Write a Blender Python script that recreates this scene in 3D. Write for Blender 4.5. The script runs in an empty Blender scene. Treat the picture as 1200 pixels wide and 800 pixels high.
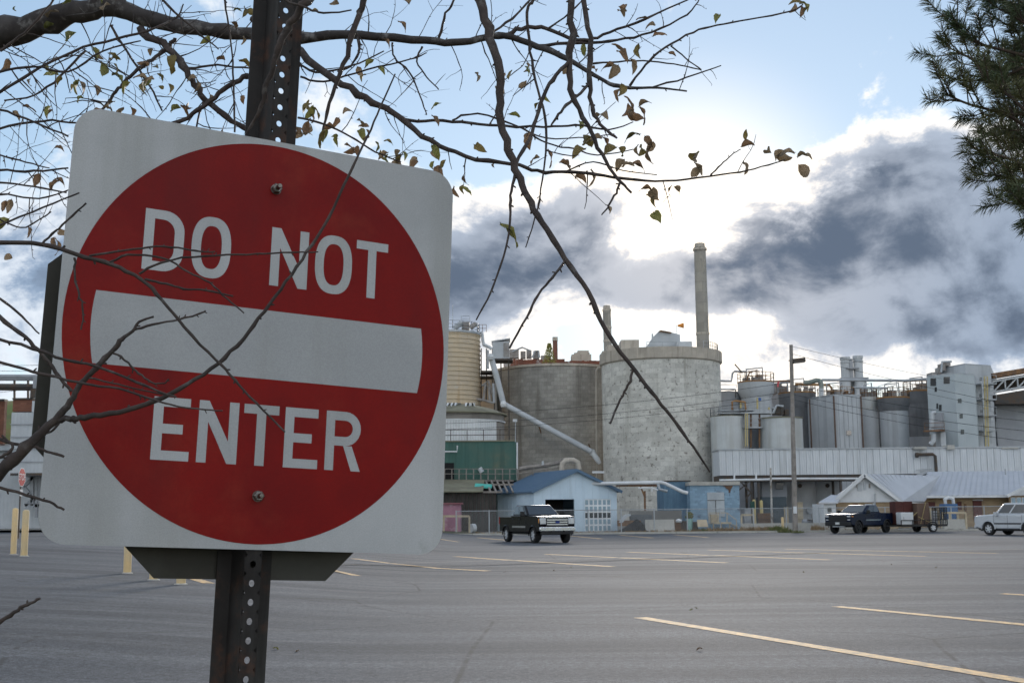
import bpy, math, random
from mathutils import Vector, Matrix, noise
R = math.radians
C = bpy.context.scene.collection
SC = bpy.context.scene

# ------------------------------------------------------------------ camera
FPX = 1417.0
PITCH = math.atan(201 / FPX)
ROLL = 0.009
EYE = Vector((0, 0, 1.6))
cam_d = bpy.data.cameras.new('camera')
cam = bpy.data.objects.new('camera', cam_d)
C.objects.link(cam)
cam_d.sensor_width = 36.0
cam_d.lens = FPX / 1200 * 36.0
cam_d.clip_start = 0.05
cam_d.clip_end = 8000
CR = Matrix.Rotation(math.pi / 2 + PITCH, 3, 'X') @ Matrix.Rotation(-ROLL, 3, 'Z')
cam.matrix_world = Matrix.Translation(EYE) @ CR.to_4x4()
cam_d.dof.use_dof = True
cam_d.dof.focus_distance = 2.25
cam_d.dof.aperture_fstop = 40
SC.camera = cam

def ray(u, v):
    return CR @ Vector(((u - 600) / FPX, (400 - v) / FPX, -1))

def at(u, v, Y):
    """the point seen at photo pixel (u, v) that lies at depth Y"""
    d = ray(u, v)
    return EYE + d * (Y / d.y)

# ------------------------------------------------------------------ world, sun, exposure
SUN_D = ray(808, 268).normalized()
SUN_AZ = math.atan2(SUN_D.x, SUN_D.y)
SUN_EL = math.asin(SUN_D.z)
W = bpy.data.worlds.new('World')
SC.world = W
W.use_nodes = True
nt = W.node_tree
for n in list(nt.nodes):
    nt.nodes.remove(n)

class NT:
    """short hand for building node trees"""
    def __init__(s, tree): s.t = tree
    def n(s, kind, **kw):
        x = s.t.nodes.new(kind)
        for k, v in kw.items(): setattr(x, k, v)
        return x
    def put(s, sock, v):
        if v is None: return
        if hasattr(v, 'links') or isinstance(v, bpy.types.NodeSocket): s.t.links.new(v, sock)
        else: sock.default_value = v
    def m(s, op, a, b=None, c=None, clamp=False):
        x = s.n('ShaderNodeMath', operation=op, use_clamp=clamp)
        s.put(x.inputs[0], a); s.put(x.inputs[1], b); s.put(x.inputs[2], c)
        return x.outputs[0]
    def vm(s, op, a, b=None, out=0):
        x = s.n('ShaderNodeVectorMath', operation=op)
        s.put(x.inputs[0], a)
        if b is not None: s.put(x.inputs[1], b)
        return x.outputs[out]
    def mix(s, f, a, b, blend='MIX'):
        x = s.n('ShaderNodeMix', data_type='RGBA', blend_type=blend)
        s.put(x.inputs[0], f)
        for i, v in ((6, a), (7, b)):
            if isinstance(v, (tuple, list)): v = (*v[:3], 1)
            s.put(x.inputs[i], v)
        return x.outputs[2]
    def step(s, v, lo, hi, a=0.0, b=1.0):
        x = s.n('ShaderNodeMapRange', interpolation_type='SMOOTHSTEP')
        s.put(x.inputs[0], v)
        for i, q in zip((1, 2, 3, 4), (lo, hi, a, b)): s.put(x.inputs[i], q)
        return x.outputs[0]
    def noise(s, vec, scale, detail=4, rough=0.55, dist=0.0):
        x = s.n('ShaderNodeTexNoise')
        s.put(x.inputs['Vector'], vec)
        x.inputs['Scale'].default_value = scale; x.inputs['Detail'].default_value = detail
        x.inputs['Roughness'].default_value = rough; x.inputs['Distortion'].default_value = dist
        return x.outputs['Fac']
    def mapping(s, vec, loc=(0, 0, 0), rot=(0, 0, 0), scale=(1, 1, 1), kind='POINT'):
        x = s.n('ShaderNodeMapping', vector_type=kind)
        s.put(x.inputs[0], vec)
        x.inputs[1].default_value = loc; x.inputs[2].default_value = rot; x.inputs[3].default_value = scale
        return x.outputs[0]

w = NT(nt)
tc = w.n('ShaderNodeTexCoord')
dirv = w.vm('NORMALIZE', tc.outputs['Generated'])
sep = w.n('ShaderNodeSeparateXYZ'); nt.links.new(dirv, sep.inputs[0])
az = w.m('MULTIPLY', w.m('ARCTAN2', sep.outputs[0], sep.outputs[1]), 57.29578)
el = w.m('MULTIPLY', w.m('ARCSINE', sep.outputs[2]), 57.29578)
comb = w.n('ShaderNodeCombineXYZ'); nt.links.new(az, comb.inputs[0]); nt.links.new(el, comb.inputs[1])
sky = w.n('ShaderNodeTexSky', sky_type='NISHITA', sun_disc=False)
sky.sun_elevation = SUN_EL
sky.sun_rotation = SUN_AZ
sky.air_density = 1.0; sky.dust_density = 0.1; sky.ozone_density = 1.5
def w_noise_col():
    x = w.n('ShaderNodeTexNoise'); nt.links.new(dirv, x.inputs['Vector'])
    x.inputs['Scale'].default_value = 6.0; x.inputs['Detail'].default_value = 2
    return x.outputs['Color']
# cloud density: free noise all round the sky plus the cloud banks this day has
wv = w.vm('MULTIPLY', w.vm('SUBTRACT', w_noise_col(), (0.5, 0.5, 0.5)), (0.07, 0.07, 0.07))
cv = w.vm('MULTIPLY', w.vm('ADD', dirv, wv), (1.0, 1.0, 1.5))
fb = w.noise(cv, 5.8, 9, 0.63)
fs = w.noise(w.vm('ADD', cv, tuple(Vector((SUN_D.x, SUN_D.y, SUN_D.z * 1.5)) * 0.0 + Vector((0.012, 0.0, 0.035)))), 5.6, 4, 0.55)
relief = w.m('MULTIPLY', w.m('SUBTRACT', fb, fs), 4.0)
def azel(u, v):
    d = ray(u, v).normalized()
    return math.degrees(math.atan2(d.x, d.y)), math.degrees(math.asin(d.z))
PXD = 1 / math.radians(1) / FPX        # degrees per pixel
BANKS = [  # u, v, half width, half height, tilt, weight
    (580, 335, 140, 88, -0.2, 0.48), (775, 334, 105, 30, 0.0, 0.28), (940, 315, 150, 78, 0.25, 0.34), (1050, 300, 180, 95, 0.10, 0.28), (1140, 345, 190, 90, 0.0, 0.26),
    (1100, 165, 110, 60, 0.5, 0.17), (1400, 290, 220, 120, 0, 0.28), (20, 310, 110, 90, 0, 0.15), (300, 330, 170, 100, 0, 0.25),
    (730, 235, 220, 48, 0, 0.16), (900, 455, 600, 42, 0, 0.12),
    (700, 50, 620, 120, 0, -0.26), (800, 150, 150, 50, 0, -0.12), (760, 385, 190, 22, 0, -0.20), (1175, 425, 80, 26, 0, -0.12), (805, 268, 80, 32, 0, -0.16), (110, 110, 220, 80, 0, -0.16)]
D = w.m('MULTIPLY_ADD', fb, 1.45, -0.225)
for (u, v, su, sv, t, wt) in BANKS:
    a, e = azel(u, v)
    q = w.mapping(comb.outputs[0], (a, e, 0), (0, 0, -t), (su * PXD, sv * PXD, 1), 'TEXTURE')
    l = w.vm('DOT_PRODUCT', q, q, out=1)
    g = w.m('POWER', 0.36788, l)
    D = w.m('MULTIPLY_ADD', g, wt, D)
ca = w.vm('DOT_PRODUCT', dirv, tuple(SUN_D), out=1)
ang = w.m('MULTIPLY', w.m('ARCCOSINE', ca), 57.29578)
cover = w.step(D, 0.46, 0.62)
thick = w.step(D, 0.55, 0.93)
near = w.m('POWER', 0.36788, w.m('POWER', w.m('DIVIDE', ang, 11.0), 1.5))     # forward scatter round the veiled sun
back = w.step(ca, 0.55, -0.3)  # unseen clouds away from the sun, brightened to light the camera-facing surfaces
K = 10.0
thin_c = w.mix(near, (0.25 * K, 0.27 * K, 0.295 * K), (0.62 * K, 0.53 * K, 0.42 * K))
mid_c = w.mix(near, (0.090 * K, 0.122 * K, 0.170 * K), (0.235 * K, 0.235 * K, 0.245 * K))
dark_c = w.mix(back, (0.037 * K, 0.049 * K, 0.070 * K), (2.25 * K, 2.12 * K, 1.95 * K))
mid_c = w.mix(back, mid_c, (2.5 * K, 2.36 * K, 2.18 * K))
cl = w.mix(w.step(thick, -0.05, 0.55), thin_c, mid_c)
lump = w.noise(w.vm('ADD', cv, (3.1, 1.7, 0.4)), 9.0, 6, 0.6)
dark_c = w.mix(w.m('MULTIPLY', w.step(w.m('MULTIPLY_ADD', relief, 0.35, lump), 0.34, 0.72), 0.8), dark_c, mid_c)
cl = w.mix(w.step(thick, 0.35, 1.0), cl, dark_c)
gam = w.n('ShaderNodeGamma'); nt.links.new(sky.outputs[0], gam.inputs[0]); gam.inputs[1].default_value = 0.55
skyc = w.mix(1.0, gam.outputs[0], (0.82, 0.91, 1.01), 'MULTIPLY')
skyc = w.mix(w.m('MULTIPLY', w.step(near, 0.45, 0.98), 0.55), skyc, thin_c)      # bright thin veil round the hidden sun
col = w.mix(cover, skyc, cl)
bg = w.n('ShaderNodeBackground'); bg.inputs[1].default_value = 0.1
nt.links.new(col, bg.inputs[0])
wo = w.n('ShaderNodeOutputWorld'); nt.links.new(bg.outputs[0], wo.inputs[0])
W.cycles.sampling_method = 'MANUAL'; W.cycles.sample_map_resolution = 512

sl = bpy.data.lights.new('sun', 'SUN')
sun = bpy.data.objects.new('sun', sl); C.objects.link(sun)
sl.energy = 1.0; sl.angle = R(14); sl.color = (1.0, 0.92, 0.82)
sun.rotation_euler = (-SUN_D).to_track_quat('-Z', 'Y').to_euler()
sun.location = (0, 30, 60)

SC.view_settings.view_transform = 'Standard'
SC.view_settings.look = 'None'
SC.view_settings.gamma = 1
SC.view_settings.exposure = 1.78

# ------------------------------------------------------------------ helpers
def tag(o, label=None, cat=None, group=None, kind=None):
    if label: o['label'] = label
    if cat: o['category'] = cat
    if group: o['group'] = group
    if kind: o['kind'] = kind
    return o

def T(name, label, cat, loc=(0, 0, 0), rz=0.0, group=None):
    o = bpy.data.objects.new(name, None); C.objects.link(o)
    o.empty_display_size = 0.2
    o.location = loc; o.rotation_euler = (0, 0, rz)
    return tag(o, label, cat, group)

def basis(d):
    d = Vector(d).normalized()
    a = Vector((0, 0, 1)) if abs(d.z) < 0.9 else Vector((1, 0, 0))
    x = d.cross(a).normalized()
    return x, d.cross(x).normalized()

class MB:
    """collects shapes; build() links them as ONE mesh object"""
    def __init__(s): s.v = []; s.f = []
    def add(s, vs, fs):
        o = len(s.v); s.v += [Vector(p) for p in vs]; s.f += [tuple(i + o for i in f) for f in fs]; return s
    def poly(s, pts): return s.add(pts, [tuple(range(len(pts)))])
    def box(s, x0, x1, y0, y1, z0, z1, M=None):
        vs = [Vector((x, y, z)) for z in (z0, z1) for y in (y0, y1) for x in (x0, x1)]
        if M is not None: vs = [M @ p for p in vs]
        return s.add(vs, [(0, 2, 3, 1), (4, 5, 7, 6), (0, 1, 5, 4), (2, 6, 7, 3), (0, 4, 6, 2), (1, 3, 7, 5)])
    def bar(s, a, b, w_, h=None, up=(0, 0, 1)):
        a, b = Vector(a), Vector(b); h = h or w_
        d = (b - a).normalized(); x = d.cross(Vector(up))
        x = x.normalized() if x.length > 1e-4 else basis(d)[0]
        y = x.cross(d)
        x = x * w_ / 2; y = y * h / 2
        vs = [p + i * x + j * y for p in (a, b) for (i, j) in ((-1, -1), (1, -1), (1, 1), (-1, 1))]
        return s.add(vs, [(0, 1, 2, 3), (7, 6, 5, 4), (0, 4, 5, 1), (1, 5, 6, 2), (2, 6, 7, 3), (3, 7, 4, 0)])
    def tube(s, pts, rad, n=8, cap=True):
        pts = [Vector(p) for p in pts]
        if not isinstance(rad, (list, tuple)): rad = [rad] * len(pts)
        o = len(s.v); x = None
        for i, p in enumerate(pts):
            d = (pts[min(i + 1, len(pts) - 1)] - pts[max(i - 1, 0)]).normalized()
            if x is None: x = basis(d)[0]
            x = (x - d * x.dot(d))
            x = x.normalized() if x.length > 1e-5 else basis(d)[0]
            y = d.cross(x)
            for k in range(n):
                a = 2 * math.pi * k / n
                s.v.append(p + (x * math.cos(a) + y * math.sin(a)) * rad[i])
        for i in range(len(pts) - 1):
            for k in range(n):
                a, b = o + i * n + k, o + i * n + (k + 1) % n
                s.f.append((a, b, b + n, a + n))
        if cap:
            s.f.append(tuple(o + k for k in range(n))[::-1])
            e = o + (len(pts) - 1) * n
            s.f.append(tuple(e + k for k in range(n)))
        return s
    def cyl(s, a, b, r, r2=None, n=12): return s.tube([a, b], [r, r if r2 is None else r2], n)
    def lathe(s, prof, c=(0, 0), n=32, closed=True):
        o = len(s.v)
        for (r, z) in prof:
            for k in range(n):
                a = 2 * math.pi * k / n
                s.v.append(Vector((c[0] + r * math.cos(a), c[1] + r * math.sin(a), z)))
        for i in range(len(prof) - 1):
            for k in range(n):
                a, b = o + i * n + k, o + i * n + (k + 1) % n
                s.f.append((a, b, b + n, a + n))
        if closed:
            s.f.append(tuple(o + k for k in range(n))[::-1])
            e = o + (len(prof) - 1) * n
            s.f.append(tuple(e + k for k in range(n)))
        return s
    def prism(s, poly, off):
        """a flat outline (3-D points) pushed along off"""
        off = Vector(off); n = len(poly); poly = [Vector(p) for p in poly]
        return s.add(poly + [p + off for p in poly],
                     [tuple(range(n))[::-1], tuple(range(n, 2 * n))] + [(i, (i + 1) % n, n + (i + 1) % n, n + i) for i in range(n)])
    def data(s, name, mat, org=None, sharp=35):
        me = bpy.data.meshes.new(name)
        vs = [v - org for v in s.v] if org is not None else s.v
        me.from_pydata([tuple(v) for v in vs], [], s.f)
        me.materials.append(mat)
        me.validate(); me.update()
        if sharp is not None:
            me.polygons.foreach_set('use_smooth', [True] * len(me.polygons))
            me.set_sharp_from_angle(angle=R(sharp))
        return me
    def build(s, name, mat, parent=None, local=False, sharp=35, fix=True):
        org = None
        if parent is not None and not local:
            r = parent
            while r.parent: r = r.parent
            org = r.location.copy()
        me = s.data(name, mat, org, sharp)
        if fix:
            import bmesh
            bm = bmesh.new(); bm.from_mesh(me)
            bmesh.ops.recalc_face_normals(bm, faces=bm.faces); bm.to_mesh(me); bm.free()
        o = bpy.data.objects.new(name, me); C.objects.link(o)
        if parent is not None: o.parent = parent
        return o

def inst(me, name, parent, loc=(0, 0, 0), rot=(0, 0, 0), scale=(1, 1, 1)):
    o = bpy.data.objects.new(name, me); C.objects.link(o); o.parent = parent
    o.location = loc; o.rotation_euler = rot; o.scale = scale
    return o

def copy_tree(o, parent=None):
    c = o.copy(); C.objects.link(c); c.parent = parent
    for ch in list(o.children): copy_tree(ch, c)
    return c

# ------------------------------------------------------------------ materials
MATS = {}
def mat(name, c, c2=None, scale=1.5, rough=0.75, metal=0.0, streak=None, spots=None, bump=0.0, bscale=None,
        blocks=None, grain=0.10, spec=0.35, ribs=None, flat=None, emit=None, trans=0.0):
    if name in MATS: return MATS[name]
    m = bpy.data.materials.new(name); m.use_nodes = True; MATS[name] = m
    t = m.node_tree; k = NT(t); b = t.nodes['Principled BSDF']
    tcn = k.n('ShaderNodeTexCoord'); oi = k.n('ShaderNodeObjectInfo')
    off = k.vm('SCALE', (17.3, 31.7, 5.1)); t.links.new(oi.outputs['Random'], off.node.inputs['Scale'])
    P = tcn.outputs['Object']
    Q = k.vm('ADD', P, off)
    c2 = c2 or tuple(x * 0.82 for x in c)
    f = k.step(k.noise(Q, scale, 5, 0.6), 0.34, 0.66)
    colr = k.mix(f, c, c2)
    hgt = None
    if blocks:
        rad, bw, bh, mort, depth = blocks
        sp = k.n('ShaderNodeSeparateXYZ'); t.links.new(P, sp.inputs[0])
        if rad: uu = k.m('MULTIPLY', k.m('ARCTAN2', sp.outputs[1], sp.outputs[0]), rad)
        else: uu = k.m('ADD', sp.outputs[0], sp.outputs[1])
        cb = k.n('ShaderNodeCombineXYZ'); t.links.new(uu, cb.inputs[0]); t.links.new(sp.outputs[2], cb.inputs[1])
        br = k.n('ShaderNodeTexBrick'); t.links.new(cb.outputs[0], br.inputs['Vector'])
        br.inputs['Scale'].default_value = 1; br.inputs['Brick Width'].default_value = bw; br.inputs['Row Height'].default_value = bh
        br.inputs['Mortar Size'].default_value = mort; br.inputs['Mortar Smooth'].default_value = 0.3
        br.inputs['Color1'].default_value = (1, 1, 1, 1); br.inputs['Color2'].default_value = (0.76, 0.76, 0.76, 1); br.inputs['Mortar'].default_value = (depth, depth, depth, 1)
        colr = k.mix(1.0, colr, br.outputs['Color'], 'MULTIPLY')
        hgt = k.m('SUBTRACT', 1.0, br.outputs['Fac'])
    if spots:
        sc_, lo, hi, cc, amt = spots
        g = k.m('MULTIPLY', k.step(k.noise(Q, sc_, 6, 0.65), lo, hi), amt)
        colr = k.mix(g, colr, cc)
    if streak:
        cc, amt, sx, lo = streak
        g = k.noise(k.mapping(Q, scale=(sx, sx, sx * 0.06)), 1.0, 5, 0.6)
        g = k.m('MULTIPLY', k.step(g, lo, lo + 0.22), amt)
        colr = k.mix(g, colr, cc)
    if ribs:
        ax, pitch, amt = ribs
        sp2 = k.n('ShaderNodeSeparateXYZ'); t.links.new(P, sp2.inputs[0])
        wv_ = k.m('SINE', k.m('MULTIPLY', sp2.outputs[ax], 2 * math.pi / pitch))
        hgt = k.m('MULTIPLY_ADD', wv_, amt, hgt if hgt is not None else 0.0)
    gr = k.noise(Q, (bscale or 40), 3, 0.7)
    colr = k.mix(1.0, colr, k.mix(gr, (1 - grain * 2,) * 3, (1 + grain * 2,) * 3), 'MULTIPLY')
    var = k.m('MULTIPLY_ADD', oi.outputs['Random'], 0.10, 0.95)
    cx = k.n('ShaderNodeCombineXYZ')
    for i in range(3): t.links.new(var, cx.inputs[i])
    colr = k.mix(1.0, colr, cx.outputs[0], 'MULTIPLY')
    t.links.new(colr, b.inputs['Base Color'])
    b.inputs['Metallic'].default_value = metal
    b.inputs['Specular IOR Level'].default_value = spec
    t.links.new(k.m('MULTIPLY_ADD', gr, 0.16, rough - 0.08), b.inputs['Roughness'])
    if trans: b.inputs['Transmission Weight'].default_value = trans
    if emit:
        b.inputs['Emission Color'].default_value = (*emit[0], 1); b.inputs['Emission Strength'].default_value = emit[1]
    if bump or hgt is not None:
        bn = k.n('ShaderNodeBump'); bn.inputs['Strength'].default_value = 0.6
        bn.inputs['Distance'].default_value = bump or 0.03
        hh = k.m('MULTIPLY_ADD', gr, 0.5, hgt if hgt is not None else 0.0)
        t.links.new(hh, bn.inputs['Height']); t.links.new(bn.outputs[0], b.inputs['Normal'])
    return m
# ------------------------------------------------------------------ ground
def ground_z(x, y):
    """the lot is level, and rises gently towards its left side"""
    t = -x - 1.5
    if y < 14: t *= max(0.0, (y - 8) / 6)
    if t <= 0: return 0.0
    return 0.052 * t * min(1, t / 3) if t < 14 else 0.728

def G(u, v, dz=0.0):
    """where the ray through a photo pixel meets the ground"""
    d = ray(u, v); p = EYE + d * (1.6 / max(1e-4, -d.z))
    for _ in range(12):
        z = ground_z(p.x, p.y) + dz
        p = EYE + d * ((z - EYE.z) / d.z)
    return p

def sheet(xs, ys, dz):
    m = MB(); n = len(xs)
    m.v = [Vector((x, y, ground_z(x, y) + dz)) for y in ys for x in xs]
    m.f = [(j * n + i, j * n + i + 1, (j + 1) * n + i + 1, (j + 1) * n + i) for j in range(len(ys) - 1) for i in range(n - 1)]
    return m

M_soil = mat('soil', (0.10, 0.085, 0.055), (0.05, 0.06, 0.025), 0.6, 0.95, bump=0.05, bscale=12, grain=0.25)
XS = [-3000, -900, -300, -120, -60, -40, -30] + [-26 + i for i in range(28)] + [4, 10, 30, 80, 300, 900, 3000]
tag(sheet(XS, [-400, -60, -20, 0, 4, 7, 8, 9, 10, 11, 12, 13, 14, 20, 30, 45, 60, 80, 95, 110, 160, 400, 1200, 4000], 0).build('ground', M_soil), kind='structure')

def asphalt():
    m = bpy.data.materials.new('asphalt'); m.use_nodes = True
    t = m.node_tree; k = NT(t); b = t.nodes['Principled BSDF']
    P = k.n('ShaderNodeTexCoord').outputs['Object']
    big = k.noise(k.mapping(P, scale=(0.035, 0.16, 1)), 1.0, 5, 0.6, 0.6)
    band = k.noise(k.mapping(P, loc=(3, 9, 0), rot=(0, 0, 0.09), scale=(0.06, 0.9, 1)), 1.0, 6, 0.66, 0.5)
    fine = k.noise(P, 55, 3, 0.75)
    mid = k.noise(P, 2.2, 6, 0.65)
    c = k.mix(k.step(big, 0.32, 0.68), (0.036, 0.040, 0.050), (0.082, 0.089, 0.103))
    c = k.mix(k.m('MULTIPLY', k.step(band, 0.42, 0.68), 0.7), c, (0.126, 0.133, 0.147))
    c = k.mix(k.m('MULTIPLY', k.step(mid, 0.52, 0.72), 0.5), c, (0.05, 0.052, 0.057))
    sp2 = k.noise(P, 14, 5, 0.7)
    c = k.mix(1.0, c, k.mix(k.step(sp2, 0.3, 0.7), (0.66,) * 3, (1.34,) * 3), 'MULTIPLY')
    sp3 = k.noise(P, 34, 3, 0.7)
    c = k.mix(1.0, c, k.mix(k.step(sp3, 0.32, 0.68), (0.74,) * 3, (1.26,) * 3), 'MULTIPLY')
    oil = k.noise(k.vm('ADD', P, (7.7, 3.3, 0)), 0.55, 4, 0.5)
    c = k.mix(k.m('MULTIPLY', k.step(oil, 0.66, 0.74), 0.55), c, (0.03, 0.03, 0.032))
    # cracks
    vor = k.n('ShaderNodeTexVoronoi', feature='DISTANCE_TO_EDGE')
    t.links.new(k.vm('ADD', P, k.vm('SCALE', k.n('ShaderNodeTexNoise').outputs['Color'])), vor.inputs['Vector'])
    vor.inputs['Scale'].default_value = 0.16
    crack = k.m('MULTIPLY', k.step(vor.outputs['Distance'], 0.0060, 0.0015), k.step(mid, 0.40, 0.50))
    c = k.mix(k.m('MULTIPLY', crack, 0.7), c, (0.02, 0.02, 0.021))
    c = k.mix(1.0, c, k.mix(k.step(fine, 0.3, 0.7), (0.55,) * 3, (1.45,) * 3), 'MULTIPLY')
    t.links.new(c, b.inputs['Base Color'])
    t.links.new(k.m('MULTIPLY_ADD', big, -0.1, 0.92), b.inputs['Roughness'])
    b.inputs['Specular IOR Level'].default_value = 0.32
    bn = k.n('ShaderNodeBump'); bn.inputs['Strength'].default_value = 0.8; bn.inputs['Distance'].default_value = 0.012
    t.links.new(k.m('ADD', fine, k.m('MULTIPLY', mid, 0.6)), bn.inputs['Height']); t.links.new(bn.outputs[0], b.inputs['Normal'])
    return m
M_asph = asphalt()
ASPH_END = 90.0
tag(sheet([-60, -40, -30] + [-26 + i for i in range(28)] + [4, 10, 20, 40, 60, 90], [8, 9, 10, 11, 12, 13, 14, 18, 24, 30, 40, 60, ASPH_END], 0.012).build('parking_lot', M_asph), kind='structure')

# painted stall lines, each traced to the ground
def paint_mat():
    m = bpy.data.materials.new('faded_yellow_paint'); m.use_nodes = True
    t = m.node_tree; k = NT(t); b = t.nodes['Principled BSDF']
    P = k.n('ShaderNodeTexCoord').outputs['Object']
    f = k.step(k.noise(P, 7, 6, 0.7), 0.40, 0.60); g = k.noise(P, 60, 3, 0.7)
    c = k.mix(k.m('MULTIPLY', f, 0.75), (0.66, 0.41, 0.17), (0.24, 0.19, 0.13))
    t.links.new(k.mix(k.m('MULTIPLY', k.step(g, 0.55, 0.68), 0.5), c, (0.12, 0.11, 0.10)), b.inputs['Base Color'])
    b.inputs['Roughness'].default_value = 0.8
    return m
M_paint = paint_mat()
M_paint2 = mat('worn_white_paint', (0.20, 0.185, 0.165), (0.13, 0.127, 0.12), 3, 0.85, spots=(9, 0.45, 0.6, (0.1, 0.1, 0.1), 0.8))
LINES = [((750, 723), (1290, 812), 0), ((980, 710), (1270, 738), 0), ((1175, 695), (1300, 703), 0),
         ((414, 654), (572, 668.5), 0), ((533, 651.5), (718, 663.5), 0), ((640, 649), (852, 659), 0), ((735, 646.5), (973, 655.5), 0), ((830, 644), (1085, 651.5), 0),
         ((920, 643), (1170, 648), 0), ((385, 667), (418, 674), 0), ((215, 674), (245, 683), 0),
         ((515, 631), (537, 634.5), 0), ((668, 627.5), (705, 631), 0), ((726, 626.6), (765, 630), 0), ((790, 626.2), (830, 629.4), 0), ((560, 629.5), (600, 633), 0)]
for (a, b_, kind) in LINES:
    p, q = G(*a, 0.016), G(*b_, 0.016)
    d = (q - p).normalized(); n_ = Vector((-d.y, d.x, 0)) * min(0.15, 0.085 + 0.0014 * p.y)
    m = MB(); steps = max(2, int((q - p).length / 2)); row = []
    for i in range(steps + 1):
        c = p.lerp(q, i / steps); wob = 0.012 * math.sin(i * 1.7 + p.x)
        for s in (-1, 1):
            x = c + n_ * s * (1 + wob * 4); x.z = ground_z(x.x, x.y) + 0.017; row.append(x)
    m.add(row, [(2 * i, 2 * i + 1, 2 * i + 3, 2 * i + 2) for i in range(steps)])
    tag(m.build('stall_line', M_paint2 if kind else M_paint), kind='structure')
# long worn wheel-stop guide lines running across the stalls
for (a, b_) in (((420, 660.5), (1010, 645.8)), ((330, 664), (420, 660.5)), ((700, 654.5), (1240, 642))):
    p, q = G(*a, 0.014), G(*b_, 0.014); d = (q - p).normalized(); n_ = Vector((-d.y, d.x, 0)) * 0.12
    tag(MB().poly([p - n_, q - n_, q + n_, p + n_]).build('guide_line', M_paint2), kind='structure')

# ------------------------------------------------------------------ the big sign
SM = Matrix(((0.8833, -0.4678, 0.0299), (0.4663, 0.8835, 0.0454), (-0.0476, -0.0261, 0.9985))).to_quaternion()
SIGN_C = Vector((-0.45060, 2.20036, 1.92005)); LP = 1.9229
IN = 0.0254; SXF = 0.961
M_sheet = mat('white_sign_sheeting', (0.45, 0.453, 0.461), (0.37, 0.375, 0.385), 2.6, 0.5, grain=0.13, bscale=420, spots=(9, 0.62, 0.8, (0.24, 0.235, 0.22), 0.55), streak=((0.32, 0.32, 0.31), 0.6, 8, 0.48), spec=0.15)
M_red = mat('red_sign_sheeting', (0.22, 0.005, 0.0035), (0.155, 0.0035, 0.004), 3.2, 0.42, grain=0.14, bscale=420, spots=(4, 0.52, 0.78, (0.26, 0.035, 0.018), 0.6), streak=((0.12, 0.008, 0.008), 0.5, 7, 0.48), spec=0.14, bump=0.0004)
M_steel = mat('weathered_steel', (0.10, 0.095, 0.09), (0.05, 0.042, 0.036), 14, 0.55, 0.7, spots=(22, 0.5, 0.68, (0.11, 0.05, 0.028), 0.8), bump=0.001, bscale=90)
M_postm = mat('dark_rusty_steel', (0.026, 0.023, 0.022), (0.016, 0.013, 0.012), 9, 0.65, 0.3, spots=(16, 0.5, 0.7, (0.075, 0.032, 0.018), 0.85), streak=((0.085, 0.085, 0.08), 0.4, 20, 0.5), bump=0.001, bscale=120)
M_back = mat('bare_sign_back', (0.06, 0.058, 0.05), (0.045, 0.042, 0.035), 6, 0.55, 0.5, grain=0.1, bscale=60)
M_bolt = mat('bolt_steel', (0.24, 0.23, 0.22), (0.13, 0.11, 0.09), 60, 0.4, 0.9)

sign = T('do_not_enter_sign', 'white square DO NOT ENTER sign with red disc bolted to a perforated steel post', 'road sign')
sign.rotation_mode = 'QUATERNION'; sign.rotation_quaternion = SM
sign.location = SIGN_C + SM @ Vector((0, 0, -LP))
def sp(x, z, y=0.0):           # inches on the sign face -> local metres, y positive = behind
    return Vector((x * IN * SXF, y, LP + z * IN))
def rrect(hw, r, n=10):
    out = []
    for (cx, cz, a0) in ((hw - r, hw - r, 0), (-hw + r, hw - r, 90), (-hw + r, -hw + r, 180), (hw - r, -hw + r, 270)):
        for i in range(n + 1):
            a = R(a0 + 90 * i / n); out.append((cx + r * math.cos(a), cz + r * math.sin(a)))
    return out
def warp_y(x, z):              # the sheet is a little bent
    return 0.0
TH = 0.0025
panel = MB().prism([sp(x, z, 0) for x, z in rrect(15, 1.9)], (0, TH, 0)).build('sign_panel', M_sheet, sign, True)
disc = MB().poly([sp(14.62 * math.cos(2 * math.pi * i / 128), 14.62 * math.sin(2 * math.pi * i / 128), -0.0004) for i in range(128)]).build('red_disc', M_red, panel, True)
bar_pts = []
for s in (1, -1):
    for i in range(9):
        z = (-2.90 + 5.03 * i / 8) * s if s == 1 else (2.13 - 5.03 * i / 8)
        bar_pts.append((s * math.sqrt(12.72 ** 2 - z * z), z))
MB().poly([sp(x, z, -0.0008) for x, z in bar_pts]).build('white_bar', M_sheet, panel, True)
YL = -0.0008
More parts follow.
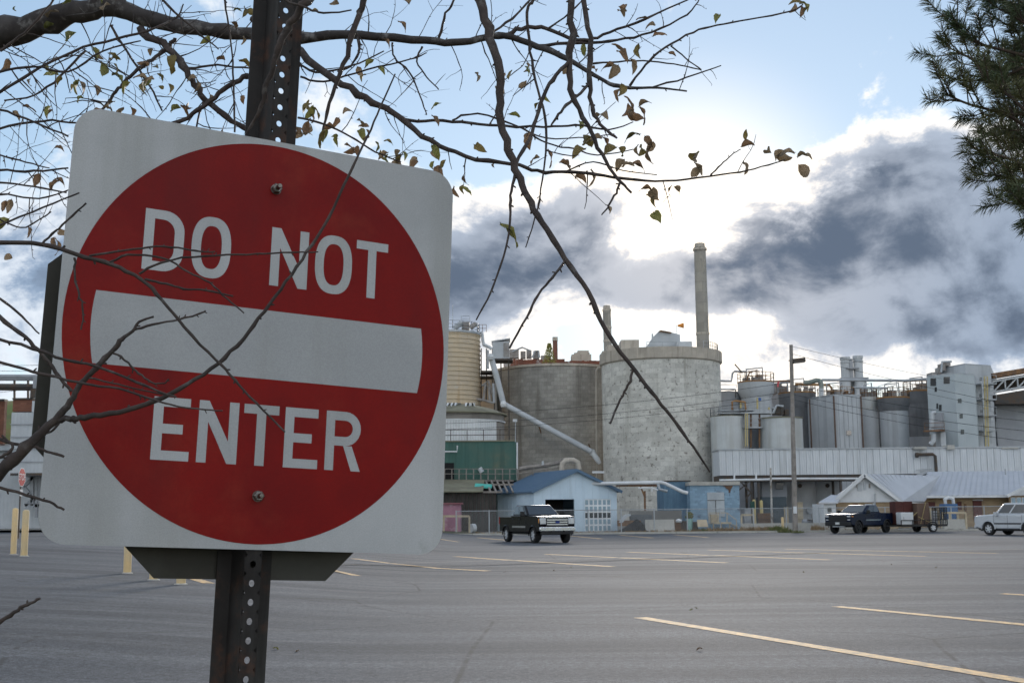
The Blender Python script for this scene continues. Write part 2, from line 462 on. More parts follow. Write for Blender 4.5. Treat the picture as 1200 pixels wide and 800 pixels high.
def glyph(ch, x0, x1, z0, z1):
    m = MB(); wd = 0.70; hb = 0.66; W_ = x1 - x0; H = z1 - z0
    P = lambda pts: m.poly([sp(x0 + x, z0 + z, YL) for x, z in pts])
    def ring(outer, inner, closed=True):
        n = len(outer); vs = [sp(x0 + x, z0 + z, YL) for x, z in outer + inner]
        m.add(vs, [(i, (i + 1) % n, n + (i + 1) % n, n + i) for i in range(n if closed else n - 1)])
    if ch == 'N':
        P([(0, 0), (wd, 0), (wd, H * 0.66), (W_ - wd * 1.02, 0), (W_, 0), (W_, H), (W_ - wd, H), (W_ - wd, H * 0.36), (wd * 1.02, H), (0, H)])
    elif ch == 'T':
        c = W_ / 2
        P([(c - wd / 2, 0), (c + wd / 2, 0), (c + wd / 2, H - hb), (W_, H - hb), (W_, H), (0, H), (0, H - hb), (c - wd / 2, H - hb)])
    elif ch == 'E':
        a, b = H / 2 - hb / 2, H / 2 + hb / 2
        P([(0, 0), (W_, 0), (W_, hb), (wd, hb), (wd, a), (W_ * 0.80, a), (W_ * 0.80, b), (wd, b), (wd, H - hb), (W_ * 0.97, H - hb), (W_ * 0.97, H), (0, H)])
    elif ch == 'O':
        def oval(ins):
            a, b = W_ / 2 - ins, H / 2 + 0.06 - ins * 0.95; out = []
            for i in range(48):
                t = 2 * math.pi * i / 48; c, s = math.cos(t), math.sin(t)
                out.append((W_ / 2 + a * math.copysign(abs(c) ** 0.80, c), H / 2 + b * math.copysign(abs(s) ** 0.80, s)))
            return out
        ring(oval(0), oval(wd))
    elif ch == 'D':
        def d(ins):
            r = 1.45 - ins * 0.8; pts = [(ins, ins * 0.94), ]
            for a0, cz in ((-90, ins * 0.94 + r), (0, H - ins * 0.94 - r)):
                for i in range(9):
                    a = R(a0 + 90 * i / 8); pts.append((W_ - ins - r + r * math.cos(a), cz + r * math.sin(a)))
            pts.append((ins, H - ins * 0.94)); return pts
        ring(d(0), d(wd))
    elif ch == 'R':
        zb = H * 0.42; rr = (H - zb) / 2; wr = W_ * 0.98
        def bowl(ins):
            r = rr - ins * 0.94; pts = [(wd if ins else 0, zb + ins * 0.94)]
            if not ins: pts[0] = (0, zb)
            for i in range(13):
                a = R(-90 + 180 * i / 12); pts.append((wr - rr + r * math.cos(a) * (1 if not ins else 1), zb + rr + r * math.sin(a)))
            pts.append((wd if ins else 0, H - ins * 0.94)); return pts
        ring(bowl(0), bowl(wd))
        P([(0, 0), (wd, 0), (wd, zb), (0, zb)])
        P([(W_ - wd * 1.06, 0), (W_, 0), (W_ * 0.74, zb), (W_ * 0.74 - wd * 1.0, zb)])
    return m
ROW1 = [('D', -9.57, -6.68), ('O', -6.11, -3.17), ('N', -0.10, 2.85), ('O', 3.43, 6.45), ('T', 6.78, 9.44)]
ROW2 = [('E', -7.93, -5.25), ('N', -4.70, -1.77), ('T', -1.39, 1.27), ('E', 1.76, 4.42), ('R', 4.99, 7.86)]
for row, z0, z1 in ((ROW1, 4.02, 8.40), (ROW2, -9.13, -4.79)):
    for ch, x0, x1 in row:
        glyph(ch, x0, x1, z0, z1).build('letter', M_sheet, panel, True, fix=False)
# bolts: washer, nut and a stub of thread
for z in (11.3, -11.27):
    b0 = MB().cyl(sp(0, z, 0.03), sp(0, z, -0.0022), 0.0100, n=24).build('bolt', M_bolt, sign, True)
    MB().tube([sp(0, z, -0.0022), sp(0, z, -0.0115), sp(0, z, -0.013)], [0.0096, 0.0096, 0.0080], 6).build('nut', M_bolt, b0, True)
    MB().tube([sp(0, z, -0.012), sp(0, z, -0.026), sp(0, z, -0.0275)], [0.0046, 0.0046, 0.0038], 14).build('thread', M_bolt, b0, True)

# U-channel post: web with real holes, side walls, wings
def post_mesh(h):
    m = MB(); t = 0.0035
    y0 = TH + 0.001
    hx, hw, wy = 0.0155, 0.050, 0.050          # half web, half overall, depth
    pitch = 1.3 * IN; n = int(h / pitch)
    off = (LP + 11.3 * IN) % pitch
    r = 0.0054
    # front and back faces of the web, as ring quads round every hole
    for (yy) in (y0, y0 + t):
        for i in range(n):
            zc = off + i * pitch
            outer, inner = [], []
            for q in range(16):
                a = 2 * math.pi * q / 16 + math.pi / 16
                c, s = math.cos(a), math.sin(a); f = 1 / max(abs(c), abs(s))
                outer.append(Vector((hx * c * f, yy, zc + pitch / 2 * s * f)))
                inner.append(Vector((r * c, yy, zc + r * s * 1.15)))
            m.add(outer + inner, [(j, (j + 1) % 16, 16 + (j + 1) % 16, 16 + j) for j in range(16)])
    for i in range(n):
        zc = off + i * pitch
        ring_ = [Vector((r * math.cos(2 * math.pi * q / 16 + math.pi / 16), yy, zc + r * 1.15 * math.sin(2 * math.pi * q / 16 + math.pi / 16))) for yy in (y0, y0 + t) for q in range(16)]
        m.add(ring_, [(j, (j + 1) % 16, 16 + (j + 1) % 16, 16 + j) for j in range(16)])
    z0, z1 = off - pitch / 2, off + (n - 0.5) * pitch
    for s in (1, -1):
        pr = [(hx, y0), (hx + 0.010, y0 + wy), (hw, y0 + wy + 0.004), (hw, y0 + wy + 0.004 + t), (hx + 0.007, y0 + wy + t), (hx - t, y0 + t)]
        m.prism([Vector((s * x, y, z0)) for x, y in pr], (0, 0, z1 - z0))
    return m
post_mesh(LP + 1.05).build('post', M_postm, sign, True, fix=True)
# the octagonal sign fixed to the other side of the post, seen from its back
oc = []
for i in range(8):
    a = R(22.5 + 45 * i); oc.append((15 / math.cos(R(22.5)) * math.cos(a), -2.1 + 15 / math.cos(R(22.5)) * math.sin(a)))
ob = MB().prism([sp(x / SXF, z, 0.066) for x, z in oc], (0, 0.003, 0)).build('octagonal_panel', M_back, sign, True)
ob['label'] = 'bare dark back of an octagonal sign behind the post'
MB().poly([sp(x / SXF * 0.985, -2.1 + (z + 2.1) * 0.985, 0.0696) for x, z in oc]).build('red_face', M_red, ob, True)
for z in (6.0, -10.0):
    MB().cyl(sp(0, z, 0.072), sp(0, z, 0.05), 0.008, n=12).build('bolt', M_bolt, sign, True)
# ------------------------------------------------------------------ the nearly bare tree whose branches hang round the sign
rng = random.Random(7)
M_bark = mat('twig_bark', (0.066, 0.049, 0.043), (0.034, 0.026, 0.024), 26, 0.8, spots=(40, 0.52, 0.7, (0.13, 0.12, 0.115), 0.6), bump=0.0012, bscale=180, grain=0.2)
M_bark2 = mat('limb_bark', (0.065, 0.057, 0.055), (0.036, 0.030, 0.029), 13, 0.85, spots=(24, 0.52, 0.66, (0.20, 0.19, 0.185), 0.8), bump=0.004, bscale=70, grain=0.2)
def leaf_mat(name, c1, c2):
    m = bpy.data.materials.new(name); m.use_nodes = True
    t = m.node_tree; k = NT(t); b = t.nodes['Principled BSDF']
    P = k.n('ShaderNodeTexCoord').outputs['Object']; oi = k.n('ShaderNodeObjectInfo')
    Q = k.vm('ADD', P, k.vm('SCALE', (3, 5, 2)))
    c = k.mix(k.step(k.noise(Q, 55, 4, 0.6), 0.4, 0.62), c1, c2)
    c = k.mix(k.m('MULTIPLY', oi.outputs['Random'], 0.6), c, tuple(x * 0.55 for x in c1))
    t.links.new(c, b.inputs['Base Color']); b.inputs['Roughness'].default_value = 0.6
    tr = k.n('ShaderNodeBsdfTranslucent'); t.links.new(c, tr.inputs[0])
    mx = k.n('ShaderNodeMixShader'); mx.inputs[0].default_value = 0.35
    t.links.new(b.outputs[0], mx.inputs[1]); t.links.new(tr.outputs[0], mx.inputs[2])
    t.links.new(mx.outputs[0], t.nodes['Material Output'].inputs[0])
    return m
LEAFM = [leaf_mat('olive_leaf', (0.16, 0.14, 0.045), (0.16, 0.105, 0.045)), leaf_mat('brown_leaf', (0.20, 0.125, 0.07), (0.14, 0.085, 0.05)),
         leaf_mat('tan_leaf', (0.25, 0.19, 0.12), (0.16, 0.11, 0.07)), leaf_mat('green_leaf', (0.17, 0.19, 0.05), (0.16, 0.13, 0.045))]
def leaf_mesh(seed, m):
    r = random.Random(seed); mb = MB(); n = 9; L = 1.0; wd = r.uniform(0.19, 0.30)
    curl = r.uniform(0.5, 1.8); fold = r.uniform(0.2, 0.9); tw = r.uniform(-0.8, 0.8)
    rows = []
    for i in range(n + 1):
        t = i / n
        wid = wd * math.sin(math.pi * min(1, t ** 0.8)) ** 0.8 * (1 + r.uniform(-0.12, 0.12)) if 0 < i < n else 0.012
        a = curl * (t - 0.2); x = L * (math.sin(a) / curl if curl else t); z = -L * (1 - math.cos(a)) / curl
        row = []
        for s in (-1, -0.5, 0, 0.5, 1):
            y = wid * s; zz = z + abs(s) * wid * fold + 0.05 * math.sin(9 * t + 3 * s + seed)
            ang_ = tw * t
            row.append(Vector((x + 0.2, y * math.cos(ang_) - (zz - z) * math.sin(ang_), z + y * math.sin(ang_) + (zz - z) * math.cos(ang_))))
        rows.append(row)
    mb.v = [p for rw in rows for p in rw]
    mb.f = [(i * 5 + j, i * 5 + j + 1, (i + 1) * 5 + j + 1, (i + 1) * 5 + j) for i in range(n) for j in range(4)]
    mb.tube([(-0.05, 0, 0.03), (0.1, 0, 0), (0.22, 0, 0)], [0.012, 0.012, 0.01], 4)
    return mb.data('leaf', m, None, 80)
LEAVES = [leaf_mesh(i, LEAFM[i % 4]) for i in range(16)]

tree = T('bare_tree', 'nearly bare deciduous tree reaching over the red and white sign, few brown leaves left', 'tree', (-2.5, 3.1, 0))
TL = Vector(tree.location)
def smooth_pts(P, sub):
    out = []
    n = len(P)
    for i in range(n - 1):
        a, b, c, d = P[max(i - 1, 0)], P[i], P[i + 1], P[min(i + 2, n - 1)]
        for j in range(sub):
            t = j / sub
            out.append(tuple(0.5 * ((2 * b[k]) + (-a[k] + c[k]) * t + (2 * a[k] - 5 * b[k] + 4 * c[k] - d[k]) * t * t + (-a[k] + 3 * b[k] - 3 * c[k] + d[k]) * t ** 3) for k in range(4)))
    out.append(tuple(P[-1])); return out
VIEW = Vector((0, 1, 0.1))
def spur(mb, p, d, L, r, depth=1, leaf=0.0):
    """a crooked side twig with buds"""
    n = max(3, int(L / 0.016)); pts = [p]; rad = [r]; dd = d.normalized(); bend = Vector((rng.gauss(0, 1), rng.gauss(0, .5), rng.gauss(0.1, 1))) * 0.05
    for i in range(n):
        dd = (dd + bend + Vector((rng.gauss(0, .11), rng.gauss(0, .06), rng.gauss(0, .11)))).normalized()
        pts.append(pts[-1] + dd * (L / n)); q = r * (1 - 0.55 * (i + 1) / n)
        rad.append(q * (1.35 if rng.random() < 0.28 else 1))
    mb.tube(pts, rad, 5)
    for i in range(1, len(pts)):
        if rng.random() < 0.22:                      # bud
            s = rng.choice((-1, 1)); x = dd.cross(VIEW).normalized() * s
            b0 = pts[i]; e = (x + dd * 0.8).normalized() * rng.uniform(0.003, 0.006)
            mb.tube([b0, b0 + e * 0.6, b0 + e], [rad[i] * 0.9, rad[i] * 1.1, rad[i] * 0.3], 4)
        if depth > 0 and rng.random() < 0.13:
            s = rng.choice((-1, 1)); x = (dd.cross(VIEW).normalized() * s + dd * rng.uniform(0.4, 1.2)).normalized()
            spur(mb, pts[i], x, L * rng.uniform(0.25, 0.55), rad[i] * 0.75, depth - 1, leaf)
    if rng.random() < leaf: add_leaf(pts[-1], dd)
    return pts[-1]
NLEAF = [0]
def add_leaf(p, d=None, size=None, kind=None):
    if NLEAF[0] > 280: return
    NLEAF[0] += 1
    me = LEAVES[kind if kind is not None else rng.randrange(16)]
    d = d if d is not None else Vector((rng.gauss(0, 1), rng.gauss(0, .5), rng.gauss(-.5, 1)))
    d = (d.normalized() + Vector((rng.gauss(0, .5), rng.gauss(0, .4), rng.gauss(-0.25, .5)))).normalized()
    q = d.to_track_quat('X', 'Z').to_matrix() @ Matrix.Rotation(rng.uniform(-1.4, 1.4), 3, 'X')
    s = (size or rng.uniform(0.022, 0.042)) * 1.0
    inst(me, 'leaf', tree, p - TL, q.to_euler(), (s, s, s))
BR = []
def br(pts, twigs=0.0, tl=(0.05, 0.16), leaf=0.0, sub=4, bark=None, jit=0.35, lean=0.7, start=None, knots=0.2, n=7):
    """pts: (u, v, depth, thickness in px); twigs per metre; start: extra 3-D points (p, radius) off frame"""
    P = []
    for (u, v, Y, dpx) in pts:
        p = at(u, v, Y); P.append((p.x, p.y, p.z, dpx * 0.45 * (p - EYE).length / FPX))
    P = smooth_pts(P, sub)
    Q = []
    for i, (x, y, z, r) in enumerate(P):
        j = jit * r if 0 < i < len(P) - 1 else 0
        Q.append((Vector((x + rng.gauss(0, j), y + rng.gauss(0, j), z + rng.gauss(0, j))), r * (1 + (rng.uniform(0.1, 0.3) if rng.random() < knots else rng.uniform(-.05, .05)))))
    if start: Q = [(Vector(p), r) for p, r in start] + Q
    mb = MB().tube([p for p, r in Q], [r for p, r in Q], n)
    first = len(start) if start else 0
    for i in range(first, len(Q) - 1):
        a, b = Q[i][0], Q[i + 1][0]; seg = (b - a).length
        k = twigs * seg; k = int(k) + (rng.random() < k - int(k))
        for _ in range(k):
            t = rng.random(); p = a.lerp(b, t); d = (b - a).normalized(); s = rng.choice((-1, 1))
            side = d.cross(VIEW).normalized() * s
            dd = (side * rng.uniform(0.5, 1.1) + d * rng.uniform(0.1, 1.2) * lean + Vector((0, rng.gauss(0, .35), 0))).normalized()
            spur(mb, p, dd, rng.uniform(*tl), min(Q[i][1] * 0.55, rng.uniform(0.0008, 0.0018)), 1, leaf)
        if rng.random() < 0.16:                      # buds and short spurs
            d = (b - a).normalized(); side = d.cross(VIEW).normalized() * rng.choice((-1, 1))
            e = (side + d * 0.6).normalized() * (Q[i][1] + rng.uniform(0.002, 0.006)); w_ = min(Q[i][1] * 0.6, 0.0020)
            mb.tube([a, a + e * 0.8, a + e], [w_, w_, w_ * 0.4], 5)
    BR.append([p for p, r in Q[first:]])
    return mb.build('branch', bark or M_bark, tree, sharp=60, fix=False)

# trunk and the limbs that lead from it, out of frame, to the branches in view
tp = [(-2.5, 3.1, -0.1), (-2.5, 3.1, 0.1), (-2.52, 3.12, 0.6), (-2.47, 3.08, 1.2), (-2.42, 3.1, 1.9), (-2.38, 3.06, 2.6), (-2.34, 3.0, 3.2), (-2.25, 3.0, 3.9), (-2.3, 3.1, 4.6)]
MB().tube(tp, [0.17, 0.135, 0.115, 0.11, 0.10, 0.085, 0.062, 0.04, 0.015], 14).build('trunk', M_bark2, tree, sharp=60)
upl = [((-2.36, 3.03, 2.9), .035), ((-1.8, 2.7, 3.2), .030), ((-1.1, 2.45, 3.3), .026), ((-0.4, 2.2, 3.25), .02), ((0.2, 2.1, 3.1), .014), ((0.55, 2.1, 2.95), .009)]
MB().tube([p for p, r in upl], [r for p, r in upl], 9).build('branch', M_bark2, tree, sharp=60)
low = [((-2.45, 3.08, 1.35), .022), ((-1.9, 2.5, 1.38), .018), ((-1.3, 1.95, 1.5), .013), ((-0.95, 1.78, 1.60), .0105)]
low2 = [((-2.42, 3.06, 1.75), .02), ((-1.8, 2.4, 1.85), .014), ((-1.1, 1.95, 2.0), .009)]
A0 = [((-2.40, 3.06, 2.30), .045), ((-1.9, 3.0, 2.5), .04), ((-1.5, 2.92, 2.62), .036)]
br([(-40, 55, 2.9, 32), (0, 42, 2.9, 31), (40, 31, 2.88, 30), (85, 13, 2.86, 27), (130, 8, 2.85, 24), (165, 20, 2.85, 21), (230, 33, 2.85, 17), (295, 41, 2.85, 15), (350, 45, 2.85, 13), (420, 41, 2.82, 11),
    (499, 48, 2.8, 9.5), (536, 50, 2.8, 9), (567, 45, 2.8, 8.5), (591, 42, 2.8, 8), (630, 54, 2.78, 7.5), (658, 66, 2.75, 7), (689, 84, 2.75, 5.5), (714, 98, 2.72, 4.6), (738, 103, 2.7, 4), (770, 103, 2.7, 3), (805, 107, 2.7, 1.8)],
   twigs=18, leaf=0.07, bark=M_bark2, start=A0, n=10, jit=0.12)
br([(591, 42, 2.8, 6), (612, 33, 2.8, 5.5), (640, 33, 2.8, 5), (665, 45, 2.78, 4.6), (690, 47, 2.75, 4.2), (714, 38, 2.74, 3.6), (756, 23, 2.7, 2.8), (805, 0, 2.7, 2), (830, -15, 2.7, 1.6)], 9, leaf=0.15)
br([(630, 54, 2.78, 4.5), (682, 51, 2.76, 4), (724, 47, 2.74, 3.2), (763, 38, 2.72, 2.6), (805, 17, 2.7, 2), (819, 0, 2.7, 1.6)], 8, leaf=0.12)
br([(738, 101, 2.7, 3), (756, 77, 2.68, 3), (780, 56, 2.66, 2.8), (812, 38, 2.65, 2.5), (840, 30, 2.64, 2.3), (878, 23, 2.62, 2), (928, 13, 2.6, 1.8), (941, 5, 2.6, 1.6)], 4, (0.02, .07), knots=.3)
br([(763, 103, 2.7, 2.4), (805, 91, 2.7, 2), (845, 77, 2.7, 1.4)], 4, (.02, .06))
br([(693, 75, 2.75, 2.4), (725, 72, 2.74, 2.2), (763, 72, 2.72, 2), (798, 77, 2.7, 1.7), (822, 82, 2.7, 1.3)], 5, (.02, .06))
br([(786, 54, 2.66, 2), (803, 68, 2.66, 1.8), (822, 82, 2.66, 1.4)], 3, (.02, .05))
# the second limb, running down behind the post to the far right tip
br([(296, 22, 2.86, 9), (349, 60, 2.8, 10), (399, 98, 2.72, 9), (436, 119, 2.68, 8), (467, 137, 2.65, 7.5), (505, 165, 2.6, 6.5), (545, 183, 2.55, 5.5), (598, 192, 2.5, 5), (630, 201, 2.5, 4.5), (668, 201, 2.48, 4.2), (707, 206, 2.46, 3.8),
    (756, 212, 2.45, 3.2), (805, 210, 2.44, 2.6), (857, 203, 2.43, 2.2), (892, 196, 2.42, 1.8), (920, 187, 2.42, 1.5)], 9, (.03, .11), leaf=0.16)
br([(833, 205, 2.43, 2), (845, 193, 2.43, 1.8), (857, 182, 2.43, 1.5), (868, 175, 2.43, 1.2)], 0)
br([(470, 140, 2.64, 4.5), (490, 142, 2.64, 4), (530, 142, 2.62, 4), (574, 147, 2.6, 3.6), (637, 149, 2.6, 3), (675, 147, 2.6, 2.6), (714, 152, 2.58, 2), (742, 143, 2.58, 1.4)], 9, (.03, .1), leaf=0.25)
br([(530, 141, 2.62, 2.6), (560, 133, 2.62, 2.4), (612, 150, 2.6, 2.4), (640, 168, 2.6, 2.2), (675, 175, 2.6, 2), (700, 182, 2.6, 1.8), (742, 175, 2.6, 1.4)], 8, (.03, .1), leaf=0.35)
br([(612, 150, 2.6, 2), (640, 162, 2.58, 1.8), (690, 161, 2.57, 1.5), (720, 157, 2.57, 1.2)], 8, (.03, .09), leaf=0.3)
br([(665, 200, 2.48, 2), (695, 190, 2.47, 1.8), (730, 200, 2.47, 1.6), (770, 205, 2.46, 1.3)], 6, (.03, .07), leaf=0.4)
# the long hanging branch and its twigs
UP = Vector(upl[4][0])
br([(545, -45, 2.06, 12), (562, 0, 2.0, 11.5), (574, 45, 1.98, 11), (586, 84, 1.96, 11), (586, 132, 1.95, 10.5), (596, 174, 1.94, 10), (606, 203, 1.94, 10), (618, 231, 1.93, 8.5), (635, 260, 1.92, 7.5), (663, 304, 1.91, 6.8), (689, 341, 1.9, 6.2), (710, 387, 1.9, 5.8), (744, 434, 1.89, 5.2),
    (769, 466, 1.88, 4.6), (791, 494, 1.88, 4), (812, 523, 1.87, 3.2), (832, 553, 1.87, 2.4)], 0, start=[(UP, .0085)], n=9, jit=0.22)
br([(662, 306, 1.91, 3.6), (648, 325, 1.9, 3.4), (631, 345, 1.9, 3.2), (618, 371, 1.89, 3), (597, 408, 1.88, 2.6)], 0)
br([(742, 433, 1.89, 3.4), (736, 452, 1.89, 3.2), (727, 468, 1.89, 3), (715, 496, 1.88, 2.6)], 0)
br([(606, 200, 1.94, 4), (599, 224, 1.94, 3.6), (598, 248, 1.94, 3.2), (594, 287, 1.93, 2.8), (576, 340, 1.92, 2.4), (558, 375, 1.92, 2)], 0)
br([(633, 225, 2.1, 2), (632, 238, 2.1, 2), (625, 262, 2.1, 1.8), (616, 290, 2.1, 1.4)], 0)
br([(673, -30, 2.08, 9), (670, 0, 2.06, 8.5), (668, 52, 2.05, 8), (667, 88, 2.05, 7.2), (674, 119, 2.04, 6.4), (693, 157, 2.03, 5.6), (710, 189, 2.02, 4.8), (728, 213, 2.02, 4), (740, 226, 2.02, 2.6)], 1.5, (.015, .04), start=[(UP, .007)])
br([(728, 213, 2.02, 3), (722, 226, 2.02, 3), (714, 240, 2.02, 2.6), (705, 252, 2.02, 1.6)], 0, jit=.6)
br([(682, -30, 2.2, 7.5), (684, 0, 2.18, 7), (691, 45, 2.16, 6.6), (691, 95, 2.15, 6), (695, 130, 2.14, 5), (707, 150, 2.13, 4), (723, 162, 2.12, 2.6)], 2, (.015, .05), start=[(UP, .006)])
br([(667, 72, 2.05, 5), (647, 94, 2.04, 5), (633, 122, 2.03, 5), (623, 157, 2.0, 4.6), (605, 192, 1.95, 4.4)], 1, (.015, .04))
br([(690, 99, 2.15, 4), (668, 119, 2.12, 3.8), (655, 134, 2.1, 3.4), (646, 147, 2.1, 2.4)], 2, (.015, .04))
br([(628, -25, 2.3, 4), (625, 0, 2.3, 4), (618, 14, 2.3, 3.8), (621, 60, 2.3, 3.6), (630, 105, 2.28, 3.2), (640, 147, 2.27, 2.8), (636, 210, 2.26, 2.2), (630, 245, 2.26, 1.6)], 3, (.02, .07), start=[(UP, .004)])
br([(575, 40, 2.0, 3.2), (600, 22, 2.02, 2.8), (622, 0, 2.05, 2.4), (640, -15, 2.05, 2)], 4, (.02, .06))
br([(640, 35, 2.5, 2.2), (668, 15, 2.5, 2), (690, -8, 2.5, 1.6)], 5, (.02, .07), leaf=.2)
# twig across the face of the post, and the one right of it
br([(372, -20, 2.12, 11), (361, 0, 2.12, 10.5), (348, 17, 2.12, 9.5), (334, 42, 2.13, 8.5), (321, 74, 2.14, 7.5), (312, 102, 2.15, 6.5), (302, 132, 2.165, 5), (288, 158, 2.175, 2.6)], 0, start=[(upl[3][0], .008)])
br([(435, -30, 2.35, 8.5), (427, 0, 2.35, 8), (417, 28, 2.35, 7.2), (402, 78, 2.34, 6), (386, 122, 2.33, 4.4), (378, 153, 2.33, 2.4)], 1.2, (.02, .05), start=[(upl[3][0], .008)])
br([(335, 0, 2.1, 3), (360, 9, 2.1, 3), (380, 15, 2.1, 2.6), (412, 12, 2.1, 1.8)], 0, jit=.6)
# twigs of the left tangle, behind the sign
L1 = [[(165, 34, 2.84, 11), (190, 52, 2.8, 9), (210, 71, 2.78, 8.5), (224, 95, 2.76, 8), (240, 116, 2.75, 7.5), (270, 142, 2.74, 6.5), (300, 158, 2.74, 5), (330, 180, 2.72, 4)],
      [(300, 85, 2.7, 7.5), (285, 92, 2.7, 7), (262, 105, 2.7, 6.5), (240, 124, 2.7, 6), (210, 142, 2.7, 5), (180, 156, 2.7, 3)],
      [(205, 45, 2.8, 5), (195, 58, 2.8, 5), (178, 70, 2.78, 4.6), (161, 82, 2.76, 4.4), (146, 96, 2.75, 4), (136, 108, 2.74, 4), (122, 125, 2.74, 3.4), (110, 140, 2.74, 3)],
      [(-20, 118, 2.6, 3.4), (0, 108, 2.6, 3.2), (60, 72, 2.6, 3), (110, 52, 2.62, 3), (160, 40, 2.65, 3), (205, 22, 2.7, 2.4), (215, 5, 2.7, 1.6)],
      [(-20, 92, 2.5, 3), (0, 84, 2.5, 3), (40, 78, 2.5, 2.6), (80, 84, 2.5, 2.4), (120, 60, 2.52, 2.2), (165, 48, 2.55, 1.6)],
      [(-20, 158, 2.7, 3), (0, 150, 2.7, 3), (50, 142, 2.7, 2.6), (90, 144, 2.7, 2.2), (115, 136, 2.7, 1.6)],
      [(-20, 122, 2.55, 3), (0, 128, 2.55, 3), (40, 143, 2.56, 2.6), (80, 160, 2.56, 2)],
      [(-20, 200, 2.65, 3), (0, 199, 2.65, 3), (40, 201, 2.65, 2.8), (80, 197, 2.65, 2)],
      [(-20, 216, 2.6, 2.6), (0, 214, 2.6, 2.6), (40, 219, 2.6, 2.2), (78, 226, 2.6, 1.6)],
      [(-20, 178, 2.6, 2.2), (0, 182, 2.6, 2.2), (30, 190, 2.6, 2), (58, 197, 2.6, 1.4)],
      [(-20, 230, 2.4, 2.6), (10, 228, 2.4, 2.4), (45, 233, 2.4, 2), (82, 222, 2.4, 1.5)],
      [(0, 60, 2.4, 3.4), (22, 44, 2.4, 3.2), (45, 22, 2.4, 2.8), (62, 0, 2.4, 2.4), (70, -15, 2.4, 2)],
      [(180, -10, 2.5, 3), (205, 15, 2.5, 2.8), (235, 40, 2.5, 2.4), (256, 58, 2.5, 1.6)],
      [(262, -10, 2.6, 2.6), (266, 20, 2.6, 2.4), (272, 60, 2.6, 2.2), (274, 110, 2.6, 2.6), (275, 155, 2.6, 2.6)],
      [(100, 60, 2.75, 3), (70, 90, 2.74, 2.6), (40, 112, 2.73, 2.2), (5, 118, 2.72, 1.8)],
      [(222, 80, 2.75, 3), (255, 77, 2.74, 2.6), (292, 80, 2.74, 2)],
      [(240, 116, 2.75, 2.8), (232, 140, 2.74, 2.4), (228, 165, 2.74, 2)],
      [(130, 30, 2.85, 3), (150, 62, 2.84, 2.6), (175, 100, 2.8, 2.4), (190, 130, 2.8, 2)],
      [(352, 90, 2.8, 3), (380, 96, 2.8, 2.6), (430, 82, 2.78, 2.2), (480, 70, 2.76, 1.8), (500, 62, 2.76, 1.4)],
      [(345, 72, 2.8, 3), (370, 85, 2.8, 2.8), (410, 78, 2.8, 2.4), (450, 60, 2.8, 1.6)],
      [(349, 138, 2.5, 3), (380, 146, 2.5, 2.8), (410, 160, 2.5, 2.4), (440, 178, 2.5, 2.2), (470, 190, 2.5, 1.8)],
      [(420, 41, 2.82, 3.6), (420, 62, 2.8, 3.2), (410, 78, 2.8, 2.6), (395, 84, 2.8, 1.8)],
      [(515, 48, 2.8, 3.4), (520, 22, 2.78, 3.2), (532, 2, 2.76, 3), (540, -15, 2.76, 2.6)],
      [(495, 55, 2.8, 2.6), (488, 72, 2.8, 2.4), (500, 90, 2.8, 2), (514, 105, 2.8, 1.6)],
      [(460, 50, 2.8, 2.6), (462, 68, 2.8, 2.4), (480, 85, 2.8, 2.2), (495, 120, 2.78, 2), (500, 135, 2.78, 1.5)]]
for i, p in enumerate(L1):
    br(p, 32 if i < 18 else 15, (0.03, 0.15), leaf=0.10, n=6)
# the low branch that crosses in front of the sign
FR = 1.78
def fr(pts, Y0=FR, **kw):
    return br([(u, v, Y0 + (q[3] if len(q) > 3 else 0), d) for q in pts for (u, v, d) in [q[:3]]], **kw)
fr([(-20, 572, 15), (0, 553, 14.5), (30, 525, 13), (65, 492, 10), (82, 470, 7.5), (95, 450, 7), (113, 430, 6.5), (132, 411, 6), (143, 397, 5), (155, 388, 4), (163, 377, 3.4), (180, 371, 2.4)], start=low, n=9, jit=.2)
fr([(65, 492, 8), (82, 491, 7.2), (100, 489, 7), (140, 482, 6.6), (180, 470, 6), (220, 450, 5.6), (255, 426, 5.2, .02), (285, 397, 5, .03), (310, 365, 4.6, .04), (335, 330, 4.2, .05), (360, 295, 4, .07), (385, 255, 3.6, .09), (408, 206, 3.2, .10), (430, 162, 2.8, .12), (446, 125, 2.4, .13), (463, 87, 1.8, .15)], n=8, jit=.25)
fr([(155, 387, 3), (180, 380, 2.8), (210, 374, 2.5), (230, 369, 2.2), (241, 364, 1.8)])
fr([(133, 414, 2.8), (150, 425, 2.6), (162, 437, 2.5), (178, 447, 2.3), (192, 449, 2), (198, 444, 1.6)], jit=.6)
fr([(-20, 350, 5), (0, 371, 5), (30, 395, 4.8), (50, 415, 4.6), (65, 435, 4.4), (84, 458, 4)], Y0=1.8, start=[((-1.2, 1.95, 1.99), .006)])
fr([(-15, 394, 4), (0, 397, 4), (50, 412, 3.8), (80, 422, 3.6), (110, 428, 3.4), (160, 447, 3), (190, 460, 2.6), (207, 465, 2)], Y0=1.74, start=[((-1.0, 1.85, 1.85), .004)])
fr([(-15, 420, 4), (0, 425, 3.8), (40, 436, 3.6), (90, 448, 3.4), (140, 456, 3), (170, 465, 2.8), (200, 474, 2.5), (240, 480, 2.2), (261, 481, 1.7)], Y0=1.72, start=[((-1.0, 1.82, 1.8), .004)])
fr([(105, 443, 2.4), (130, 448, 2.2), (165, 457, 2), (205, 464, 1.7)], Y0=1.74)
fr([(-20, 287, 6), (0, 285, 5.8), (50, 286, 5.5), (90, 298, 5.2), (130, 310, 5), (165, 326, 4.6), (190, 352, 4.2), (225, 393, 3.8), (260, 428, 3.4), (275, 445, 3.2), (300, 472, 2.8), (334, 506, 2.2)], start=low2, jit=.25)
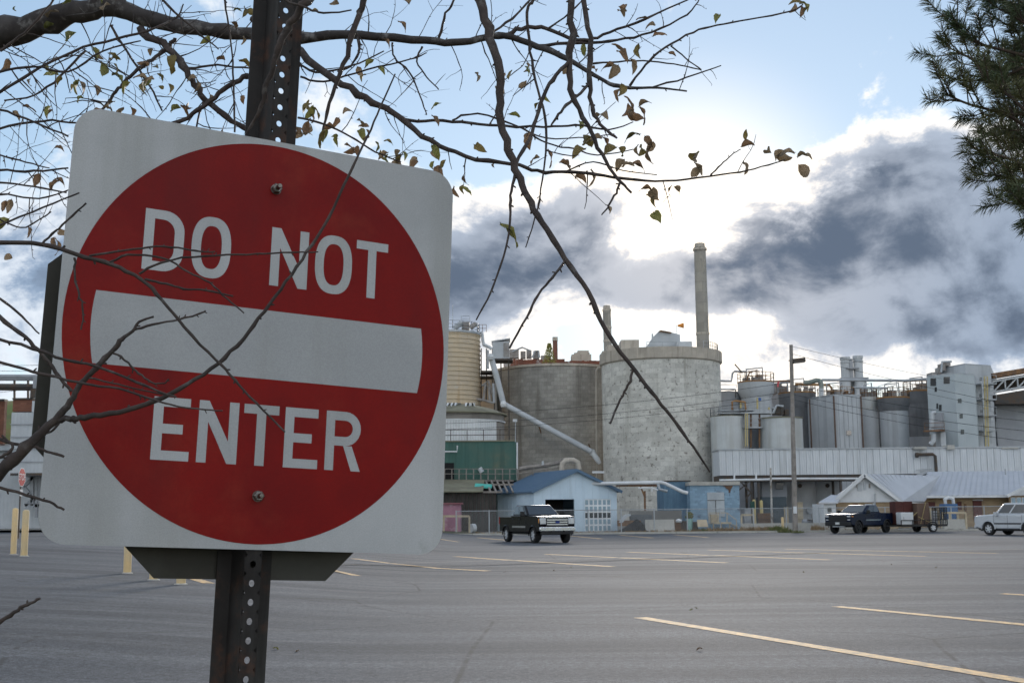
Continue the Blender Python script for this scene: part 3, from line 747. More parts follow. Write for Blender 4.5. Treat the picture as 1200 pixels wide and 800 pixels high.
fr([(105, 300, 3), (130, 296, 2.8), (165, 291, 2.6), (200, 289, 2.4), (230, 294, 2.2), (252, 295, 1.8)])
fr([(127, 309, 3), (150, 299, 2.8), (190, 302, 2.6), (220, 318, 2.4), (246, 332, 2.3), (266, 350, 2.2), (286, 367, 1.8)])
fr([(163, 321, 2.8), (190, 307, 2.7), (240, 300, 2.6), (290, 298, 2.4), (330, 296, 2.2), (373, 295, 1.8)])
fr([(170, 327, 3), (195, 333, 2.8), (215, 338, 2.6), (240, 340, 2.4), (273, 347, 2)])
fr([(87, 302, 2.6), (88, 325, 2.6), (93, 345, 2.6), (97, 362, 2.4), (95, 386, 1.9)], jit=.6)
fr([(50, 285, 3), (65, 270, 2.8), (80, 257, 2.6), (101, 238, 2)])
fr([(-10, 270, 2.6), (0, 264, 2.6), (50, 243, 2.4), (93, 226, 1.8)])
fr([(-10, 252, 2.2), (10, 262, 2), (30, 266, 1.8), (60, 248, 1.5)], Y0=2.1, twigs=6, tl=(.02, .06), leaf=.3)
fr([(-10, 512, 4.5), (0, 515, 4.2), (35, 523, 3.8), (55, 528, 3.4), (75, 535, 3)], start=[((-.9, 1.8, 1.72), .004)])
fr([(-10, 568, 4), (0, 571, 3.8), (40, 583, 3.4), (58, 588, 3.2), (75, 597, 2.8)], start=[((-.9, 1.8, 1.62), .004)])
fr([(-10, 540, 4), (5, 532, 4), (15, 523, 3.6), (2, 510, 2.6)], Y0=1.7)
fr([(-10, 345, 3), (0, 350, 3), (25, 370, 2.6), (46, 391, 1.8)], Y0=2.0)
fr([(-25, 742, 5.5), (0, 729, 5), (22, 713, 4.6), (32, 708, 4), (47, 701, 3)], Y0=1.5, start=[((-1.3, 1.9, 1.3), .009), ((-.9, 1.6, 1.28), .006)])
fr([(70, 494, 3), (60, 505, 2.8), (42, 510, 2)], jit=.4)
# leaves that hang where the photograph shows them
def leaves_at(spots, Y, lo=0.026, hi=0.042, kinds=None):
    for (u, v, *r) in spots:
        for _ in range(r[0] if r else 1):
            p = at(u + rng.gauss(0, 3), v + rng.gauss(0, 3), Y + rng.uniform(-.05, .05))
            add_leaf(p, None, rng.uniform(lo, hi), rng.choice(kinds) if kinds else None)
leaves_at([(55, 86), (60, 130, 2), (15, 130), (75, 88, 2), (92, 95, 2), (12, 72), (122, 70, 2), (132, 62), (130, 88), (100, 110), (115, 122), (148, 122, 2), (138, 118), (155, 98), (172, 92, 3), (183, 88, 2), (203, 90), (195, 98), (233, 93), (265, 70), (12, 12),
           (282, 66), (285, 8, 2), (6, 232), (12, 238), (70, 212, 2), (65, 268), (66, 280, 2), (15, 305), (35, 262), (215, 125, 2)], 2.7, 0.026, 0.044)
leaves_at([(366, 118, 2), (366, 130, 3), (360, 142, 2), (352, 156, 3), (382, 152, 3), (395, 158, 2), (400, 133, 2), (425, 152, 3), (432, 145), (418, 172, 2), (448, 168, 2), (455, 182, 2), (470, 180, 2), (462, 185), (488, 186, 2), (505, 172, 2), (513, 190, 2), (525, 182), (440, 165), (410, 168),
           (560, 172), (540, 218, 2), (548, 205), (585, 186), (610, 138), (612, 75, 2), (565, 86), (590, 90), (580, 98), (595, 95), (508, 124), (510, 135), (445, 50), (393, 4), (478, 5)], 2.55, 0.024, 0.042)
leaves_at([(585, 262)], 1.95, 0.05, 0.055, [3, 7])
leaves_at([(725, 55), (722, 75, 2), (738, 72, 2), (728, 98, 2), (740, 128, 3), (750, 122, 2), (732, 137), (752, 158, 2), (748, 168, 2), (765, 168, 2), (727, 170, 2), (690, 172, 3), (705, 160, 2), (695, 195), (628, 182), (616, 160), (640, 172), (655, 190), (677, 205), (731, 190, 2), (742, 190),
           (765, 225, 2), (788, 217, 2), (815, 185, 3), (820, 195, 2), (762, 228), (695, 137)], 2.5, 0.028, 0.046, [1, 2, 5, 6, 9, 10, 0])
leaves_at([(905, 178, 2), (916, 170), (930, 183, 2), (934, 190), (868, 173), (870, 188)], 2.42, 0.03, 0.042, [2, 6, 10, 1])
leaves_at([(935, 5, 3), (945, 8, 2), (760, 25), (765, 30), (815, 3), (838, 15), (726, 8), (722, 12)], 2.6, 0.026, 0.04)

# ------------------------------------------------------------------ pine at the right edge
prng = random.Random(11)
M_needle = mat('pine_needles', (0.050, 0.078, 0.036), (0.105, 0.100, 0.04), 3, 0.55, grain=0.15)
M_pbark = mat('pine_bark', (0.10, 0.07, 0.05), (0.05, 0.035, 0.03), 9, 0.9, bump=0.006, bscale=40)
pine = T('pine_tree', 'dark green long-needled pine hanging its boughs over the parking lot', 'pine tree', (4.6, 6.4, 0))
MB().tube([(4.6, 6.4, -0.1), (4.6, 6.4, 0.2), (4.62, 6.42, 2), (4.56, 6.4, 4), (4.6, 6.4, 6.5), (4.6, 6.4, 8.5)], [0.26, 0.2, 0.17, 0.14, 0.08, 0.02], 14).build('trunk', M_pbark, pine, sharp=60)
def needles(mb, p, d, L):
    """a shoot clothed with needles that point outwards and forwards"""
    n = int(L / 0.0011)
    x, y = basis(d)
    for i in range(n):
        t = i / n; a = prng.uniform(0, 6.283)
        out = x * math.cos(a) + y * math.sin(a)
        dd = (d * prng.uniform(0.35, 1.0) + out * prng.uniform(0.6, 1.0) + Vector((0, 0, -0.06))).normalized()
        b = p + d * (L * t) + out * 0.003; ln = prng.uniform(0.045, 0.075)
        s = dd.cross(Vector((prng.gauss(0, 1), prng.gauss(0, 1), prng.gauss(0, 1)))).normalized() * 0.0015
        e = b + dd * ln + Vector((0, 0, -0.006))
        m_ = b + dd * ln * 0.55
        mb.add([b - s, b + s, m_ + s, m_ - s, e], [(0, 1, 2, 3), (3, 2, 4)])
wood = None
def bough(pts, side=10, sl=(0.10, 0.22), seed=0):
    P = [at(u, v, Y) for (u, v, Y) in pts]
    P4 = smooth_pts([(p.x, p.y, p.z, 0.011 * (1 - 0.8 * i / (len(P) - 1)) + 0.002) for i, p in enumerate(P)], 5)
    pts3 = [Vector(q[:3]) for q in P4]
    wood = MB().tube(pts3, [q[3] for q in P4], 7); nd = MB()
    for i in range(2, len(pts3) - 1):
        for _ in range(2 if prng.random() < side / 20 else 1):
            if prng.random() > side / 10: continue
            d = (pts3[i + 1] - pts3[i]).normalized(); x, y = basis(d); a = prng.uniform(0, 6.283)
            dd = (d * prng.uniform(0.5, 1.1) + (x * math.cos(a) + y * math.sin(a)) * 0.8 + Vector((0, 0, 0.25))).normalized()
            L = prng.uniform(*sl); p = pts3[i]
            mid = p + dd * L * 0.5; e = mid + (dd + Vector((0, 0, .35))).normalized() * L * 0.5
            wood.tube([p, mid, e], [.0035, .003, .0022], 5)
            needles(nd, mid, (e - mid).normalized(), L * 0.5)
    e = pts3[-1]; d = (pts3[-1] - pts3[-4]).normalized()
    needles(nd, pts3[-4], d, (e - pts3[-4]).length + 0.02)
    b = wood.build('bough', M_pbark, pine, sharp=60, fix=False)
    o = nd.build('needles', M_needle, b, sharp=None, fix=False); o['kind'] = 'stuff'
Yp = 5.6
BOUGHS = [[(1420, 90, 6.2), (1300, 72, 6.0), (1200, 70, Yp), (1150, 60, Yp), (1110, 47, Yp), (1084, 18, Yp)],
          [(1420, 60, 6.2), (1260, 95, 5.9), (1180, 78, Yp), (1140, 92, Yp), (1110, 70, Yp), (1092, 62, Yp)],
          [(1420, 130, 6.2), (1280, 150, 5.8), (1200, 160, 5.5), (1150, 135, 5.5), (1105, 122, 5.5), (1078, 110, 5.5)],
          [(1420, 130, 6.2), (1280, 160, 5.8), (1190, 140, 5.4), (1150, 110, 5.4), (1120, 92, 5.4)],
          [(1420, 160, 6.2), (1290, 190, 5.8), (1200, 200, 5.5), (1150, 185, 5.5), (1118, 178, 5.5)],
          [(1420, 190, 6.2), (1290, 225, 5.8), (1215, 225, 5.5), (1165, 212, 5.5), (1135, 205, 5.5)],
          [(1430, 210, 6.2), (1300, 255, 5.7), (1230, 262, 5.4), (1190, 250, 5.4), (1168, 238, 5.4)],
          [(1430, 230, 6.2), (1310, 280, 5.7), (1240, 290, 5.4), (1205, 270, 5.4)],
          [(1420, 20, 6.2), (1300, 15, 6.0), (1200, 15, 5.7), (1160, 5, 5.7), (1125, -6, 5.7)],
          [(1420, 0, 6.2), (1300, 30, 5.9), (1215, 45, 5.5), (1175, 30, 5.5), (1150, 12, 5.5)],
          [(1420, 120, 6.2), (1300, 110, 6.0), (1220, 115, 5.8), (1180, 108, 5.8), (1160, 90, 5.8)],
          [(1420, 150, 6.2), (1290, 180, 5.9), (1225, 180, 5.7), (1170, 165, 5.7), (1145, 150, 5.7)],
          [(1420, 40, 6.3), (1300, 45, 6.3), (1230, 70, 6.1), (1195, 100, 6.1), (1180, 130, 6.1)],
          [(1420, 90, 6.5), (1300, 130, 6.4), (1230, 200, 6.2), (1200, 225, 6.2), (1180, 235, 6.2)],
          [(1420, -80, 6.3), (1320, -60, 6.1), (1240, -20, 5.9), (1205, 15, 5.9), (1180, 35, 5.9)],
          [(1420, -60, 6.3), (1320, -60, 6.1), (1240, -40, 5.9), (1180, -35, 5.9), (1140, -20, 5.9)]]
for v0, v1 in ((10, 40), (45, 75), (80, 60), (110, 140), (140, 120), (170, 190), (200, 175), (225, 235), (150, 165), (60, 100)):
    BOUGHS.append([(1430, v0, 6.6), (1330, v0 + 10, 6.4), (1250, (v0 + v1) / 2, 6.2), (1200, v1, 6.1), (1160, v1 - 8, 6.1)])
for i, b in enumerate(BOUGHS): bough([(u + 30, v, Y) for u, v, Y in b], 9 if i != 0 else 7, seed=i)
# ------------------------------------------------------------------ the mill yard
frng = random.Random(23)
M_conc = mat('pale_concrete', (0.46, 0.44, 0.40), (0.38, 0.37, 0.34), 0.5, 0.9, streak=((0.20, 0.19, 0.17), 0.35, 0.8, 0.52), grain=0.15, bscale=9, bump=0.02)
M_gravel = mat('yard_gravel', (0.24, 0.23, 0.21), (0.17, 0.16, 0.14), 0.5, 0.95, bump=0.03, bscale=14, grain=0.2)
M_galv = mat('galvanised_steel', (0.42, 0.44, 0.46), (0.33, 0.35, 0.37), 1.2, 0.5, 0.35)
M_dsteel = mat('dark_steel', (0.07, 0.07, 0.07), (0.10, 0.07, 0.05), 2, 0.7, 0.2)
M_rust = mat('rusty_steel', (0.22, 0.12, 0.06), (0.13, 0.08, 0.055), 1.5, 0.85, spots=(2.5, 0.5, 0.7, (0.30, 0.17, 0.08), 0.8))
M_ypaint = mat('safety_yellow', (0.52, 0.42, 0.18), (0.44, 0.36, 0.18), 2, 0.6)
M_boll = mat('bollard_yellow', (0.68, 0.49, 0.25), (0.60, 0.46, 0.27), 3, 0.6, streak=((0.35, 0.28, 0.2), 0.4, 6, 0.55))
M_wood = mat('pale_timber', (0.52, 0.44, 0.32), (0.42, 0.35, 0.25), 2, 0.85)
M_polew = mat('weathered_pole_wood', (0.30, 0.27, 0.245), (0.20, 0.18, 0.16), 2, 0.9, streak=((0.12, 0.105, 0.095), 0.6, 9, 0.5))
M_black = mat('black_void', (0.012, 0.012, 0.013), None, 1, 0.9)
M_white = mat('white_paint', (0.68, 0.69, 0.70), (0.58, 0.59, 0.60), 0.8, 0.6, streak=((0.42, 0.41, 0.39), 0.3, 1.2, 0.55))
M_glass = mat('window_glass', (0.035, 0.042, 0.05), (0.02, 0.024, 0.028), 0.7, 0.12, spec=0.8)

def px(Y): return Y / FPX * 1.0            # metres per pixel at depth Y
def rect(u0, v0, u1, v1, Y):
    a, b = at(u0, (v0 + v1) / 2, Y), at(u1, (v0 + v1) / 2, Y); um = (u0 + u1) / 2
    return a.x, b.x, at(um, v1, Y).z, at(um, v0, Y).z     # x0, x1, z0, z1
def P3(*q): return [at(u, v, Y) for (u, v, Y) in q]
def rail(parent, pts, h, r=0.03, mids=2, name='railing', m=None, gap=None):
    """a pipe railing along pts (3-D): posts, top rail and mid rails as one part"""
    mb = MB(); m = m or M_rust
    for a, b in zip(pts[:-1], pts[1:]):
        a, b = Vector(a), Vector(b)
        n = max(1, int(round((b - a).length / (gap or 1.6))))
        for i in range(n + 1):
            p = a.lerp(b, i / n); mb.cyl(p, p + Vector((0, 0, h)), r, n=5)
        for k in range(mids):
            z = Vector((0, 0, h * (k + 1) / mids)); mb.cyl(a + z, b + z, r, n=5)
    return mb.build(name, m, parent)
def ringpts(c, r, z, n=20, a0=0, a1=2 * math.pi):
    return [Vector((c[0] + r * math.cos(a0 + (a1 - a0) * i / n), c[1] + r * math.sin(a0 + (a1 - a0) * i / n), z)) for i in range(n + 1)]

# yard behind the kerb
m = MB().box(-14, 95, 90.25, 420, 0.004, 0.03)
tag(m.build('yard', M_gravel), kind='structure')
kb = T('kerb', None, None, (0, 90.1, 0)); tag(kb, kind='structure')
seg = MB().box(0, 2.96, 0, 0.28, 0, 0.15).data('kerb_stone', M_conc)
for i in range(36): inst(seg, 'kerb_stone', kb, (-12 + i * 3.0, 0, 0), (0, 0, 0.0))
# chain-link fence
def link_mat():
    m = bpy.data.materials.new('chain_link'); m.use_nodes = True; t = m.node_tree; k = NT(t); b = t.nodes['Principled BSDF']
    sp_ = k.n('ShaderNodeSeparateXYZ'); t.links.new(k.n('ShaderNodeTexCoord').outputs['Object'], sp_.inputs[0])
    a = k.m('FRACT', k.m('MULTIPLY', k.m('ADD', sp_.outputs[0], sp_.outputs[2]), 14.0))
    c = k.m('FRACT', k.m('MULTIPLY', k.m('SUBTRACT', sp_.outputs[0], sp_.outputs[2]), 14.0))
    f = k.m('MAXIMUM', k.m('LESS_THAN', a, 0.085), k.m('LESS_THAN', c, 0.085))
    b.inputs['Base Color'].default_value = (0.30, 0.31, 0.32, 1); b.inputs['Metallic'].default_value = 0.4; b.inputs['Roughness'].default_value = 0.5
    t.links.new(f, b.inputs['Alpha']); return m
M_link = link_mat()
FY = 97.0
fence = T('chain_link_fence', 'long grey chain-link fence between the parking lot and the mill', 'fence', (11.16, FY, 0))
fx0, fx1 = -5.0, 46.0
pm = MB().cyl((0, 0, 0), (0, 0, 1.86), 0.045, n=8).data('post', M_galv)
x = 11.16
posts = [11.16 + 2.62 * i for i in range(-6, 14)]
for x in posts: inst(pm, 'post', fence, (x - 11.16, 0, 0))
MB().cyl((posts[0], FY, 1.80), (posts[-1], FY, 1.80), 0.032, n=6).build('top_rail', M_galv, fence)
MB().poly([(posts[0], FY + 0.03, 0.06), (posts[-1], FY + 0.03, 0.06), (posts[-1], FY + 0.03, 1.8), (posts[0], FY + 0.03, 1.8)]).build('wire_mesh', M_link, fence)
# low concrete footing wall along the right half of the fence
x0, x1, _, _ = rect(868, 612, 1010, 620, 99)
tag(MB().box(x0, x1, 98.6, 99.0, 0.03, 0.62).build('low_concrete_wall', M_conc), 'low pale concrete wall behind the fence, beside the timber utility pole', 'wall')

# dry weeds along the fence foot
def weeds(spots, name, m, label):
    mb = MB()
    for (u, v, wpx, h, n) in spots:
        g = G(u, v)
        for _ in range(n):
            p = Vector((g.x + frng.gauss(0, wpx * px(g.y) * .5), min(g.y, 96) + frng.gauss(0, .35), 0.02)); d = Vector((frng.gauss(0, .4), frng.gauss(0, .4), 1)).normalized()
            L = h * frng.uniform(.4, 1.1); s = Vector((frng.gauss(0, 1), frng.gauss(0, 1), 0)).normalized() * 0.02
            mb.add([p - s, p + s, p + d * L * .6 + s * .7 + Vector((0, 0, -.02)), p + d * L + Vector((frng.gauss(0, .1), 0, 0))], [(0, 1, 2), (0, 2, 3)])
    o = mb.build(name, m, None, sharp=None, fix=False); tag(o, label, 'weeds', kind='stuff'); return o
M_dry = mat('dry_grass', (0.30, 0.22, 0.13), (0.20, 0.14, 0.09), 3, 0.9)
M_grn = mat('green_weeds', (0.09, 0.12, 0.04), (0.14, 0.13, 0.05), 3, 0.8)
weeds([(868, 621, 22, .45, 260), (885, 621, 12, .4, 120), (900, 622, 14, .35, 120), (944, 621, 9, .55, 120), (848, 622, 8, .4, 90), (815, 621.5, 26, .35, 200), (770, 621, 40, .25, 160), (985, 620, 30, .25, 120), (835, 622, 14, .4, 120), (700, 621, 60, .2, 150), (590, 623, 60, .2, 150), (1100, 619, 60, .2, 100)], 'dry_weeds', M_dry, 'dry brown weeds along the foot of the chain-link fence')
weeds([(912, 623.5, 8, .55, 160), (921, 624, 8, .4, 90), (934, 624.5, 8, .25, 80), (806, 621.5, 4, .3, 50)], 'green_weeds', M_grn, 'green weeds round the yellow bollard and pole foot')

# bollards
def bollard(u, v, h, r, label, group=None, slot=False):
    g = G(u, v); t = T('bollard', label, 'bollard', g, 0, group)
    MB().lathe([(r, -0.05), (r, h - r * 0.5), (r * 0.86, h - r * .2), (r * .5, h), (0.01, h + .01)], n=20).build('sleeve', M_boll, t, True)
    MB().lathe([(r * 1.5, -0.05), (r * 1.5, 0.02), (r * 1.01, 0.035)], n=16, closed=False).build('footing', M_conc, t, True)
    return g
GB = 'bollards in the row behind the big sign'
for (u, v, lab) in ((15.5, 650, 'yellow bollard of the pair before the small stop sign, the thinner one'), (28, 652, 'yellow bollard right at the foot of the small stop sign'), (149, 672, 'yellow bollard showing under the lower edge of the big sign, clear of its octagonal back'),
                    (180, 680, 'yellow bollard under the octagonal sign back, flanked by two bollards'), (212, 685, 'yellow bollard closest to the perforated sign post')):
    g = G(u, v); bollard(u, v, 53.5 * (g.y / FPX) if u < 40 else 1.32, {15.5: 3.3, 28: 3.8, 149: 4.4, 180: 4.8, 212: 5.3}[u] * g.y / FPX, lab, GB)
bollard(917.5, 623.2, 1.12, 0.10, 'single yellow bollard beside the foot of the timber utility pole')

# utility pole with flood light
pb = G(932, 624.3); top = at(927, 404, pb.y)
pole = T('utility_pole', 'tall weathered timber pole with a flood light near its top', 'utility pole', pb)
MB().tube([pb + Vector((0, 0, -.2)), pb.lerp(top, .5), top], [0.20, 0.165, 0.13], 12).build('shaft', M_polew, pole)
h0 = at(929, 423, pb.y)
lamp = MB().box(-0.05, 0.85, -0.2, 0.2, -0.14, 0.16, Matrix.Translation(h0 + Vector((.05, 0, 0))) @ Matrix.Rotation(-0.1, 4, 'Y')).build('flood_light', M_dsteel, pole)
MB().box(0.0, 0.8, -0.16, 0.16, -0.18, -0.145, Matrix.Translation(h0 + Vector((.05, 0, 0))) @ Matrix.Rotation(-0.1, 4, 'Y')).build('lens', M_glass, lamp)
MB().bar(h0 + Vector((-.3, 0, 0.05)), h0 + Vector((.1, 0, 0)), .08).build('bracket', M_dsteel, pole)
MB().box(-.12, .12, -.26, -.18, 0, .5, Matrix.Translation(pb + Vector((0, 0, 1.4)))).build('notice_plate', M_white, pole)
# overhead wires
M_wire = mat('wire', (0.02, 0.02, 0.02), None, 1, 0.6)
def wire(a, b, sag, label, r=0.014, n=14):
    a, b = at(*a), at(*b); mb = MB()
    mb.tube([a.lerp(b, i / n) - Vector((0, 0, 4 * sag * (i / n) * (1 - i / n))) for i in range(n + 1)], r, 4)
    return tag(mb.build('overhead_wire', M_wire), label, 'wire', 'overhead wires')
PY = pb.y
wire((930, 415, PY), (1290, 492, 74), .3, 'overhead wire leaving the pole just above its flood light to the right')
wire((929, 406, PY), (1290, 470, 120), .5, 'topmost overhead wire from the head of the timber pole')
for k, (v0, vl, vr) in enumerate(((447, 487, 500), (458, 497, 512), (464, 504, 526))):
    wire((929.5, v0, PY), (480, vl, 96), .5, ('highest', 'middle', 'lowest')[k] + ' of three wires sagging from the timber pole across the round concrete tanks')
    wire((929.5, v0 + 4, PY), (1290, vr, 74), .4, ('highest', 'middle', 'lowest')[k] + ' of three wires sagging from the timber pole across the grey tower')
wire((1050, 452, 110), (1290, 498, 74), .2, 'overhead wire crossing the upper half of the grey tower')

# ------------------------------------------------------------------ round tanks and silos
def drum(name, label, cat, u, v_top, half, Y, m, v_bot=None, prof=None, n=56, group=None, r=None):
    """a vertical drum; returns thing, centre, radius, top height"""
    c = at(u, v_top, Y); r = r or half * Y / FPX; zt = at(u, v_top, Y - r).z; c.z = zt; zb = at(u, v_bot, Y).z if v_bot else 0.0
    t = T(name, label, cat, (c.x, Y, zb if v_bot else 0.0), 0, group)
    sh = MB().lathe([(r * k, z if z >= 0 else zt + z) for k, z in prof] if prof else [(r, zb), (r, zt)], (c.x, Y), n).build('shell', m, t)
    return t, c, r, zt, sh
def hoops(parent, c, r, zs, w=0.12, d=0.05, m=None, name='hoops', n=56):
    mb = MB()
    for z in zs: mb.lathe([(r - .01, z - w / 2), (r + d, z - w / 2), (r + d, z + w / 2), (r - .01, z + w / 2)], (c.x, c.y), n, False)
    o = mb.build(name, m or M_galv, parent); return o

M_lt = mat('pale_block_tank', (0.72, 0.70, 0.645), (0.60, 0.58, 0.53), 0.35, 0.92, blocks=(7.2, 1.0, 0.56, 0.03, 0.80), streak=((0.26, 0.24, 0.20), 0.6, 1.1, 0.52), spots=(2.4, 0.565, 0.66, (0.20, 0.18, 0.155), 0.85), grain=0.14, bscale=6, bump=0.02)
M_dt = mat('stained_block_tank', (0.40, 0.38, 0.345), (0.29, 0.275, 0.25), 0.3, 0.95, blocks=(9.0, 0.9, 0.5, 0.03, 0.72), streak=((0.12, 0.105, 0.085), 0.65, 0.7, 0.47), spots=(0.25, 0.58, 0.75, (0.24, 0.16, 0.09), 0.4), grain=0.15, bscale=6, bump=0.02)
M_cap = mat('parapet_concrete', (0.50, 0.445, 0.375), (0.41, 0.365, 0.31), 0.8, 0.9, streak=((0.13, 0.11, 0.09), 0.6, 2, 0.5))
M_tan = mat('tan_silo', (0.56, 0.455, 0.32), (0.50, 0.42, 0.32), 0.4, 0.85, streak=((0.36, 0.21, 0.09), 0.55, 0.9, 0.5), spots=(0.5, 0.6, 0.75, (0.50, 0.50, 0.47), 0.6), grain=0.1)

# pale concrete tank with parapet
lt, c, r, zt, _ = drum('concrete_tank', 'wide pale concrete block tank with a brown parapet, standing before the tall chimney', 'tank', 773.5, 411, 69.5, 145, M_lt, n=96)
LTC, LTR, LTZ = c, r, zt
MB().lathe([(r + 0.02, zt - .9), (r + .22, zt - .75), (r + .22, zt + .5), (r - .1, zt + .5), (r - .1, zt - .2)], (c.x, 145), 96, False).build('parapet', M_cap, lt)
MB().lathe([(r - .1, zt - .25), (.05, zt + .1)], (c.x, 145), 64).build('roof', M_conc, lt)
mb = MB()
mb = MB()
for i in range(13):
    mb = MB(); a = -math.pi * (i + .5) / 13; p = Vector((c.x + (r + .235) * math.cos(a), 145 + (r + .235) * math.sin(a), zt - .72)); mb.box(-.06, .06, -.02, .02, 0, 1.2, Matrix.Translation(p) @ Matrix.Rotation(a + math.pi / 2, 4, 'Z')); mb.build('parapet_joint', M_cap, lt)
# plant on its roof
def boxthing(name, label, cat, u0, v0, u1, v1, Y, depth, m, group=None, grounded=False):
    x0, x1, z0, z1 = rect(u0, v0, u1, v1, Y)
    if grounded: z0 = 0
    t = T(name, label, cat, ((x0 + x1) / 2, Y, z0), 0, group)
    MB().box(x0, x1, Y, Y + depth, z0, z1).build('body', m, t); return t, x0, x1, z0, z1
M_ltg = mat('pale_metal', (0.50, 0.52, 0.54), (0.42, 0.44, 0.46), 0.6, 0.6)
hd = T('domed_hood', 'pale grey curved hood on the roof of the pale concrete tank', 'hood', at(778, 408, 147))
q = P3((758, 409, 145), (759, 404, 145), (765, 395, 145), (771, 389, 145), (775, 387.5, 145), (785, 389, 145), (797, 392, 145), (797, 409, 145))
MB().prism(q, (0, 4, 0)).build('hood_body', M_ltg, hd, sharp=20)
MB().prism(P3((772, 388, 144.6), (787, 390, 144.6), (787, 389, 144.6), (774, 386.6, 144.6)), (0, 4.8, 0)).build('hood_plate', M_rust, hd)
rail(hd, P3((758, 409, 144), (795, 409, 144)), .9, .035, m=M_galv)
MB().cyl(*P3((764.5, 398, 145), (764.5, 391, 145)), .1).build('vent_pipe', M_ltg, hd)
ws = T('wind_sock', 'small orange wind sock on a thin mast over the pale concrete tank', 'wind sock', at(792.5, 392, 146))
MB().cyl(*P3((792.5, 392, 146), (792.5, 380.5, 146)), .03).build('mast', M_galv, ws)
a, b = P3((794, 381.6, 146), (801, 381.3, 146)); MB().tube([a, b], [.10, .34], 10).build('sock', mat('orange_fabric', (0.75, 0.28, 0.05), None, 3, .8), ws)
boxthing('roof_cabin', 'small pale cabin on the tank roof between the hood and the chimney', 'cabin', 793, 400, 811, 409, 144, 3, M_ltg)
boxthing('roof_cabin', 'brown block cabin on the left side of the pale tank roof', 'cabin', 728, 398, 749, 411, 147, 3, M_cap)
t, *_ = boxthing('roof_duct', 'stepped brown duct at the left rim of the pale tank', 'duct', 706, 411, 722, 418, 150, 4, M_cap)
boxthing('roof_duct', 'low brown duct beside the left chimney foot', 'duct', 712, 404, 733, 412, 152, 3, M_cap)
rail(lt, ringpts((c.x, 145), r - .2, zt + .5, 10, R(-50), R(-10)), .9, .03, m=M_galv)

# chimneys
M_chim = mat('pale_chimney', (0.40, 0.37, 0.32), (0.33, 0.31, 0.28), 0.4, 0.9, streak=((0.22, 0.19, 0.16), 0.5, 1.5, 0.5), spots=(0.5, 0.62, 0.7, (0.16, 0.155, 0.15), 0.6), blocks=(1, 3, 1.6, 0.03, 0.7))
def chimney(label, u0, v0, u1, v1, w0, w1, Y, m=None, bands=()):
    a, b = at(u0, v0, Y), at(u1, v1, Y); t = T('chimney', label, 'chimney', (a.x, Y, 0))
    k = Y / FPX / 2
    pts = [Vector((a.x, Y, 0)), a, b]
    MB().tube(pts, [w0 * k, w0 * k, w1 * k], 24).build('flue', m or M_chim, t)
    mb = MB(); mb.tube([b - Vector((0, 0, .02)), b + Vector((0, 0, .5)), b + Vector((0, 0, .62))], [w1 * k * .9, w1 * k * .86, w1 * k * .80], 20); mb.build('flue_tip', M_cap if not m else m, t)
    for f in bands:
        p = a.lerp(b, f); MB().lathe([(k * w0 * 1.0, p.z - .15), (k * w0 * 1.08, p.z - .15), (k * w0 * 1.08, p.z + .15), (k * w0, p.z + .15)], (p.x, p.y), 24, False).build('band', M_cap, t)
    return t
chimney('tall pale chimney rising behind the pale concrete tank', 824, 409, 820, 290, 15, 14, 185, None, (.15, .98))
chimney('shorter grey chimney at the gap between the two concrete tanks', 712.5, 415, 711, 363, 9.6, 9.6, 175, None, (.3, .6, .99))
M_brick = mat('old_red_brick', (0.26, 0.095, 0.06), (0.20, 0.085, 0.06), 0.9, 0.9, blocks=(0, 0.5, 0.16, 0.015, 0.8), spots=(0.35, 0.56, 0.62, (0.45, 0.43, 0.41), 0.9))
x0, x1, z0, z1 = rect(648, 395, 653.5, 425, 178)
t = T('brick_chimney', 'small square red brick chimney beside the shrub on the stained tank', 'chimney', ((x0 + x1) / 2, 178, 0))
MB().box(x0, x1, 178, 178.8, 0, z1).build('stack', mat('chimney_brick', (0.27, 0.11, 0.075), (0.2, 0.1, .08), .6, .9, blocks=(0, .5, .16, .02, .8)), t)
MB().box(x0 - .04, x1 + .04, 177.95, 178.85, z1 - .5, z1 + .05).build('cap', M_cap, t)

# stained dark concrete tank
dt, c, r, zt, _ = drum('concrete_tank', 'wide dark stained concrete tank with broken brickwork along its rim', 'tank', 652, 425.5, 72.5, 160, M_dt, n=96)
MB().lathe([(r + .01, zt - .3), (r + .14, zt - .3), (r + .14, zt), (r - .3, zt)], (c.x, 160), 96, False).build('rim', M_cap, dt)
MB().lathe([(r, zt - .1), (.05, zt + .2)], (c.x, 160), 48).build('roof', M_cap, dt)
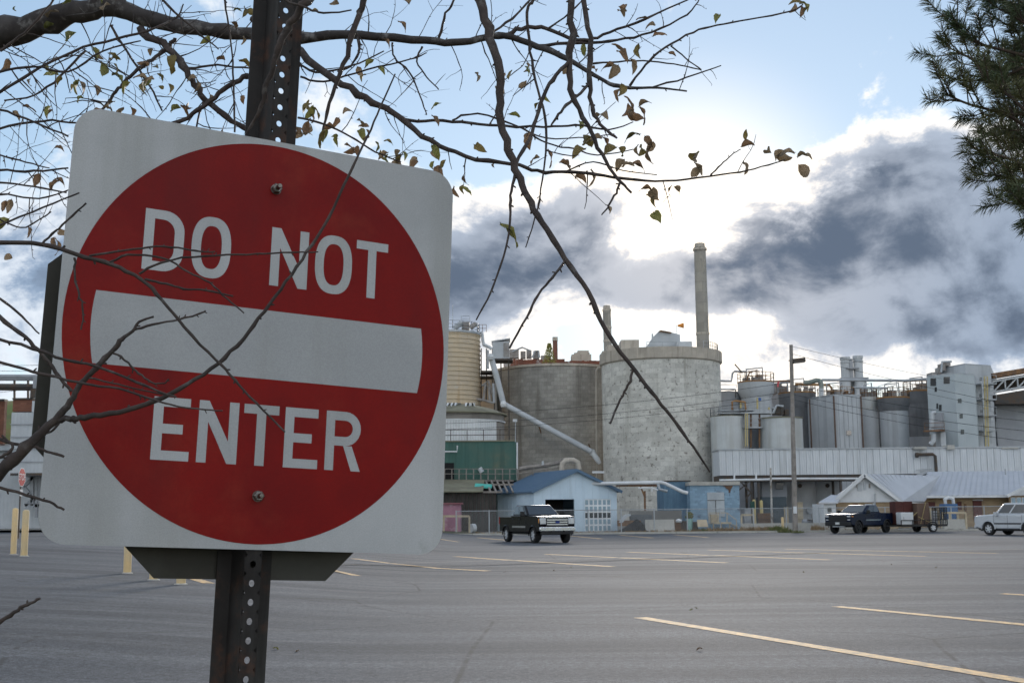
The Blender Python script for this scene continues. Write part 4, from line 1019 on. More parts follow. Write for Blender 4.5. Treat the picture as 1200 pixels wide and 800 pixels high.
# long brick wall behind its rim, with plant on it
x0, x1, z0, z1 = rect(590, 418, 705, 428, 171)
t = T('brick_wall', 'ragged red and white brick wall above the rim of the stained tank', 'wall', ((x0 + x1) / 2, 171, 0))
mb = MB(); q = []
nx = 40
for i in range(nx):
    xa, xb = x0 + (x1 - x0) * i / nx, x0 + (x1 - x0) * (i + 1) / nx
    h = z1 - .25 - frng.uniform(0, .12) - (.3 if i > 24 else 0); mb.box(xa, xb - .004, 171 + frng.uniform(0, .05), 171.6, z0 - 1.5 if i % 2 else z0 - 1.48, h)
mb.build('brickwork', M_brick, t)
M_mach = mat('grey_machinery', (0.34, 0.33, 0.32), (0.22, 0.19, 0.17), 0.8, 0.7, spots=(1.2, .55, .68, (.22, .13, .09), .6))
def clutter(label, boxes, Y, group='roof machinery', m=None, pipes=()):
    xs = [at((b[0] + b[2]) / 2, b[3], Y) for b in boxes]; t = T('roof_machinery', label, 'machinery', (xs[0].x, Y, xs[0].z))
    for i, (u0, v0, u1, v1) in enumerate(boxes):
        x0, x1, z0, z1 = rect(u0, v0, u1, v1, Y); MB().box(x0, x1, Y + (i % 3) * .3, Y + 1.6 + (i % 2) * .3, z0, z1).build('housing', m or M_mach, t)
    for p in pipes:
        MB().tube([at(u, v, Y - .3) for (u, v) in p[:-1]], p[-1], 8).build('pipe', M_galv, t)
    return t
clutter('grey fan housings in a row on the brick wall', [(597, 409, 608, 419), (610, 411, 616, 419), (617, 409.5, 623, 419), (625, 411, 632, 420), (634, 416, 646, 421)], 172, pipes=[[(600, 412), (612, 407), (622, 411), .12], [(624, 419), (627, 411), (631, 411), (632, 419), .15]])
t = T('roof_tower', 'stepped pale concrete block rising right of the shrub on the stained tank', 'tower', at(683, 422, 172))
for (u0, v0, u1, v1) in ((670, 415, 693, 423), (673, 413, 691, 415), (677, 410.5, 690, 413)):
    x0, x1, z0, z1 = rect(u0, v0, u1, v1, 173); MB().box(x0, x1, 173, 176, z0, z1 - .003).build('step', M_cap, t)
# shrub growing on the tank
sb = at(644, 428, 166); shrub = T('shrub', 'green shrub growing on the rim of the stained concrete tank', 'shrub', sb)
MB().cyl(sb, sb + Vector((0, 0, 2.6)), .05, .02, 6).build('stem', M_bark2, shrub)
mb = MB()
for _ in range(1500):
    t_ = frng.random() ** .8; rr = (1.15 - t_) * .95 + .06
    a = frng.uniform(0, 6.28); q_ = frng.random() ** .5 * rr
    p = sb + Vector((q_ * math.cos(a), q_ * math.sin(a), .1 + t_ * 3.0)); s = frng.uniform(.05, .11)
    d1 = Vector((frng.gauss(0, 1), frng.gauss(0, 1), frng.gauss(0, 1))).normalized() * s; d2 = d1.cross(Vector((frng.gauss(0, 1), frng.gauss(0, 1), frng.gauss(0, 1)))).normalized() * s * .6
    mb.add([p - d1, p + d2, p + d1, p - d2], [(0, 1, 2, 3)])
mb.build('foliage', mat('shrub_leaves', (0.22, 0.25, 0.05), (0.30, 0.25, 0.06), 2, .7), shrub, sharp=None, fix=False)['kind'] = 'stuff'

# tan silo with rails and gear on top
ts, c, r, zt, _ = drum('tan_silo', 'rust-stained tan silo with railings on top, beside the big sign', 'silo', 526, 386.5, 37, 152, M_tan, n=64)
hoops(ts, c, r, [zt - .4 - .58 * i for i in range(28)], .07, .07, mat('tan_hoops', (.42, .33, .22), (.47, .38, .27), .8, .8))['kind'] = 'stuff'
MB().lathe([(r + .01, zt - .2), (r + .12, zt - .2), (r + .12, zt + .05), (.1, zt + .5)], (c.x, 152), 64).build('roof', M_galv, ts)
rail(ts, ringpts((c.x, 152), r - .1, zt, 18), 1.25, .035, 3, m=M_galv)
x0, x1, z0, z1 = rect(541, 377, 550, 385, 149.5); MB().box(x0, x1, 149.5, 151, zt, z1).build('hatch_box', M_mach, ts)
rail(ts, P3((540.5, 378, 149.3), (550.5, 378, 149.3)), .85, .03, 2, m=M_galv, gap=1.1)
MB().cyl(*P3((532, 385, 149), (541, 378, 149)), .35).build('blower', M_ltg, ts)
MB().cyl(*P3((551, 384, 149.5), (558, 379, 149.5)), .3).build('blower', M_mach, ts)
MB().cyl(*P3((530.5, 386, 150), (530.5, 357, 150)), .03).build('aerial', M_galv, ts)
rail(ts, P3((561, 389, 151), (570, 389, 151)), .95, .03, 2, m=M_rust, gap=.5)
MB().tube(P3((563, 389, 150), (565, 391, 150), (566, 400, 150), (567, 404, 150), (574, 407, 149), (576, 409, 149)), .2, 10).build('downpipe', M_ltg, ts)
# elevator head box, its legs, pipes between the silo and the tank
hb, x0, x1, z0, z1 = boxthing('elevator_house', 'pale metal conveyor head house between the tan silo and the stained tank', 'head house', 577, 400, 597, 420, 150, 3, M_ltg)
MB().prism([Vector((x0 - .1, 149.9, z1 - .05)), Vector((x1 + .1, 149.9, z1 + .3)), Vector((x1 + .1, 149.9, z1 + .42)), Vector((x0 - .1, 149.9, z1 + .07))], (0, 3.2, 0)).build('roof', M_galv, hb)
MB().box(x0, x1 + .4, 149.8, 153.2, z0 - .25, z0 - .01).build('platform', M_dsteel, hb)
for u in (579, 587, 596): MB().bar(at(u, 422, 150.5), Vector((at(u, 422, 150.5).x, 150.5, 0)), .16).build('leg', M_dsteel, hb)
xa, xb, za, zb_ = rect(590, 401.5, 596.5, 418, 149.9); MB().box(xa, xb, 149.93, 149.99, za, zb_).build('door', M_mach, hb)
t = T('pipe_platform', 'dark steel pipe platform between the tan silo and the head house', 'platform', at(570, 447, 151))
for (u0, v0, u1, v1) in ((563, 434, 577, 436.5), (563, 440, 578, 441.5)):
    a0, a1, b0, b1 = rect(u0, v0, u1, v1, 151); MB().box(a0, a1, 151, 154, b0, b1).build('deck', M_dsteel, t)
for u in (564, 570, 577): MB().bar(at(u, 470, 152), at(u, 408, 152), .14).build('column', M_dsteel, t)
for (p) in ([(571.5, 410), (571.5, 432)], [(578, 449), (579, 472)], [(565, 452), (572, 446), (577, 462)], [(556, 467), (568, 469), (578, 472)], [(566, 470), (569, 449), (573, 455), (574, 470)]):
    MB().tube([at(u, v, 150.3) for u, v in p], .16, 8).build('pipe', M_ltg if p[0][0] > 570 else M_mach, t)
x0, x1, z0, z1 = rect(562, 440, 580, 470, 156)
tag(MB().box(x0, x1, 156, 158, 0, z1).build('brick_annex', mat('tan_annex', (.45, .36, .27), None, .6, .9)), 'plain tan wall seen between the tan silo and the stained tank', 'wall')
# long sloping white pipe
t = T('conveyor_pipe', 'long white pipe that bends and slopes down across the stained tank', 'pipe', at(590, 474, 148))
MB().tube(P3((575, 418, 148.5), (577, 424, 148.5), (583, 445, 148.4), (590, 473, 148.2)), .36, 12).build('upper_run', M_ltg, t)
MB().tube(P3((590, 473, 148.2), (630, 495, 148), (693, 529, 147)), .34, 12).build('lower_run', M_ltg, t)
for (u, v) in ((575, 418), (590, 473.5), (694, 530)): MB().lathe([(.02, -.42), (.3, -.35), (.42, 0), (.3, .35), (.02, .42)], n=14).build('elbow', M_white, t, True).location = at(u, v, 147.9) - Vector(t.location)
MB().tube(P3((694, 530, 147), (700, 538, 147), (703, 543, 147)), [.3, .36, .2], 10).build('spout', M_white, t)
for (u, v) in ((631, 497), (690, 520)): MB().bar(at(u, v, 148), at(u + 3, v + 10, 149.5), .12).build('hanger', M_rust, t)
dp = T('drain_pipe', 'beige drain pipe running down the gap between the two concrete tanks', 'pipe', at(698, 560, 150)); MB().tube(P3((706, 430, 149), (701, 431, 149), (699, 434, 149), (700, 560, 149)), .16, 8).build('run', M_cap, dp)

# domed white tank, left of the stained tank
wt, c, r, zt, _ = drum('domed_tank', 'low white tank with a peeling mossy dome above the green shed', 'tank', 533, 483, 58, 128, mat('grey_render', (.24, .22, .2), (.17, .155, .14), .5, .9), n=64)
M_moss = mat('mossy_concrete', (0.22, 0.21, 0.15), (0.15, 0.14, 0.10), 0.5, 0.95, spots=(0.5, 0.56, 0.6, (0.75, 0.76, 0.76), 0.0))
MB().lathe([(r + .3, zt), (r + .3, zt + .12), (r * .8, zt + .65), (r * .5, zt + 1.05), (r * .2, zt + 1.25), (.05, zt + 1.3)], (c.x, 128), 64).build('dome', M_moss, wt)
# white cladding wraps most of the shell
mb = MB(); a0, a1 = R(-170), R(-33); n = 44
for i in range(n):
    b0, b1 = a0 + (a1 - a0) * i / n, a0 + (a1 - a0) * (i + .94) / n
    q = [Vector((c.x + (r + d) * math.cos(b), 128 + (r + d) * math.sin(b), 0)) for d, b in ((.06, b0), (.11, (b0 + b1) / 2), (.06, b1), (.02, b1), (.02, b0))]
    mb.prism([p + Vector((0, 0, 4)) for p in q], (0, 0, zt - .75 - 4))
mb.build('cladding', M_white, wt)['kind'] = 'stuff'
hoops(wt, c, r + .07, [zt - .7], .14, .06, M_white, 'cladding_band')
# snow-white patches of peeled coating on the dome
mb = MB(); pts = []
for k, (u0, u1) in enumerate(((522, 540), (540, 544), (545, 557))):
    if k == 1: continue
    top_, bot = [], []
    for i in range(9):
        f = i / 8; u = u0 + (u1 - u0) * f
        ang1 = None
        top_.append((u, 471.8)); bot.append((u, 474.5 + 2.5 * frng.random()))
    def on_dome(u, v):
        d = ray(u, v); best = None
        for j in range(400):
            tt = 110 + j * .05; p = EYE + d * (tt / d.y); rr = math.hypot(p.x - c.x, p.y - 128)
            zz = zt + .12 + (1 - min(1, rr / (r + .3))) ** .8 * 1.25
            if rr < r + .3 and p.z <= zz + .06: return p + Vector((0, -.05, .05))
        return EYE + d * (125 / d.y)
    A_ = [on_dome(*p) for p in top_]; B_ = [on_dome(*p) for p in bot]
    mb.add(A_ + B_, [(i, i + 1, 9 + i + 1, 9 + i) for i in range(8)])
mb.build('peeled_coating', M_white, wt, sharp=None, fix=False)

# green shed with railings, mossy lean-to below
M_green = mat('faded_green_sheet', (0.050, 0.125, 0.105), (0.075, 0.13, 0.105), 0.5, 0.7, spots=(0.5, .56, .72, (.16, .15, .09), .5), ribs=(0, .3, .3), streak=((.03, .07, .06), .5, 1.5, .5))
gs, x0, x1, z0, z1 = boxthing('green_shed', 'faded green metal shed under the white domed tank', 'shed', 470, 517.5, 605.5, 566, 112, 9, M_green, grounded=True)
MB().box(x0 - .1, x1 + .1, 111.9, 121.1, z1 + .004, z1 + .12).build('roof', M_moss, gs)
rail(gs, [Vector((x0, 112.1, z1 + .12)), Vector((x1, 112.1, z1 + .12))], 1.0, .035, 2, m=M_dsteel, gap=1.6)
MB().cyl(*P3((606, 518, 111.7), (606, 562, 111.7)), .07).build('downpipe', M_white, gs)
MB().tube(P3((500, 529, 111.6), (535.5, 529, 111.6), (536, 522, 111.6)), .07, 8).build('vent_pipe', M_white, gs)
for (u0, v0, u1, v1) in ((521, 542, 532, 561), (470, 542, 500, 561)):
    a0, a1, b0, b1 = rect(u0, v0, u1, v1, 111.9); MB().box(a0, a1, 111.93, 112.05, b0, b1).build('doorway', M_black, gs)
MB().cyl(*P3((562, 548, 111.4), (565, 553, 111.4)), .22).build('flood_light', M_ltg, gs)
MB().cyl(*P3((604, 492, 111), (604, 518, 111)), .035).build('lamp_mast', M_galv, gs)
MB().box(-.2, .2, -.1, .1, -.12, .12, Matrix.Translation(at(603.5, 492.5, 111) - Vector(gs.location))).build('mast_lamp', M_white, gs, True)
lean = T('lean_to', 'dark timber lean-to with a mossy half-open roof beside the blue garage', 'lean-to', (at(550, 620, 106).x, 106, 0))
M_dwood = mat('dark_wet_boards', (0.075, 0.066, 0.06), (0.05, 0.044, 0.04), .6, .9, ribs=(0, .45, .4), streak=((.13, .12, .11), .5, 1.5, .55))
x0, x1, z0, z1 = rect(470, 577, 582, 619, 106)
bd = MB().box(0, (x1 - x0) / 24 - .02, 0, .06, 0, z1 - .03).data('board', M_dwood)
for i in range(24): inst(bd, 'board', lean, (x0 + (x1 - x0) * i / 24 - lean.location.x, frng.uniform(0, .03), 0))
q = P3((470, 577, 105.4), (583, 576, 105.4), (600, 562.5, 111.6), (470, 562.5, 111.6))
MB().prism([q[0], at(566, 576.3, 105.4), at(568, 563, 111.5), q[3]], (0, 0, .1)).build('roof', M_moss, lean)
for i in range(5):
    u = 569 + i * 6.5; MB().bar(at(u + 6, 576.2, 105.5), at(u, 562.8, 111.5), .14).build('rafter', M_polew, lean)
for v, Y_ in ((576.2, 105.45), (563, 111.45), (567.5, 109)): MB().bar(at(566, v, Y_), at(602 - (v > 570) * 14, v, Y_), .16).build('purlin', M_polew, lean)
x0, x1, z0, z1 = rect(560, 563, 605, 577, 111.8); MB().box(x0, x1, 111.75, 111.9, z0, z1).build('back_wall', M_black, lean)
MB().prism(P3((556, 571.5, 107.6), (576, 572, 107.6), (577, 568.6, 109), (557, 567.5, 109)), (0, 0, .12)).build('loose_sheet', mat('teal_sheet', (.10, .50, .42), None, 2, .6), lean)
rl = T('walkway_railing', 'pale timber walkway railing in front of the green shed wall', 'railing', at(550, 562, 111.2))
a, b = at(470, 562, 111.3), at(606, 562, 111.3)
for i in range(17):
    p = a.lerp(b, i / 16); MB().bar(p, p + Vector((0, 0, 1.02)), .09).build('post', M_polew, rl)
for h in (1.0, .55): MB().bar(a + Vector((0, -.05, h)), b + Vector((0, -.05, h)), .05).build('rail', M_polew, rl)
# pipe run above the garage
pr = T('roof_pipe', 'beige pipe loop arching up behind the blue garage roof', 'pipe', at(655, 552, 112))
MB().tube(P3((608, 549, 112), (640, 545, 112), (656, 541.5, 112), (660, 539, 112), (668, 538, 112)), .2, 10).build('run', M_polew, pr)
MB().tube(P3((658, 553, 110), (659, 543, 110), (663, 539.5, 110), (672, 539, 110), (677, 541.5, 110), (678.5, 550, 110)), .24, 12).build('loop', M_cap, pr)
MB().cyl(*P3((636, 545.5, 111.6), (636, 540, 111.6)), .1).build('lamp', M_ltg, pr)
rail(pr, P3((607, 560, 111), (660, 552, 111)), .8, .05, 2, m=M_polew)

# pink hut and rough timber barrier by the sign edge
M_pink = mat('faded_pink_boards', (0.40, 0.20, 0.26), (0.30, 0.16, 0.21), .9, .85, spots=(1.3, .55, .7, (.5, .42, .44), .5), ribs=(0, .35, .3))
ph, x0, x1, z0, z1 = boxthing('pink_hut', 'faded pink board hut beside the dark lean-to', 'hut', 497, 590.5, 539, 619, 100.5, 3, M_pink, grounded=True)
MB().box(x0 - .15, x1 + .15, 100.3, 103.7, z1 + .003, z1 + .1).build('roof', mat('rose_roof', (.32, .13, .15), None, 2, .8), ph)
def timber_barrier(label, u0, u1, v_top, Y, n=2, m=None):
    a, b = at(u0, v_top, Y), at(u1, v_top, Y); t = T('timber_barrier', label, 'barrier', ((a.x + b.x) / 2, Y, 0))
    MB().bar(a, b, .10, .16).build('beam', m or M_wood, t)
    for i in range(n):
        p = a.lerp(b, i / (n - 1)); MB().bar(Vector((p.x, Y + .1, 0)), Vector((p.x, Y + .1, p.z)), .14).build('post', m or M_wood, t)
    return t
timber_barrier('pale timber barrier in front of the pink hut', 505, 550, 604.5, 98.5, 4)
timber_barrier('pale timber barrier right of the peeling blue block hut', 869, 884, 603, 99.6, 2)
tag(MB().cyl((at(551.8, 610, 100).x, 100, .42), (at(556, 610, 100).x, 100.2, .42), .36, n=18).build('cable_drum', M_ltg), 'small pale drum on the ground beside the pink hut', 'drum')
# ------------------------------------------------------------------ blue garage
M_gwall = mat('pale_blue_board', (0.56, 0.67, 0.76), (0.50, 0.61, 0.70), .6, .75, streak=((.24, .30, .33), .35, 2, .55))
M_groof = mat('blue_roof_sheet', (0.085, 0.15, 0.235), (0.10, 0.165, 0.245), .8, .55)
M_pane = mat('milky_pane', (0.30, 0.40, 0.47), (0.26, 0.36, 0.42), 2, .35)
ga = R(20)
gA = at(626, 600, 102); gar = T('garage', 'pale blue gabled garage with blue roof, one door open and one white panelled door', 'garage', (gA.x, 102, 0), ga)
GW, GL, GE, GP = 7.6, 9.3, 3.42, 5.1
def gw_front():      # gable wall with two door openings, as strips that butt
    mb = MB(); y0, y1 = 0, .15
    d = [(1.0, 3.65), (4.6, 7.05)]; hd = 2.72
    for a, b in ((0, d[0][0]), (d[0][1], d[1][0]), (d[1][1], GW)): mb.box(a, b, y0, y1, 0, hd)
    mb.prism([Vector((0, y0, hd)), Vector((GW, y0, hd)), Vector((GW, y0, GE)), Vector((GW / 2, y0, GP)), Vector((0, y0, GE))], (0, y1, 0))
    return mb
gw_front().build('front_wall', M_gwall, gar, True)
pn = MB().box(0, .03, 0, 0.02, 0, 1).data('batten', M_gwall)
for i in range(1, 10):
    x = GW * i / 10
    if 1.0 < x < 3.65 or 4.6 < x < 7.05: z0_ = 2.74
    else: z0_ = .05
    h = GE + (GP - GE) * (1 - abs(x - GW / 2) / (GW / 2)) - .1 - z0_
    inst(pn, 'batten', gar, (x, -.02, z0_), (0, 0, 0), (1, 1, h))
sw = MB().box(0, .12, .15, GL, 0, GE).build('side_wall', M_gwall, gar, True)
for i in range(1, 9): inst(pn, 'batten', gar, (-.02, GL * i / 9, .05), (0, 0, math.pi / 2), (1, 1, GE - .15))
MB().box(GW - .12, GW, .15, GL, 0, GE).build('side_wall', M_gwall, gar, True)
MB().box(0.12, GW - .12, GL - .12, GL, 0, GE).build('back_wall', M_gwall, gar, True)
for s in (0, 1):
    o = .35; sl_ = (GP - GE) / (GW / 2)
    xa, za = (-o, GE - sl_ * o) if s == 0 else (GW + o, GE - sl_ * o)
    q = [Vector((xa, -o, za + .02)), Vector((GW / 2, -o, GP + .02)), Vector((GW / 2, -o, GP + .16)), Vector((xa, -o, za + .16))]
    rf = MB().prism(q, (0, GL + 2 * o, 0)).build('roof', M_groof, gar, True)
    mb = MB()
    for i in range(24):
        y = -o + .2 + (GL + 2 * o - .4) * i / 23; mb.bar(Vector((xa, y, za + .17)), Vector((GW / 2, y, GP + .17)), .05, .05)
    mb.build('seams', M_groof, rf, True)
    MB().bar(Vector((xa, -o - .03, za + .05)), Vector((GW / 2, -o - .03, GP + .05)), .05, .24, (0, 0, 1)).build('fascia', M_groof, rf, True)
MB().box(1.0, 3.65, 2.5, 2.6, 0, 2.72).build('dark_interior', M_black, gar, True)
gd = MB().box(4.6, 7.05, .05, .10, 0, 2.72).build('panel_door', mat('door_white', (.8, .81, .82), None, 1, .5), gar, True)
pw, ph_ = 2.45 / 6, 2.72 / 5
pnm = MB().box(.065, pw - .065, 0, .03, .065, ph_ - .065).data('pane', M_pane); pnd = MB().box(.05, pw - .05, 0, .03, .05, ph_ - .05).data('pane', M_glass)
for j in range(5):
    for i in range(6):
        inst(pnd if j == 2 else pnm, 'pane', gd, (4.6 + pw * i, .03, ph_ * j))

# things in the yard before the pale tank
jy = 100.5
hp = at(746, 617, jy)
mb = MB(); n_ = 26
for i in range(n_):
    for j in range(9):
        a = 2 * math.pi * i / n_; f = j / 8; rr = 1.35 * f * (1 + .12 * math.sin(3 * a) + .06 * frng.random())
        mb.v.append(Vector((hp.x + rr * 1.1 * math.cos(a), jy + rr * .8 * math.sin(a), .03 + .95 * (1 - f) ** 1.1 * (1 + .1 * frng.uniform(-1, 1)))))
for i in range(n_):
    for j in range(8): mb.f.append((i * 9 + j, i * 9 + j + 1, ((i + 1) % n_) * 9 + j + 1, ((i + 1) % n_) * 9 + j))
tag(mb.build('dirt_pile', mat('black_soil', (.02, .019, .018), (.035, .032, .03), 3, .95, bump=.05, bscale=8)), 'heap of black soil behind the fence right of the garage', 'pile')
def jersey(label, u0, u1, v0, Y, lean=0):
    a, b = at(u0, v0, Y), at(u1, v0, Y); h = a.z; t = T('concrete_barrier', label, 'barrier', ((a.x + b.x) / 2, Y, 0.03))
    L = b.x - a.x
    pr_ = [(-.30, 0), (.30, 0), (.30, .08), (.16, .32), (.09, h), (-.09, h), (-.16, .32), (-.30, .08)]
    MB().prism([Vector((-L / 2, y, z)) for y, z in pr_], (L, 0, 0)).build('block', M_conc, t, True)
    for s in (-.25, .25): MB().box(s * L - .22, s * L + .22, -.31, -.29, .0, .09).build('lift_slot', M_dsteel, t, True)
    return t
jersey('pale concrete barrier lying behind the fence next to the black soil heap', 756, 790, 609, 100)
jersey('pale concrete barrier in front of the blue plastic tank', 1105, 1130, 608.5, 94)
x0, x1, z0, z1 = rect(738, 598, 799, 617, 103)
tag(MB().box(x0, x1, 103, 103.4, 0, z1).build('concrete_wall', mat('grey_wall', (.22, .215, .2), (.16, .155, .145), .7, .9)), 'grey concrete retaining wall behind the black soil heap', 'wall')
cb = T('metal_trough', 'curved pale metal trough tipped up beside the garage', 'trough', at(733, 616, 101.5))
q = P3((725, 612, 101.5), (730, 605.5, 101.5), (734, 602.3, 101.5), (739, 602, 101.5), (739.5, 604, 101.5), (735, 605, 101.5), (730, 612, 101.5))
MB().prism(q, (0, 1.2, 0)).build('trough_body', M_ltg, cb)
MB().box(-.6, 1.3, .1, 1.1, 0, .45).build('stand', M_rust, cb, True)
x0, x1, z0, z1 = rect(739, 602.5, 764, 612, 102.2)
tag(MB().box(x0, x1, 102.2, 102.9, .03, z1).build('scrap_bin', mat('slate_steel', (.12, .13, .14), None, 2, .7)), 'dark slate scrap bin before the grey retaining wall', 'bin')
for (u0, u1, v0, m_, lab, nm) in ((791, 798, 608.5, M_rust, 'rusty barrel group box beside the concrete barrier', 'rusty_crate'), (798, 805, 610, M_dsteel, 'black crate left of the turquoise bin', 'black_crate'), (812, 818, 611, M_dsteel, 'small black crate right of the turquoise bin', 'black_crate')):
    t, *_ = boxthing(nm, lab, 'crate', u0, v0, u1, 617, 101, .8, m_, grounded=True)
    for k in range(3):
        xx0, xx1, _, zz = rect(u0, v0, u1, 617, 101); MB().box(xx0 - .02, xx1 + .02, 100.95, 100.99, .15 + k * zz * .3, .21 + k * zz * .3).build('slat', m_, t)
tq = at(808, 612, 101.2); t = T('turquoise_bin', 'pale turquoise bin with plants in it, by the blue hut', 'bin', (tq.x, 101.2, 0))
MB().lathe([(.2, 0.02), (.3, .95), (.33, 1.0), (.25, 1.0)], n=14).build('tub', mat('turquoise', (.36, .60, .55), None, 3, .6), t, True)
mb = MB()
for _ in range(120):
    p = Vector((frng.gauss(0, .14), frng.gauss(0, .14), 1.0 + frng.random() * .45)); s = frng.uniform(.05, .12); mb.add([p, p + Vector((s, 0, s)), p + Vector((0, s, s * 1.6)), p + Vector((-s, 0, s))], [(0, 1, 2), (0, 2, 3)])
mb.build('plants', M_grn, t, True, sharp=None, fix=False)['kind'] = 'stuff'
bx = T('cardboard_box', 'tan cardboard sheet leaning by the blue hut steps', 'box', at(823, 617, 100)); q = P3((817, 608.5, 100.4), (828, 608.5, 100.4), (830, 617, 99.9), (818, 617, 99.9)); MB().prism(q, (0, .25, 0)).build('sheet', mat('cardboard', (.52, .42, .29), None, 3, .9), bx)
tag(MB().lathe([(.02, .72), (.22, .74), (.28, .85), (.2, .98), (.02, 1.03)], (at(795.5, 609, 100.7).x, 100.7), 14).build('white_sack', M_white), 'white sack on top of the rusty crate', 'sack')

# blue block hut with its side wing, door, steps, and covered pipe
M_blue = mat('peeling_blue_block', (0.28, 0.41, 0.53), (0.25, 0.37, 0.48), .5, .85, blocks=(0, .42, .21, .012, .8), spots=(1.4, .57, .66, (.10, .13, .17), .75), streak=((.50, .55, .58), .3, 1.2, .58))
M_blue2 = mat('blue_board', (0.14, 0.235, 0.32), (0.12, 0.20, 0.28), .6, .85, ribs=(0, .3, .3), streak=((.06, .11, .17), .5, 1.5, .5))
bh, x0, x1, z0, z1 = boxthing('blue_hut', 'peeling light blue block hut with a flat roof and steps to its door', 'hut', 809, 568, 867, 618, 104, 6, M_blue, grounded=True)
MB().box(x0 - .1, x1 + .05, 103.85, 110.1, z1 - .02, z1 + .28).build('roof_slab', M_conc, bh)
q = rect(829, 576.5, 849, 605, 103.96); MB().box(q[0], q[1], 103.93, 103.995, q[2], q[3]).build('door', mat('grey_door', (.42, .46, .49), None, 1, .6), bh)
q2 = rect(838.6, 586, 839.2, 605, 103.9); MB().box(q2[0], q2[1], 103.90, 103.925, q2[2], q2[3]).build('door_seam', M_dsteel, bh)
q2 = rect(829, 585.6, 849, 586.2, 103.9); MB().box(q2[0], q2[1], 103.90, 103.924, q2[2], q2[3]).build('door_seam', M_dsteel, bh)
MB().poly(P3((846, 568.8, 103.96), (859, 568.8, 103.96), (858, 571, 103.96), (856.5, 573, 103.96), (855.8, 577, 103.96), (854, 577.5, 103.96), (853.5, 573.5, 103.96), (851, 572.2, 103.96), (849.5, 570, 103.96))).build('broken_patch', M_rust, bh)
w2, wx0, wx1, _, wz1 = boxthing('blue_wing', 'darker blue board wing behind the white covered pipe', 'annex', 778, 564, 809.5, 618, 106, 5, M_blue2, grounded=True)
MB().box(wx0 - .05, wx1 + .05, 105.9, 111.1, wz1 + .003, wz1 + .1).build('roof', M_dsteel, w2)
st = T('door_steps', 'pale timber steps and landing at the blue hut door', 'steps', (at(842, 618, 102.5).x, 102.5, 0))
a0, a1, b0, b1 = rect(835, 611.5, 856, 613.5, 102.5); MB().box(a0, a1, 102.0, 103.7, b0, b1).build('landing', M_wood, st)
for u in (836, 845, 855):
    p = at(u, 613, 102.2); MB().bar(Vector((p.x, 102.2, 0)), Vector((p.x, 102.2, p.z)), .1).build('post', M_wood, st)
for (u, v) in ((831, 600.5), (842, 600.5), (852, 600.5)):
    p = at(u, 613, 102.1); MB().bar(p, at(u, v, 102.1), .07).build('post', M_wood, st)
MB().bar(at(831, 600.5, 102.05), at(852, 600.5, 102.05), .06).build('handrail', M_wood, st); MB().bar(at(852, 600.5, 102.05), at(863, 609, 101.9), .06).build('handrail', M_wood, st)
MB().bar(at(863, 609, 101.95), Vector((at(863, 609, 101.95).x, 101.95, 0)), .06).build('post', M_wood, st)
MB().box(*[v for v in (at(833, 601, 102.4).x, at(841, 601, 102.4).x)], 102.4, 102.9, at(835, 612, 102.4).z, at(835, 602, 102.4).z).build('crate', M_wood, st)
for k in range(3):
    a, b = at(856.5 + k * 2.4, 614 + k * 1.3, 102.3), at(859 + k * 2.4, 614 + k * 1.3, 102.3); MB().box(a.x, b.x, 101.7, 103, a.z - .05, a.z).build('tread', M_wood, st)
cp = T('covered_pipe', 'white lagged pipe bending down in front of the blue wing', 'pipe', at(760, 566, 103))
MB().tube(P3((690, 566.5, 104), (722, 566, 103.5), (775, 565, 103), (779, 566, 103), (800, 576, 102.6), (806, 577.5, 102.6)), .15, 12).build('run', M_white, cp)
MB().tube(P3((771, 567, 103), (773, 573, 102.8), (782, 575.5, 102.8)), .13, 10).build('drop', M_galv, cp)
MB().tube(P3((748, 571.5, 102.9), (764, 571.5, 102.9), (771, 574, 102.9)), .07, 8).build('branch_line', M_white, cp)
MB().bar(at(764, 575.5, 102.9), at(764, 570, 102.9), .12).build('hanger', M_white, cp)
for (u, v0_) in ((755.5, 595), ):
    MB().bar(Vector((at(u, 590, 103.2).x, 103.2, 0)), at(u, 575, 103.2), .16).build('post', M_rust, cp); MB().bar(at(u, 582, 103.2), at(750, 568, 103.2), .12).build('brace', M_rust, cp)
a, b = at(722, 568.5, 103.6), at(770, 568.5, 103.6); MB().bar(a, b, .12, .18).build('beam', M_rust, cp)
MB().bar(at(694, 553, 118), at(708, 553, 118), .2).build('beam', M_white, cp)

# ------------------------------------------------------------------ long gallery on stilts
M_gal = mat('gallery_sheet', (0.60, 0.62, 0.64), (0.55, 0.57, 0.59), .5, .6, streak=((.40, .41, .41), .7, 1.6, .48), ribs=(0, .22, .25))
GY = 125.0
x0, x1, z0, z1 = rect(843, 525.5, 1330, 555.5, GY)
zr = lambda x, za, zb: za + (zb - za) * (x - x0) / (x1 - x0)
gal = T('conveyor_gallery', 'long pale grey enclosed gallery on stilts running across the mill yard', 'gallery', (x0, GY, 0))
zt_ = at(1000, 526, GY).z; zb0 = at(1000, 555.5, GY).z
npan = 62; pwid = (x1 - x0) / npan
pan = MB().box(0, pwid - .035, -.05, 0, 0, zt_ - zb0).data('panel', M_gal)
for i in range(npan): inst(pan, 'panel', gal, (pwid * i, frng.uniform(0, .015), zb0), (0, 0, 0))
MB().box(x0, x1, GY + .02, GY + 4, zb0 + .01, zt_ - .01).build('core', M_gal, gal)
MB().box(x0 - .1, x1 + .1, GY - .15, GY + 4.1, zt_ + .004, zt_ + .14).build('roof', M_galv, gal)
MB().box(x0, x1, GY + .1, GY + 3.9, zb0 - .62, zb0 - .01).build('floor_truss', M_dsteel, gal)
